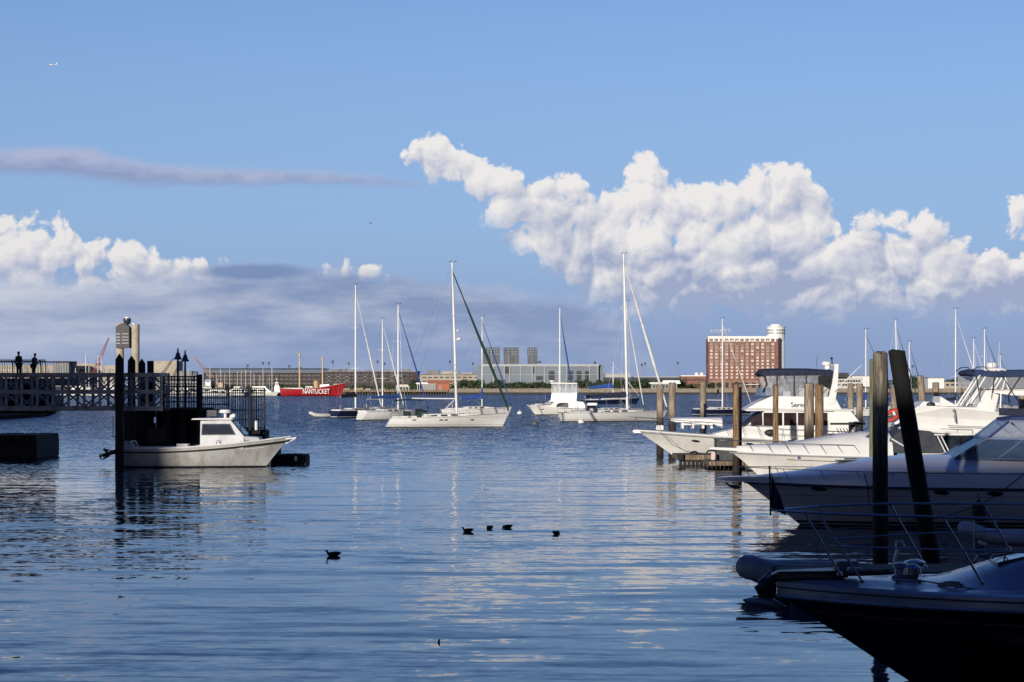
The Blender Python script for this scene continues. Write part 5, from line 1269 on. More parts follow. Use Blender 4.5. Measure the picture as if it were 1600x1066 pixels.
    for i in range(9):
        t = i / 8; cx_ = lerp(x(211), x(185), t); cz_ = lerp(z(699), z(697.5), t); rr = .33 * math.sin(math.pi * (t * .86 + .1)) ** .6; rg.append([(cx_, .30 * rr / .33 * math.cos(a), cz_ + rr * 1.02 * math.sin(a) + .05) for a in [2 * math.pi * k / 14 for k in range(14)]])
    ob.rings(rg); oo = ob.build('outboard', cowl, root, True)
    lg = MB(); a0, a1 = Vector((x(190), 0, z(703))), Vector((x(160), 0, z(712)))
    lg.path([a0, a0.lerp(a1, .5), a1], [.19, .13, .11], 10); lg.prism([(x(170), z(704)), (x(163), z(700.5)), (x(160.5), z(702)), (x(166), z(709))], -.02, .02); lg.box(((x(172)), 0, z(704)), (.55, .42, .04), ry=.3); lg.prism([(x(166), z(712)), (x(158), z(719)), (x(163), z(718)), (x(174), z(712))], -.02, .02)
    lg.path([(x(168), 0, z(711.5)), (x(154), 0, z(713))], [.10, .03], 10); lg.build('outboard_leg', BLACK, oo, True)
    pr = MB()
    for k in range(3):
        a = 2 * math.pi * k / 3 + .5; c_ = Vector((x(156), 0, z(712))); u = Vector((.25, math.cos(a), math.sin(a))).normalized(); t_ = Vector((.6, -math.sin(a), math.cos(a))).normalized(); pr.quadplate(c_ + u * .04 - t_ * .05, c_ + u * .21 - t_ * .08, c_ + u * .23 + t_ * .08, c_ + u * .05 + t_ * .06, .02)
    pr.build('propeller', BLACK, oo)
    MB().prism([(x(194), z(700)), (x(203), z(700)), (x(200), z(718)), (x(194), z(718))], -.3, .3).build('transom_bracket', BLACK, root)
    # bow sprit
    b = MB(); b.slab([(x(436), 1.66, .16), (x(463), 1.80, .08), (x(463), 1.86, .08), (x(436), 1.74, .16)]); b.path([(x(463), 0, 1.83), (x(458), 0, 1.70), (x(446), 0, 1.45)], .04, 6); b.build('bow_sprit', WHITE, root)
pilothouse()

# ducks
def duck(label, x, yw, face, dip=0.0, sc=1.0):
    D = H * F / (yw - HZ); root = thing('duck', label, 'duck', (px(x, D), D, 0), R(face), 'ducks on the calm water'); root.scale = (sc, sc, sc)
    dk = mat('duck_plumage', (.030, .024, .018), .75, scale=14, var=.35, col2=(.012, .010, .008))
    body = [(-.27, .01, .125), (-.22, .035, .10), (-.14, .075, .075), (-.03, .095, .06), (.08, .09, .06), (.15, .07, .07), (.185, .045, .10)]
    if dip <= 0: body += [(.20, .036, .125), (.212, .034, .145), (.222, .040, .168), (.240, .036, .175), (.262, .018, .168), (.278, .008, .160)]
    else: body += [(.215, .035, .08), (.235, .030, .04), (.255, .035, .0), (.27, .03, -.03)]
    rg = []
    for i, (bx, r, bz) in enumerate(body):
        a = Vector(body[min(i + 1, len(body) - 1)]); b = Vector(body[max(i - 1, 0)]); d = Vector((a.x - b.x, 0, a.z - b.z)).normalized(); up = Vector((-d.z, 0, d.x))
        rg.append([Vector((bx, 0, bz)) + Vector((0, 1, 0)) * r * 1.1 * math.cos(t) + up * r * (1.0 if i > 6 else .95) * math.sin(t) for t in [2 * math.pi * k / 14 for k in range(14)]])
    MB().rings(rg).build('body', dk, root, True)
    if dip <= 0:
        b = MB(); b.rings([[(.265, -.014, .154), (.265, .014, .154), (.265, .010, .172), (.265, -.010, .172)], [(.315, -.014, .148), (.315, .014, .148), (.315, .012, .156), (.315, -.012, .156)]]); b.build('bill', mat('bill', (.12, .10, .04), .6), root)
        e = MB(); e.ball((.240, .030, .180), .005, 6); e.ball((.240, -.030, .180), .005, 6); e.build('eye', BLACK, root)
    w_ = MB()
    for sy in (-1, 1): w_.rings([[(lerp(-.24, .1, t), sy * (.062 + .035 * math.sin(math.pi * t)) + .012 * math.cos(a), .115 + .035 * math.sin(math.pi * t) ** .6 * math.sin(a)) for a in [2 * math.pi * k / 8 for k in range(8)]] for t in [i / 8 for i in range(9)]])
    w_.build('wing', mat('duck_wing', (.022, .018, .015), .75, scale=20, var=.3), root, True)
duck('dark duck swimming alone to the left, nearest of the ducks', 521, 869, 176, sc=.88)
duck('dark duck swimming left, leftmost of the group of three', 731, 831, 165, sc=.80)
duck('dark duck with its head down, middle of the group of three', 765, 827, 110, dip=1, sc=.90)
duck('dark duck with its head down, rightmost of the group of three', 793, 825.5, 215, dip=1, sc=.85)
duck('small dark duck with its head down floating alone on the right', 869, 835, 60, dip=1, sc=.82)
tag(MB().path([(-.02, 0, -.05), (0, 0, .03), (.015, 0, .06)], [.02, .022, .012], 8).build('floating_stick', BLK, None, True, loc=(px(686, 39.4), 39.4, 0)), 'tiny dark stick poking out of the calm water', 'stick')
# bird and aircraft
b = MB(); D = 400; b.path([(-.25, 0, 0), (0, 0, .02), (.22, 0, 0)], [.02, .1, .03], 8); b.prism([(-.05, .02), (.12, .02), (.02, .5)], -.04, .04); b.prism([(-.05, .02), (.12, .02), (.1, -.35)], -.04, .04)
tag(b.build('gull', mat('gull', (.1, .1, .11), .8), None, loc=at(579, 349, D)), 'tiny bird flying between the clouds', 'bird')
def plane():
    D = 5000.0; root = thing('aircraft', 'tiny white aircraft high in the sky at the upper left', 'aircraft', at(83, 101, D), R(165))
    wp = WHITE
    MB().path([(-11, 0, .6), (-8, 0, 0), (6, 0, 0), (9, 0, -.2), (10.5, 0, -.6)], [.3, 1.3, 1.5, 1.1, .3], 12).build('fuselage', wp, root, True)
    w_ = MB(); 
    for sy in (-1, 1): w_.quadplate((2.5, sy * 1, 0), (-1.5, sy * 1, 0), (-4.5, sy * 10, 1), (-3, sy * 10, 1), .25)
    w_.build('wing', wp, root); MB().prism([(-10.5, .6), (-7.5, .6), (-9.5, 4), (-11.2, 4)], -.15, .15).build('tail_fin', wp, root)
    w_ = MB(); w_.path([(-8, 1.8, 1), (-5.5, 1.8, 1)], .7, 8); w_.path([(-8, -1.8, 1), (-5.5, -1.8, 1)], .7, 8); w_.build('engine', GREYM, root)
plane()

# ------------------------------------------------------------------ right marina
W1 = wood_mat('weathered_pile', (.40, .33, .245), (.17, .13, .09), (.022, .018, .014), ztar_shade=2.7)
W2 = wood_mat('brown_pile', (.33, .22, .12), (.13, .075, .035), (.022, .016, .012), ztar_shade=1.3)
W3 = wood_mat('green_pile', (.26, .23, .13), (.11, .10, .05), (.02, .018, .012), ztar_shade=1.2, green=.6)
W4 = wood_mat('near_pile', (.30, .27, .20), (.09, .075, .055), (.010, .009, .008), ztar_shade=3.4, soft=1.0)  # dark lower length paints the building shadow into the wood colour
W5 = wood_mat('tarred_pile', (.006, .0055, .005), (.003, .003, .003), (.003, .003, .003), ztar_shade=1.0)
PG = 'weathered pilings of the right hand marina'
pile(1031.5, 602, 150, 11, W1, 'left piling of the pair standing behind the bow of the flybridge cruiser', PG, rough_top=True)
pile(1050, 598.5, 150, 11.5, W1, 'right piling of the pair standing behind the bow of the flybridge cruiser', PG, rough_top=True)
pile(1098.5, 597, 160, 10.5, W1, 'weathered piling behind the white tender on the foredeck', PG, rough_top=True)
pile(1150, 600, 118, 10.5, W2, 'brown piling in front of the windscreen of the flybridge cruiser, left of two joined posts', PG, rough_top=True)
pile(1156, 601, 119.5, 6.5, W1, 'thin piling joined to the brown one before the cruiser windscreen', PG, rough_top=True)
pile(1212, 602, 119, 9, W2, 'single slim brown piling in front of the cruiser side windows', PG, rough_top=True)
pile(1264, 599, 118, 15.5, W1, 'thickest weathered piling in front of the cruiser, left of a brown one', PG, rough_top=True)
pile(1280.5, 601, 118, 13.5, W2, 'brown piling right beside the thickest weathered piling', PG, rough_top=True)
pile(1329, 600, 165, 10, W1, 'left piling of the pair behind the stern of the flybridge cruiser', PG, rough_top=True)
pile(1343, 600, 165, 11, W1, 'right piling of the pair behind the stern of the flybridge cruiser', PG, rough_top=True)
pile(1397, 602, 150, 10, W1, 'weathered piling seen between the tall black pilings', PG, rough_top=True)
pile(1446, 587, 190, 11, W1, 'weathered piling leaning left in front of the right marina masts', PG, lean=(-.5, 0), rough_top=True)
pile(1462, 598, 200, 11, W1, 'short wide piling behind the bow of the white motor yacht', PG, rough_top=True)
pile(1597, 600, 135, 10, W1, 'weathered piling at the right edge under the navy bimini', PG, rough_top=True)
pile(1363, 562, 96, 9.5, W3, 'greenish tall piling touching the left side of the tall near piling', PG, rough_top=True)
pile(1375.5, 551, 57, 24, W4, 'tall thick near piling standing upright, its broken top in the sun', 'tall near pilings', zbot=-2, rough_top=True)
D_ = 58.0
pile(1455, 549, D_, 27, W5, 'tall tar black piling leaning left against the upright one', 'tall near pilings', lean=(px(1394.5, D_) - px(1455, D_), -.6), zbot=-2, rough_top=True)

def world_parts(root):
    pi = Matrix.Translation(root.location).inverted()
    def P(mb, n, m, par=None, sm=False, bevel=0):
        o = mb.build(n, m, par or root, sm, bevel); o.matrix_parent_inverse = pi if par is None else Matrix(); return o
    return P

def side_dock():
    D = 127.0; root = thing('timber_dock', 'low weathered timber dock under the bow of the flybridge cruiser', 'dock', (px(1110, D), D, 0)); P = world_parts(root)
    wd = wood_mat('dock_wood', (.30, .23, .15), (.10, .07, .045), (.02, .017, .013), ztar_shade=.15, soft=.2)
    P(pxbox(MB(), 1058, 1170, 711, 719, D, 4), 'deck', wd, bevel=.04)
    b = MB(); pxbox(b, 1108, 1180, 721, 728, 122, 4); P(b, 'lower_deck', wd, bevel=.04)
    b = MB()
    for i in range(16): pxbox(b, 1062 + 6.5 * i, 1066.5 + 6.5 * i, 719.2, 732, D, .4, -.05)
    P(b, 'fender_board', BLK)
    b = MB(); b.tube(at(1064, 719, D - .2), at(1064, 710, D - .2), .22, n=12); P(b, 'bollard', W3)
    b = MB(); b.path([at(1078, 709, D), at(1081, 706.5, D), at(1087, 706, D), at(1091, 709, D)], .07, 6); P(b, 'cleat', BLACK)
side_dock()
def dock_box():
    D = 124.0; root = thing('dock_box', 'dark grey dock locker on the timber dock beside the brown piling', 'locker', (px(1142, D), D, 0)); P = world_parts(root)
    g = mat('locker_grey', (.06, .062, .066), .7); P(pxbox(MB(), 1120, 1156, 688, 722, D, 1.6), 'body', g, bevel=.04); P(pxbox(MB(), 1119, 1157, 686, 687.9, D, 1.8, .1), 'lid', g, bevel=.03)
    D = 123; root = thing('warning_sign', 'small red and white striped sign on the timber dock', 'sign', (px(1115, D), D, 0)); P = world_parts(root)
    P(pxbox(MB(), 1111.5, 1117.5, 707.5, 718.5, D, .05), 'board', WHITE)
    b = MB(); 
    for k in range(3): b.v += [tuple(at(1111.8, 709 + 3.4 * k, D) + Vector((0, -.03, 0))), tuple(at(1117.2, 712 + 3.4 * k, D) + Vector((0, -.03, 0))), tuple(at(1117.2, 710.6 + 3.4 * k, D) + Vector((0, -.03, 0))), tuple(at(1111.8, 707.8 + 3.4 * k, D) + Vector((0, -.03, 0)))]; b.f.append((4 * k, 4 * k + 1, 4 * k + 2, 4 * k + 3))
    P(b, 'stripe', mat('sign_red', (.5, .03, .03), .5)); P(MB().tube(at(1114.5, 719, D + .05), at(1114.5, 708, D + .06), .03), 'post', WHITE)
dock_box()

def serenity():
    D = 135.0; s = D / F; x = lambda p: (1348 - p) * s; z = lambda p: pz(p, D)
    root = thing('flybridge_cruiser', 'large white flybridge cruiser with navy bimini and black side windows, bow pointing left', 'motor yacht', (px(1348, D), D, 0), R(180))
    L = x(993); h = Hull(L, 4.6, 2.05, 1.25, ob=3.0, pb=.9, ws=.9, q=2.7, kst=.14, kbow=.85, d=.4, taper=1.5)
    h.shell(36, 12).build('hull', hull_mat('hull_serenity', (.80, .78, .73), (.03, .03, .035), .10, dirt=.3), root, True)
    h.line(0, 1, -.06, .055, .03, n=34).build('rub_rail', mat('rail_grey', (.35, .35, .36), .4), root); h.line(0, 1, .02, .05, .0, n=34).build('gunwale', WHITE, root)
    h.deck(camber=.12).build('deck', DECKM, root, True)
    h.oval(x(1090), 1.38, .27, .085, .02).build('porthole', SMOKE, root); h.oval(x(1170), 1.2, .27, .085, .02).build('porthole', SMOKE, root)
    w_ = 1.95
    c = MB().slab([(x(1322), 1.2, w_), (x(1318), z(643), w_ * .94), (x(1190), z(642), w_ * .92), (x(1160), z(666), w_ * .85), (x(1130), z(673), w_ * .7), (x(1095), 1.65, w_ * .45), (x(1095), 1.3, w_ * .45)])
    co = c.build('deckhouse', WHITE, root, bevel=.05)
    g = MB()
    for sd_ in (1, -1):
        for a, b_ in ((1168, 1185), (1187.5, 1216), (1219, 1238), (1240.5, 1262), (1264.5, 1286)):
            top_a = 644.5 if a > 1180 else 657; g.pane([(x(a), z(664), w_ * .965), (x(b_), z(664), w_ * .965), (x(b_), z(644.5), w_ * .945), (x(a), z(top_a), w_ * .95)], sd_, .06, .025)
    g.build('side_window', glass_mat('saloon_glass', (.02, .014, .014), .08), co)
    g = MB()
    for y0, y1 in ((-1.5, -.55), (-.5, .5), (.55, 1.5)): g.quadplate((x(1160) + .04, y0, z(665)), (x(1160) + .04, y1, z(665)), (x(1189) + .05, y1, z(643.5)), (x(1189) + .05, y0, z(643.5)), .03)
    g.build('windscreen', NAVY, co)
    b = MB(); b.path([(x(1165), -1.97, z(666)), (x(1192), -1.97, z(644))], .08, 6); b.build('windscreen_frame', WHITE, co)
    # flybridge
    MB().slab([(x(1326), z(641.5), w_ * 1.05), (x(1326), z(639.5), w_ * 1.05), (x(1160), z(638), w_ * .95), (x(1158), z(640), w_ * .9), (x(1162), z(642), w_ * .9)]).build('flybridge_floor', WHITE, root, bevel=.02)
    f = MB().slab([(x(1308), z(639.3), w_ * 1.0), (x(1298), z(620), w_ * .95), (x(1203), z(618.5), w_ * .82), (x(1180), z(628), w_ * .75), (x(1163), z(638), w_ * .75)])
    fo = f.build('flybridge', mat('white_paint', (0, 0, 0)), root, bevel=.06)
    b = MB().slab([(x(1336), z(659), w_), (x(1322), z(642), w_ * .95), (x(1297), z(642), w_ * .94), (x(1297), z(659), w_ * .96)]); b.build('aft_wing', WHITE, root, bevel=.03)
    MB().slab([(x(1345), z(663), w_ * .98), (x(1344), z(660), w_ * .98), (x(1290), z(660), w_ * .985), (x(1290), z(663), w_ * .985)]).build('aft_awning', BLACKC, root)
    lettering('Serenity', .46, mat('lettering_grey', (.12, .13, .16), .5), fo, (x(1247), w_ * .94, z(632.5)), rot=(R(90), 0, R(180)), depth=.02)
    # windscreen of the flybridge, clear curtains, bimini
    g = MB(); rgs = []
    for zz, k in ((z(618), 1.0), (z(606), .96)): rgs.append([(x(1208), w_ * .80, zz), (x(1184) - (1 - k) * 3, w_ * .62, zz), (x(1183) - (1 - k) * 3, -w_ * .62, zz), (x(1208), -w_ * .80, zz)])
    for k in range(3): g.quadplate(rgs[0][k], rgs[0][k + 1], rgs[1][k + 1], rgs[1][k], .015)
    g.build('fly_windscreen', clear_mat('blue_vinyl', (.10, .16, .28), .55), fo)
    bt = MB(); rg = []
    for p, t, bo_, k in ((1184, 582, 586, .85), (1187, 578, 588.5, .95), (1210, 576.5, 587, 1), (1260, 576.8, 587, 1), (1296, 579, 588, .98), (1300, 582, 588, .9)):
        ww = w_ * .93 * k; rg.append([(x(p), -ww, z(bo_)), (x(p), -ww, z(t + 2)), (x(p), -ww * .7, z(t)), (x(p), 0, z(t - 1)), (x(p), ww * .7, z(t)), (x(p), ww, z(t + 2)), (x(p), ww, z(bo_)), (x(p), ww * .95, z(bo_)), (x(p), 0, z(t + 1.5)), (x(p), -ww * .95, z(bo_))])
    bt.rings(rg); bo2 = bt.build('bimini', NAVY, root)
    fr = MB()
    for sd_ in (1, -1):
        y = sd_ * w_ * .92
        for a, b_ in ((1208.5, 1208.5), (1235, 1235), (1253.5, 1253.5), (1276, 1276)): fr.box((x(a), y, (z(587) + z(619)) / 2), (.09, .05, z(587) - z(619)))
        for a, b_ in ((1187, 1197), (1222, 1208), (1220, 1234), (1256, 1236), (1274, 1256)): fr.tube((x(a), y, z(588)), (x(b_), y * .93, z(610)), .025, n=5)
        fr.path([(x(1190), y, z(588)), (x(1193), y, z(600)), (x(1188), y * .8, z(612))], .05, 6)
    fr.build('bimini_frame', BLACK, bo2)
    v = MB()
    for sd_ in (1, -1): v.pane([(x(1276), z(620), w_ * .93), (x(1192), z(618), w_ * .86), (x(1190), z(588), w_ * .9), (x(1276), z(587), w_ * .93)], sd_, .01, .0)
    v.build('clear_curtain', VINYL, bo2)
    v = MB()
    for sd_ in (1, -1): v.pane([(x(1296), z(611), w_ * .93), (x(1272), z(600), w_ * .93), (x(1272), z(588), w_ * .93), (x(1299), z(588), w_ * .93)], sd_, .03, .02)
    v.build('rolled_curtain', BLACKC, bo2)
    st = MB(); st.box((x(1250), 0, z(613)), (.6, 1.2, .6)); st.box((x(1228), .1, z(616)), (.5, .9, .4)); st.build('helm_seat', DECKM, fo, bevel=.06)
    bs = MB()
    for y in (-.5, .6): bs.box((x(1238), y, z(609)), (.25, .6, 1.0))
    bs.build('helm_chair', BLACK, fo, bevel=.08)
    a = MB()
    for sd_ in (1, -1): a.v, a.f = a.v, a.f; a.pane([(x(1297), z(633), w_ * .98), (x(1285), z(632), w_ * .98), (x(1293), z(600), w_ * .96), (x(1297.5), z(571), w_ * .95), (x(1303), z(571), w_ * .95), (x(1302), z(600), w_ * .96)], sd_, .2, .04)
    a.box((x(1300), 0, z(571.5)), (.28, w_ * 1.9, .16)); ao = a.build('radar_arch', WHITE, root)
    d = MB(); d.lathe([(.05, 0), (.30, .02), (.31, .16), (.26, .24), (.05, .26)], (x(1290), .3, z(571)), 18); d.box((x(1291), .3, z(574)), (.3, .2, .25)); d.build('radar_dome', WHITE, ao, True)
    d = MB(); d.tube((x(1302), -.4, z(571)), (x(1301), -.4, z(561)), .04, n=6); d.ball((x(1301), -.4, z(560)), .09, 8); d.tube((x(1270), 1.4, z(578)), (x(1272), 1.4, z(556)), .012, n=4); d.build('mast_light', BLACK, ao)
    MB().tube((x(1296), 2.0, z(612)), (x(1337), 2.2, z(571)), .045, .02, 6).build('outrigger', WHITE, root)
    # tender on the foredeck, deck boxes
    t = MB(); rg = []
    for p, zt, zb, ww in ((1048, 654, 657.5, .25), (1056, 653, 660, .5), (1085, 652.5, 660, .65), (1110, 652.5, 661, .68), (1127, 653, 668, .65), (1128.5, 654, 668, .6)): rg.append([(x(p), y * ww - .2, zz) for y, zz in ((-1, z(zb)), (-1, lerp(z(zb), z(zt), .7)), (-.6, z(zt)), (.6, z(zt)), (1, lerp(z(zb), z(zt), .7)), (1, z(zb)))])
    t.rings(rg); t.build('upturned_tender', WHITE, root, bevel=.03)
    t = MB(); 
    for p in (1066, 1082, 1098, 1111): t.box((x(p), -.2, z(665)), (.14, 1.2, z(660) - z(669)))
    t.box((x(1088), -.8, z(662.5)), (x(1064) - x(1113), .08, .14)); t.box((x(1088), .4, z(662.5)), (x(1064) - x(1113), .08, .14)); t.build('tender_chock', WHITE, root)
    b = MB(); b.box((x(1031), 0, z(668.5)), (.5, .4, .35)); b.build('windlass', DECKM, root, bevel=.08)
    b = MB(); b.slab([(x(1003), 2.0, .3), (x(990), 2.1, .2), (x(988), 2.0, .2), (x(990), 1.88, .2), (x(1003), 1.88, .3)]); b.build('bow_platform', WHITE, root, bevel=.03)
    deckrail(root, h, .42, 1.0, .92, 9, r=.022, lean=.35, mid=False)
    deckrail(root, h, .05, .42, .75, 7, r=.018, lean=0, close=False, name='side_rail')
    ck = MB()
    for k in range(7): ck.path([(x(1300 + 5 * k), 2.1, z(690)), (x(1303 + 5 * k), 2.1, z(676)), (x(1299 + 5 * k), 2.1, z(668))], .02, 5)
    ck.build('rod_holder', STEEL, root)
    ck = MB(); ck.slab([(x(1343), 1.2, 1.9), (x(1336), z(664), 1.7), (x(1325), z(672), 1.7), (x(1318), 1.3, 1.9)]); ck.build('cockpit_cover', WHITE, root)
    ck = MB(); ck.ball((x(1198), 2.05, 1.95), .33, 12, (1.3, .6, .7)); ck.build('black_fender', RUBBER, root, True)
    ln = MB(); ln.path([(x(1028), 2.0, 2.0), (x(1045), 2.8, 1.2), (x(1063), 4.2, .8), (x(1085), 7.0, .75)], .018, 5); ln.build('mooring_line', mat('dark_rope', (.04, .04, .04), .9), root)
    return root
serenity()

def express():
    D = 110.0; s = D / F; x = lambda p: (1490 - p) * s; z = lambda p: pz(p, D)
    root = thing('express_cruiser', 'low white express cruiser with pointed pulpit lying between the flybridge cruiser and the shaded one', 'motorboat', (px(1490, D), D, 0), R(181))
    L = x(1140); h = Hull(L, 3.8, 1.45, 1.15, ob=1.7, pb=.85, ws=.92, q=2.6, kst=.14, kbow=.8, d=.35, taper=1.6)
    h.shell(34, 12).build('hull', hull_mat('hull_express', (.80, .78, .73), (.02, .02, .025), .1, dirt=.28), root, True)
    h.line(0, 1, -.04, .045, .03, n=34).build('rub_rail', mat('rail_grey', (.35, .35, .36), .4), root)
    b = MB(); b.slab([(x(1180), 1.42, .62), (x(1108), 1.58, .12), (x(1106), 1.64, .10), (x(1110), 1.70, .16), (x(1180), 1.62, .66)]); b.build('pulpit', WHITE, root, bevel=.02)
    rg = []
    for p, zt, k in ((1150, 697, .45), (1175, 695, .62), (1220, 692, .78), (1260, 687, .82), (1300, 679, .8), (1340, 674, .78), (1385, 676, .78)):
        t = h.t_at(x(p)); ww = h.hb(t); zb = h.zs(t); rg.append([(x(p), u * ww * (1 if abs(u) == 1 else 1), zb + (z(zt) - zb) * (0 if abs(u) == 1 else (.45 if abs(u) > .8 else (1 if abs(u) < .5 else .85)))) for u in (-1, -.88, -k * .8, -.3, .3, k * .8, .88, 1)])
    MB().rings(rg, cap=True).build('foredeck', WHITE, root, True)
    h.deck(0, .35, .05).build('aft_deck', DECKM, root, True)
    g = MB(); g.slab([(x(1338), z(683), 1.25), (x(1370), z(671), 1.05), (x(1373), z(672), 1.05), (x(1350), z(683.5), 1.3)]); g.build('windscreen', clear_mat('blue_screen', (.05, .10, .22), .75), root)
    g = MB(); g.slab([(x(1372), z(707), 1.5), (x(1383), z(684), 1.45), (x(1398), z(672), 1.3), (x(1448), z(673), 1.3), (x(1466), z(700), 1.45), (x(1466), z(707), 1.5)]); g.build('camper_canvas', mat('grey_canvas', (.045, .05, .065), .85, scale=3, bump=.02), root, bevel=.12)
    g = MB(); g.tube((x(1381), 1.9, z(684)), (x(1415), 1.9, z(704)), .04, n=6); g.tube((x(1452), 1.9, z(680)), (x(1468), 1.9, z(712)), .035, n=6); g.tube((x(1458), 1.9, z(680)), (x(1474), 1.9, z(712)), .035, n=6); g.build('canvas_pole', WHITE, root)
    h.band(.05, .80, lambda t: h.zs(t) - .32, lambda t: h.zs(t) - .28, .012).build('boot_line', mat('brown_line', (.12, .07, .04), .5), root)
    e = MB(); t = h.t_at(x(1246), .8); p = h.p(t, h.v_at(t, z(713)), 1, .02); e.box(tuple(p), (.16, .02, .16)); e.build('emblem', mat('emblem_blue', (.03, .06, .18), .5), root)
    deckrail(root, h, .45, 1.0, .62, 8, r=.017, lean=.45, mid=False, name='bow_rail')
    b = MB(); b.box((x(1300) * 1, 0, z(681) + .1), (.5, .5, .05)); b.build('hatch', SMOKE, root)
    b = MB(); b.path([(x(1116), 0, 1.52), (x(1106), 0, 1.50), (x(1103), 0, 1.38)], .05, 6); b.build('anchor', BLACK, root)
    b = MB(); b.tube((x(1323), .6, z(678)), (x(1323), .6, z(660)), .03, n=6); b.tube((x(1334), .6, z(677)), (x(1334), .6, z(664)), .05, n=6); b.build('deck_post', BLACK, root)
express()

def motor_yacht():
    D = 122.0; s = D / F; x = lambda p: (1860 - p) * s; z = lambda p: pz(p, D)
    root = thing('motor_yacht', 'big white motor yacht with curved arch rails, radar dome and navy bimini at right', 'motor yacht', (px(1860, D), D, 0), R(180))
    L = x(1385); h = Hull(L, 5.2, 1.75, 1.4, ob=2.6, ws=.92, q=2.7, kst=.12, kbow=.8, d=.4)
    h.shell(30, 10).build('hull', hull_mat('hull_yacht', (.80, .79, .76)), root, True); h.deck(camber=.1).build('deck', DECKM, root, True); h.line(0, 1, -.05, .05, .03).build('rub_rail', mat('rail_grey', (.35, .35, .36), .4), root)
    w_ = 2.25
    MB().slab([(x(1800), 1.2, w_), (x(1800), z(678), w_), (x(1440), z(677), w_ * .9), (x(1425), z(700), w_ * .8), (x(1420), 1.3, w_ * .8)]).build('saloon', WHITE, root)
    g = MB()
    for sd_ in (1, -1):
        for a, b_ in ((1432, 1462), (1464, 1488), (1490, 1560), (1562, 1640)): g.pane([(x(a), z(701), w_ * .99), (x(b_), z(701), w_ * 1.0), (x(b_), z(679), w_ * 1.0), (x(a), z(679), w_ * .99)], sd_, .5, .03)
    g.build('saloon_window', SMOKE, root)
    r_ = MB(); r_.path([(x(1462), w_ + .1, z(695)), (x(1640), w_ + .1, z(698))], .03, 6); r_.path([(x(1500), w_ + .1, z(690)), (x(1500), w_ + .1, z(712))], .03, 6); r_.build('side_rail', STEEL, root)
    br = MB().slab([(x(1800), z(678), w_), (x(1800), z(650), w_), (x(1588), z(648), w_), (x(1578), z(645), w_), (x(1541), z(643), w_), (x(1548), z(617), w_ * .95), (x(1528), z(609), w_ * .95), (x(1513), z(636), w_ * .97), (x(1470), z(635), w_ * .95), (x(1448), z(634), w_ * .88), (x(1425), z(634), w_ * .82), (x(1410), z(647), w_ * .72), (x(1391), z(660), w_ * .6), (x(1390), z(667), w_ * .6), (x(1420), z(673), w_ * .75), (x(1520), z(680), w_ * .97)])
    bo = br.build('upper_deck', WHITE, root, bevel=.05)
    b = MB().slab([(x(1492), z(634.8), 1.2), (x(1478), z(628), 1.1), (x(1464), z(619), 1.0), (x(1461), z(634.6), 1.2)]); b.build('console', WHITE, bo, bevel=.04)
    b = MB().slab([(x(1462), z(634), 1.3), (x(1462), z(629), 1.3), (x(1437), z(627), 1.2), (x(1430), z(634), 1.2)]); b.build('deck_locker', WHITE, bo, bevel=.06)
    b = MB(); b.ball((x(1448), 1.25, z(632)), .22, 12, (1.3, .4, .7)); b.build('dark_seat', BLACK, bo, True)
    tr = mat('trim_grey', (.22, .22, .23), .5)
    b = MB(); b.pane([(x(1468), z(664.6), w_ * .98), (x(1545), z(667.6), w_ * .99), (x(1545), z(666.3), w_ * .99), (x(1468), z(663.3), w_ * .98)], 1, .04, .05); b.build('trim_line', tr, bo)
    b = MB()
    for p, q in ((1478, 641), (1479, 650), (1549, 652)): b.ball((x(p), w_ * .98 + .05, z(q)), .10 if q == 641 else .07, 10)
    b.tube((x(1479), w_ * .98 + .08, z(643)), (x(1480), w_ * .98 + .08, z(659)), .05, n=6); b.build('horn_fitting', tr, bo, True)
    # curved ladder arches
    a = MB()
    for y in (w_ * .9, w_ * .5):
        for o_ in (0, 10):
            a.path([(x(1488 + o_), y, z(634)), (x(1507 + o_), y, z(606)), (x(1518 + o_), y, z(588)), (x(1527 + o_), y, z(579.5)), (x(1536 + o_ * .8), y, z(577.5)), (x(1545 + o_ * .6), y, z(582)), (x(1546 + o_ * .6), y, z(592)), (x(1536 + o_ * .6), y, z(608))], .055, 8)
        a.path([(x(1563), y, z(608)), (x(1558), y, z(592)), (x(1560), y, z(582)), (x(1556), y, z(578)), (x(1540), y, z(577))], .055, 8)
        a.path([(x(1553), y, z(610)), (x(1560), y, z(585))], .045, 8)
    for k in range(5): a.tube((x(1495 + k * 8), w_ * .9, z(625 - k * 11)), (x(1495 + k * 8), w_ * .5, z(625 - k * 11)), .03, n=5)
    a.build('arch_rail', WHITE, root, True)
    MB().slab([(x(1528), z(632), 1.0), (x(1510), z(632), 1.0), (x(1520), z(604), .9), (x(1530), z(604), .9)]).build('helm_seat', WHITE, bo, bevel=.1)
    b = MB().slab([(x(1760), z(611), w_ * .9), (x(1760), z(606), w_ * .9), (x(1550), z(608.5), w_ * .9), (x(1532), z(610), w_ * .8), (x(1534), z(613), w_ * .8), (x(1570), z(618), w_ * .9), (x(1700), z(620), w_ * .9)]); b.build('hard_top', WHITE, root, bevel=.05)
    b = MB(); 
    for p in (1551, 1592): b.tube((x(p), w_ * .85, z(650)), (x(p + 1), w_ * .85, z(614)), .05, n=8)
    b.build('top_post', WHITE, root)
    b = MB(); rg = []
    for p, t, k in ((1503, 580, .5), (1512, 577, .9), (1545, 578.5, 1), (1600, 577.5, 1), (1680, 578, 1)): rg.append([(x(p), -w_ * k, z(t + 11 if p > 1505 else t + 4)), (x(p), -w_ * k, z(t + 2)), (x(p), 0, z(t)), (x(p), w_ * k, z(t + 2)), (x(p), w_ * k, z(t + 11 if p > 1505 else t + 4))])
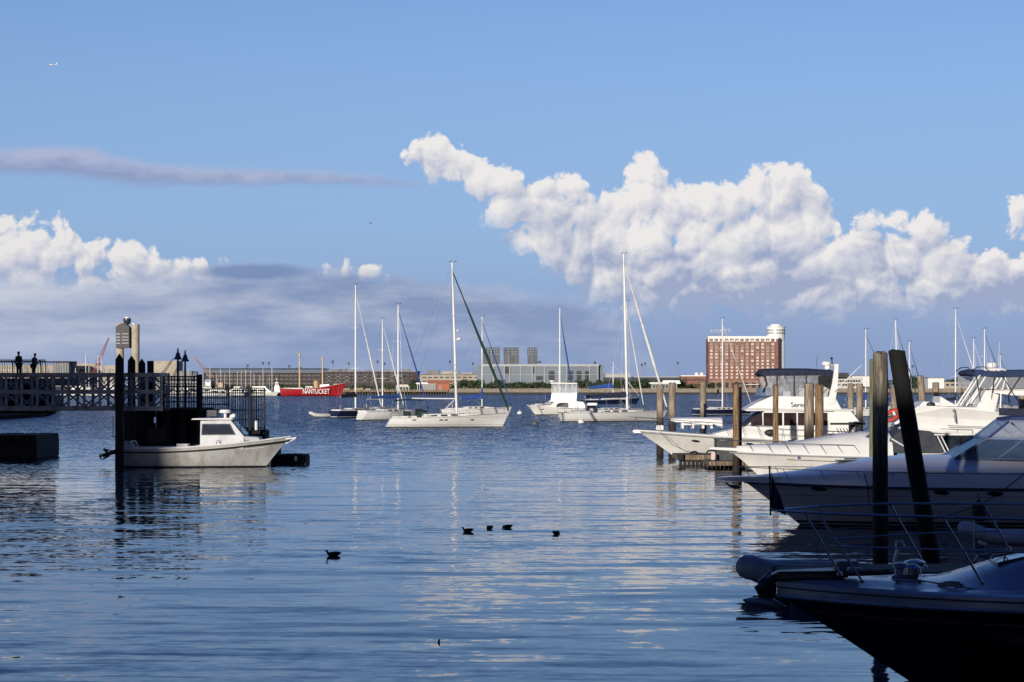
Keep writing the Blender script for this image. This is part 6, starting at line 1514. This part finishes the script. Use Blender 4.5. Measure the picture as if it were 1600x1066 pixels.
    b.rings(rg); b3 = b.build('bimini', mat('royal_navy_canvas', (.018, .035, .10), .85, scale=3, bump=.02), root)
    f = MB()
    for y in (-w_, w_):
        for a_, c_ in ((1512, 1520), (1540, 1535), (1552, 1580), (1580, 1552), (1590, 1590)): f.tube((x(a_), y, z(588)), (x(c_), y * .95, z(632)), .03, n=5)
        f.path([(x(1505), y * .9, z(580)), (x(1515), y, z(574)), (x(1526), y, z(574)), (x(1530), y, z(580))], .03, 6)
    f.build('bimini_frame', BLACK, b3)
    v = MB(); v.pane([(x(1640), z(651), w_), (x(1547), z(648), w_), (x(1547), z(637), w_), (x(1640), z(639), w_)], 1, .1, .03); v.build('navy_curtain', NAVY, b3)
    v = MB(); v.pane([(x(1640), z(608), w_), (x(1508), z(606), w_), (x(1508), z(589), w_), (x(1640), z(589), w_)], 1, .02, -.2); v.pane([(x(1640), z(608), w_), (x(1508), z(606), w_), (x(1508), z(589), w_), (x(1640), z(589), w_)], -1, .02, -.2); v.build('clear_curtain', clear_mat('grey_vinyl', (.34, .36, .40), .55), b3)
    d = MB(); d.lathe([(.05, 0), (.31, .02), (.33, .18), (.29, .30), (.05, .33)], (x(1547), .4, z(575)), 20); d.box((x(1547), .4, z(577)), (.4, .3, .16)); d.build('radar_dome', WHITE, root, True)
    d = MB(); d.tube((x(1544), 1.2, z(578)), (x(1540), 1.2, z(559)), .012, n=4); d.tube((x(1558), .2, z(578)), (x(1561), .2, z(535)), .015, n=4); d.tube((x(1500), 0, z(634)), (x(1500), 0, z(628)), .02, n=4); d.build('antenna', WHITE, root)
    deckrail(root, h, .75, 1.0, .8, 6, mid=False)
    r2 = thing('life_ring', 'orange red life ring at the motor yacht bow between the tall black pilings', 'life ring', (px(1396, 118), 118.5, pz(649.5, 118)), 0)
    t = MB(); rg = []
    for i in range(25):
        a = 2 * math.pi * i / 24; c_ = Vector((.52 * math.cos(a), .0, .22 * math.sin(a))); c_ = Matrix.Rotation(R(-28), 3, 'Y') @ c_ + Vector((0, .15 * math.sin(a), 0)); n_ = Matrix.Rotation(R(-28), 3, 'Y') @ Vector((math.cos(a), 0, math.sin(a)))
        rg.append([c_ + n_ * .12 * math.cos(k * math.pi / 5) + Vector((0, .12 * math.sin(k * math.pi / 5), 0)) for k in range(10)])
    t.rings(rg, cap=False); t.build('ring', mat('ring_red', (.50, .045, .025), .6), r2, True)
    t = MB(); t.box((.1, -.12, .13), (.12, .04, .24), ry=R(-25)); t.box((-.3, -.12, -.2), (.12, .04, .2), ry=R(-25)); t.build('band', WHITE, r2)
motor_yacht()

def shaded_cruiser():
    D = 73.0; s = D / F; x = lambda p: (1760 - p) * s; z = lambda p: pz(p, D)
    root = thing('sport_cruiser', 'large white sport cruiser lying in shadow with blue canvas windscreen and black fenders', 'motorboat', (px(1760, D), D, 0), R(180.5))
    L = x(1163); h = Hull(L, 4.2, 1.55, 1.35, ob=2.0, pb=.95, ws=.93, q=2.9, kst=.12, kbow=.75, d=.4, taper=2.0)
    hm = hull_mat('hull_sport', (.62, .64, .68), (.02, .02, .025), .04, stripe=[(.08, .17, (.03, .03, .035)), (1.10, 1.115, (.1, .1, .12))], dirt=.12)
    h.shell(40, 14).build('hull', hm, root, True); h.line(0, 1, .0, .05, .03, n=40).build('rub_rail', mat('rail_dark', (.05, .05, .06), .4), root)
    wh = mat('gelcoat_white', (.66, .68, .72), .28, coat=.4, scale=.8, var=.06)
    b = MB(); b.slab([(x(1210), z(755), .75), (x(1135), z(750.5), .32), (x(1121), z(748), .14), (x(1120), z(746), .12), (x(1135), z(744.5), .30), (x(1215), z(742), .85)]); b.build('pulpit', wh, root, bevel=.02)
    rg = []
    for p, zt in ((1180, 743), (1205, 740), (1240, 736), (1280, 729), (1320, 721.5), (1365, 715), (1420, 712.5), (1490, 713), (1560, 715), (1650, 716)):
        t = h.t_at(x(p)); ww = h.hb(t); zb = h.zs(t) + .03; zt = z(zt)
        rg.append([(x(p), u * ww, lerp(zb, zt, k)) for u, k in ((-1, 0), (-.985, .35), (-.93, .62), (-.8, .72), (-.5, .95), (0, 1.05), (.5, .95), (.8, .72), (.93, .62), (.985, .35), (1, 0))])
    MB().rings(rg).build('foredeck', wh, root, True)
    h.oval(x(1290), z(761), .26, .075, .02).build('porthole', SMOKE, root); h.oval(x(1463), z(765), .26, .08, .02).build('porthole', SMOKE, root); h.oval(x(1541), z(767), .28, .085, .02).build('porthole', SMOKE, root)
    for p in (1514, 1592):
        t = h.t_at(x(p), .6); q = h.p(t, .75, 1, .14); f = MB(); f.lathe([(.03, .42), (.08, .36), (.19, .30), (.21, .1), (.21, -.2), (.17, -.32), (.03, -.34)], (q.x, q.y, z(794)), 16); f.path([(q.x, q.y, z(794) + .4), (q.x, q.y - .05, h.zs(t) + .2)], .015, 5); f.build('fender', RUBBER, root, True)
    a = MB(); a.path([(x(1133), 0, z(753)), (x(1139), 0, z(759)), (x(1150), 0, z(763)), (x(1152), 0, z(758))], [.03, .04, .05, .03], 6); a.prism([(x(1138), z(757)), (x(1153), z(764.5)), (x(1156), z(760)), (x(1148), z(757))], -.12, .12); a.build('anchor', STEEL, root)
    # windscreen: raked frame, glass, blue canvas and clear vinyl above
    gl = clear_mat('tinted_glass', (.04, .07, .13), .72)
    g = MB()
    wl = [(x(1484), z(713), 1.25), (x(1532), z(685), 1.2), (x(1640), z(686), 1.55), (x(1640), z(714), 1.75)]
    for sd_ in (1, -1): g.quadplate((x(1484), sd_ * 1.1, z(713.5)), (x(1532), sd_ * 1.0, z(685)), (x(1640), sd_ * 1.6, z(687)), (x(1640), sd_ * 1.8, z(715)), .015)
    g.quadplate((x(1482), -1.1, z(713)), (x(1482), 1.1, z(713)), (x(1531), 1.0, z(685)), (x(1531), -1.0, z(685)), .015)
    go = g.build('windscreen', gl, root)
    fb = mat('frame_blue', (.10, .14, .24), .35, metal=.3)
    f = MB()
    for sd_ in (1, -1): f.path([(x(1482), sd_ * 1.12, z(714)), (x(1531), sd_ * 1.02, z(684.5)), (x(1640), sd_ * 1.62, z(686))], .05, 8); f.tube((x(1544), sd_ * 1.38, z(715)), (x(1585), sd_ * 1.3, z(685)), .04, n=8); f.path([(x(1482), sd_ * 1.12, z(714.5)), (x(1640), sd_ * 1.8, z(716))], .035, 6)
    f.tube((x(1482), -1.12, z(714)), (x(1482), 1.12, z(714)), .04, n=6); f.tube((x(1531), -1.02, z(684.5)), (x(1531), 1.02, z(684.5)), .04, n=6)
    f.build('windscreen_frame', fb, go)
    v = MB()
    for sd_ in (1, -1): v.quadplate((x(1532), sd_ * 1.02, z(684)), (x(1566), sd_ * 1.0, z(656)), (x(1650), sd_ * 1.5, z(658)), (x(1650), sd_ * 1.62, z(686)), .01)
    v.quadplate((x(1531), -1.0, z(684)), (x(1531), 1.0, z(684)), (x(1565), .95, z(656)), (x(1565), -.95, z(656)), .01)
    cn = v.build('clear_canvas', clear_mat('blue_haze_vinyl', (.28, .32, .42), .5), root)
    bc = mat('shade_blue_canvas', (.015, .035, .13), .8, scale=3, bump=.02)
    c = MB(); rg = []
    for p, t, b_, k in ((1563, 657, 660, .9), (1568, 651.5, 661, 1), (1590, 649.5, 659, 1.1), (1650, 649, 658, 1.5)): rg.append([(x(p), -k, z(b_)), (x(p), -k, z(t + 1)), (x(p), 0, z(t - 1)), (x(p), k, z(t + 1)), (x(p), k, z(b_)), (x(p), 0, z(t + 1))])
    c.rings(rg); 
    for sd_ in (1, -1): c.path([(x(1532), sd_ * 1.04, z(684)), (x(1565), sd_ * 1.0, z(658))], .045, 6); c.path([(x(1568), sd_ * 1.02, z(660)), (x(1597), sd_ * 1.25, z(685))], .05, 6)
    c.build('canvas_top', bc, cn)
    w2 = MB(); w2.box((x(1570), .3, z(700)), (.3, .5, .5)); w2.box((x(1596), -.4, z(700)), (.4, .5, .6)); w2.build('helm_seat', wh, root, bevel=.06)
    deckrail(root, h, .28, 1.0, .55, 9, r=.014, lean=.3, mid=False, m=mat('dark_steel', (.16, .17, .19), .3, metal=.8))
    w3 = MB(); w3.box((x(1330), 0, z(722) + .06), (1.1, .7, .04)); w3.box((x(1345), -.9, z(718)), (.9, .25, .04)); w3.build('deck_hatch', SMOKE, root)
    w3 = MB(); w3.path([(x(1334), 2.05, z(737)), (x(1337), 2.15, z(752)), (x(1340), 2.2, z(785))], .02, 5); w3.path([(x(1576), 2.0, z(738)), (x(1545), 2.2, z(760)), (x(1515), 2.35, z(778)), (x(1490), 2.6, z(787)), (x(1445), 2.9, z(800))], .018, 5); w3.build('mooring_line', mat('dark_rope', (.04, .04, .04), .9), root)
shaded_cruiser()

def near_boat():
    D = 30.0; hp0 = lambda px_, py_, y: Vector(((2400 - 800) / F * D - (px_ - 800) * (D - y) / F, y, 5 - (py_ - HZ) * (D - y) / F)); s = D / F; x = lambda p: (2400 - p) * s; z = lambda p: pz(p, D)
    root = thing('bow_of_near_boat', 'nearest boat with black hull and white deck lying in shadow at the lower right', 'motorboat', (px(2400, D), D, 0), R(180))
    root.name = 'cabin_cruiser'
    L = x(1214); h = Hull(L, 3.9, 1.92, 1.80, ob=2.9, pb=1.0, ws=.92, q=2.9, kst=.12, kbow=.8, d=.4, taper=1.6)
    h.shell(44, 14).build('hull', hull_mat('hull_black', (.008, .009, .012), (.004, .004, .005), .1, dirt=.2), root, True)
    wh = mat('shaded_white_deck', (.19, .215, .28), .3, coat=.3, scale=1.5, var=.08)  # white deck paint, its deep shade put into the base colour
    rg = []
    n = 30
    for i in range(n + 1):
        t = lerp(.30, 1.0, i / n); q = h.sheer(t); ww = max(q.y, .02); zb = q.z - .02; up = .20 + .05 * (1 - t); xx = q.x
        fwd = max(0.0, min(1.0, (.80 - t) / .14)); tr = .42 * (fwd * fwd * (3 - 2 * fwd))
        rg.append([(xx, u * ww, zb + k) for u, k in ((-1.01, 0), (-.99, up * .8), (-.93, up), (-.82, up * .92), (-.62, up + .02), (-.45, up + .05 + tr * .8), (0, up + .08 + tr), (.45, up + .05 + tr * .8), (.62, up + .02), (.82, up * .92), (.93, up), (.99, up * .8), (1.01, 0))])
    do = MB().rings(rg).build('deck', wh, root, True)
    h.line(.2, 1, -.03, .03, .04, n=40).build('rub_rail', mat('rub_steel', (.30, .31, .35), .35, metal=.6), root)
    h.line(.35, 1, .10, .012, .02, n=40).build('deck_seam', mat('seam_dark', (.05, .055, .07), .5), root)
    h.band(.3, .985, lambda t: h.zs(t) - .26, lambda t: h.zs(t) - .235, .006).build('hull_stripe', mat('stripe_grey', (.10, .11, .13), .4), root)
    h.oval(x(1540) - .3, 1.42, .30, .075, .02, sides=(1,)).build('porthole', mat('porthole_steel', (.12, .13, .15), .25, metal=.7), root)
    def top(px_, y): t = h.t_at(x(px_)); f_ = max(0.0, min(1.0, (.80 - t) / .14)); return Vector((x(px_), y, h.zs(t) - .02 + .20 + .05 * (1 - t) + .08 + .42 * (f_ * f_ * (3 - 2 * f_))))
    q = top(1575, .15); g = MB(); g.box((q.x, q.y, q.z - .03), (.5, .5, .05), ry=.22); g.build('deck_hatch', SMOKE, root, bevel=.012)
    g = MB(); c0 = top(1470, .75)
    for k in range(3): g.path([c0 + Vector(((.20 - .045 * k) * math.cos(a), (.17 - .04 * k) * math.sin(a), -.04 + .018 * k)) for a in [2 * math.pi * j / 20 for j in range(21)]], .013, 6)
    g.path([c0 + Vector((-.2, 0, -.05)), c0 + Vector((-.45, .3, -.10)), hp0(1436, 907, .95)], .012, 6); g.build('coiled_line', mat('line_grey', (.22, .21, .20), .9), root, True)
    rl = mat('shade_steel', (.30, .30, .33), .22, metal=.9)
    def hp(px_, py_, y): k = (D - y) / F; return Vector(((2400 - 800) / F * D - (px_ - 800) * k, y, 5 - (py_ - HZ) * k))   # local point seen at photo px, y metres toward the viewer
    # near and far rails
    def nearside(p): t = h.t_at(x(p)); return h.sheer(t).y * .93
    r_ = MB()
    nr = [(1206, 797.5, .12), (1225, 798.5, .45), (1280, 802, .9), (1347, 804.5, 1.2), (1475, 808, 1.55), (1620, 812.5, 1.75), (1800, 818, 1.8)]
    fr = [(1206, 797.5, .12), (1222, 796, -.4), (1290, 790.5, -.9), (1390, 787, -1.3), (1537, 787, -1.6), (1700, 790, -1.75)]
    r_.path([hp(*q) for q in nr], .019, 8); r_.path([hp(*q) for q in fr], .019, 8)
    r_.path([hp(*q) for q in ((1313, 854, 1.1), (1420, 857, 1.4), (1510, 860.5, 1.6), (1640, 865, 1.75))], .012, 8); r_.path([hp(*q) for q in ((1284, 843.5, -.7), (1430, 834, -1.3), (1560, 829.5, -1.6))], .012, 8)
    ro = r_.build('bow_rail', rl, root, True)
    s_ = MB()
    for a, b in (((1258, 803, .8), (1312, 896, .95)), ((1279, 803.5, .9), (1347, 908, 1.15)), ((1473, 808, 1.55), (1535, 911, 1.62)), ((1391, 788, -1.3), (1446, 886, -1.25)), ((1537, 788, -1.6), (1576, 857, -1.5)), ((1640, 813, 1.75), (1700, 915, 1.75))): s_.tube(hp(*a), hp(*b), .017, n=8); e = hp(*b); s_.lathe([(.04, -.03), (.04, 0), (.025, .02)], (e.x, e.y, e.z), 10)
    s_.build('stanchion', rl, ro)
    # staff with furled flag at the pulpit
    f = MB(); f.path([hp(1204, 806, .12), hp(1203.5, 770, .12), hp(1202.5, 731, .12)], .014, 6); f.ball(tuple(hp(1202.5, 730, .12)), .02, 8); fo = f.build('flag_staff', BLACK, root)
    f = MB(); a0, a1 = hp(1205, 737, .12), hp(1205, 795, .12); rg = []
    for i in range(7):
        t = i / 6; c = a0.lerp(a1, t); wdt = (.02 + .20 * t ** .8); rg.append([c + Vector((-wdt * k / 5, .03 * math.sin(k * 2.1 + i * .7), -.02 * k)) for k in range(6)] + [c + Vector((-wdt * k / 5, .03 * math.sin(k * 2.1 + i * .7) + .012, -.02 * k)) for k in range(5, -1, -1)])
    f.rings(rg); f.build('furled_flag', mat('flag_navy', (.012, .025, .07), .9, scale=6), fo)
    # anchor platform, anchor
    p_ = MB(); p_.slab([(x(1320), z(900), .30), (x(1215), z(905), .14), (x(1206), z(897), .12), (x(1216), z(892), .12), (x(1320), z(889), .30)]); po = p_.build('anchor_platform', mat('platform_black', (.010, .011, .014), .4), root, bevel=.01)
    a = MB(); a.path([hp(1240, 898, 0), hp(1205, 905, 0), hp(1188, 920, 0), hp(1196, 940, 0)], [.05, .06, .10, .05], 10); a.ball(tuple(hp(1198, 921, 0)), .15, 14, (1.0, .5, 1.2)); a.build('anchor_roller', RUBBER, po, True)
    a = MB(); rg = []
    for p, zt, zb, ww in ((1161, 936, 939, .03), (1170, 934, 946, .10), (1190, 933, 952, .17), (1210, 936, 955, .15), (1230, 948, 956, .03)): rg.append([hp(p, (zt + zb) / 2 + (zb - zt) / 2 * math.sin(t), ww * math.cos(t)) for t in [2 * math.pi * k / 12 for k in range(12)]])
    a.rings(rg); a.build('anchor_fluke', mat('galvanised', (.30, .30, .32), .45, metal=.6), po, True)
    a = MB(); a.path([hp(1185, 909, .1), hp(1198, 898, .12), hp(1204, 891, .12)], .015, 6); a.build('anchor_pin', rl, po)
    # chain, windlass, cleat, hatch gear
    c = MB()
    for i in range(14):
        t = i / 13; q = hp(lerp(1340, 1392, t), lerp(893, 892, t) + .8 * math.sin(i), .05); m_ = []
        for k in range(9):
            g_ = 2 * math.pi * k / 8; dv = Vector((.035 * math.cos(g_), 0, .020 * math.sin(g_))) if i % 2 else Vector((.035 * math.cos(g_), .020 * math.sin(g_), 0)); m_.append(q + dv)
        c.path(m_, .007, 5)
    c.build('anchor_chain', BLACK, root)
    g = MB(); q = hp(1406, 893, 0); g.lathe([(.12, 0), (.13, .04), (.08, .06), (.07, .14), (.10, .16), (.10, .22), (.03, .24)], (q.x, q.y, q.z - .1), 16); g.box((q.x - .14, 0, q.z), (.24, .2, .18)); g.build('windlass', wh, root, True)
    g = MB(); q = hp(1425, 889, .1); g.lathe([(.14, 0), (.13, .1), (.07, .15), (.02, .16)], (q.x, q.y, q.z - .08), 16); g.lathe([(.08, .10), (.16, .12), (.16, .18), (.05, .22)], (q.x - .1, q.y - .3, q.z - .1), 14); g.build('capstan', rl, root, True)
    g = MB(); g.path([hp(1397, 878, .0), hp(1402, 859, .0)], [.022, .022], 8); g.path([hp(1398, 846, 0), hp(1400, 845, .0), hp(1411, 847, .0), hp(1413, 854, .0)], .012, 8); g.path([hp(1400, 860, 0), hp(1400, 846, 0)], .012, 8); g.build('deck_fitting', mat('pale_fitting', (.6, .6, .62), .3, metal=.4), root, True)
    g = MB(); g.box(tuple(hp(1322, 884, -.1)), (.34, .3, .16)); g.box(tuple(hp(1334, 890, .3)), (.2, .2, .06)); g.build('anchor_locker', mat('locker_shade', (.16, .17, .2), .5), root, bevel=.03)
    g = MB()
    for p in (1402, 1436): q = hp(p, 909, .95); g.box((q.x, q.y, q.z), (.05, .05, .06))
    g.path([hp(1394, 906, .95), hp(1402, 907, .95), hp(1436, 908, .95), hp(1446, 908.5, .95)], [.012, .018, .018, .012], 8); g.build('cleat', rl, root)
    g = MB()
    for p in (1522, 1545): g.path([hp(p, 877, .3), hp(p + 6, 868, .3), hp(p + 22, 866, .3), hp(p + 30, 874, .3)], .010, 6)
    g.build('grab_rail', rl, root)
    g = MB(); g.tube(hp(1522, 862, -.6), hp(1522, 814, -.6), .010, n=6); g.build('whip', rl, root)
near_boat()
def reflection_dock():  # dock added to lay a dark reflection on the water by the bow
    D = 46.5; root = thing('reflection_dock', 'dark dock added for its reflection between the nearest boat and the tall pilings', 'dock', (px(1400, D), D, 0)); P = world_parts(root)
    P(pxbox(MB(), 1222, 1800, 894, 925, D, 2.2), 'deck', BLK, bevel=.05)
    b = MB()
    for k in range(9): b.tube(at(1250 + 60 * k, 905, D - .25), at(1250 + 60 * k, 990, D - .25), .22, n=10)
    P(b, 'float', BLK, sm=True)
reflection_dock()
dinghy('grey inflatable dinghy floating behind the anchor of the nearest boat', (px(1305, 49), 49, .12), R(184), 2.15, .30, mat('grey_hypalon', (.20, .22, .27), .5, scale=2), motor=False, W=.5, lift=.15)
dinghy('pale inflatable dinghy lying between the nearest boat and the shaded cruiser', (px(1690, 61), 61, .12), R(182), 3.6, .20, mat('pale_hypalon', (.35, .37, .42), .5, scale=2), motor=False, W=.6, lift=.25)

# ------------------------------------------------------------------ waterfront buildings behind the viewer: their long evening shadows lie over the basin, and two added towers cut sky light
def town(name, label, x0, x1, y1, hgt, depth, m, cols, rws, y2=None):
    root = thing(name, label, 'building', ((x0 + x1) / 2, y1 - depth / 2, 0))
    MB().box((0, 0, hgt / 2 - 1), (x1 - x0, depth, hgt + 2 - 1.2)).build('wall', m, root)
    MB().box((0, 0, hgt - .3), (x1 - x0 + .6, depth + .6, .6)).build('roof', ROOF, root)
    W = x1 - x0
    for r_ in range(rws):
        g = MB()
        for c in range(cols): g.box((-W / 2 + W * (c + .5) / cols, depth / 2, 3 + (hgt - 5) * (r_ + .5) / rws), (1.4, .2, 2.0))
        g.build('window_row', DARKW, root)
def quay_behind():
    struct(MB().box((0, -160, .6), (700, 260, 2.4)).build('quay_ground', mat('quay_paving', (.22, .21, .2), .9, scale=.2)))
quay_behind()
town('warehouse', 'long brick wharf warehouse behind the viewer', -62, 60, -40, 21.1, 20, BR, 30, 5)
town('apartment_tower', 'tall brick apartment tower behind the viewer to the left', -230, -98.5, -60, 44, 30, BRD, 30, 12)
town('sky_cut_tower', 'unseen grey tower added behind the viewer to the right to cut sky light', -8, 60, -66, 78, 30, CONG, 16, 20)  # added to block western sky light from the near boats
town('sky_cut_block', 'unseen brick block added behind the viewer to the far right to cut sky light', 66, 190, -50, 60, 30, BRD, 24, 15)  # unseen mass, added to keep western sky light off the shaded boats

# ------------------------------------------------------------------ labels of look-alikes, parts split off a shared mesh
number_labels('motorboats at the far left marina', 'small white motorboat, {} from the left among those of the far left marina')
number_labels('sailboats at the far left marina', 'small white sailboat, {} from the left among those of the far left marina')
number_labels('light masts on the skyline', 'tall apron light mast on the skyline, {} from the left')
number_labels('trees along the far seawall', 'small round tree behind the far seawall, {} from the left')
number_labels('trees beyond the right shore buildings', 'dark tree beyond the right shore buildings, {} from the left')
number_labels('trees near the shore buildings', 'small green tree near the brick and tan buildings, {} from the left')
for o in SIBS:
    par = o.parent
    if par and par.type == 'EMPTY' and not par.parent:
        for q in par.children:
            if q.get('sibs') and q.data and q.name.split('.')[0] == o.name.split('.')[0] and q.matrix_parent_inverse != Matrix(): o.matrix_parent_inverse = q.matrix_parent_inverse.copy()
for o in SC.objects:
    if 'sibs' in o: del o['sibs']
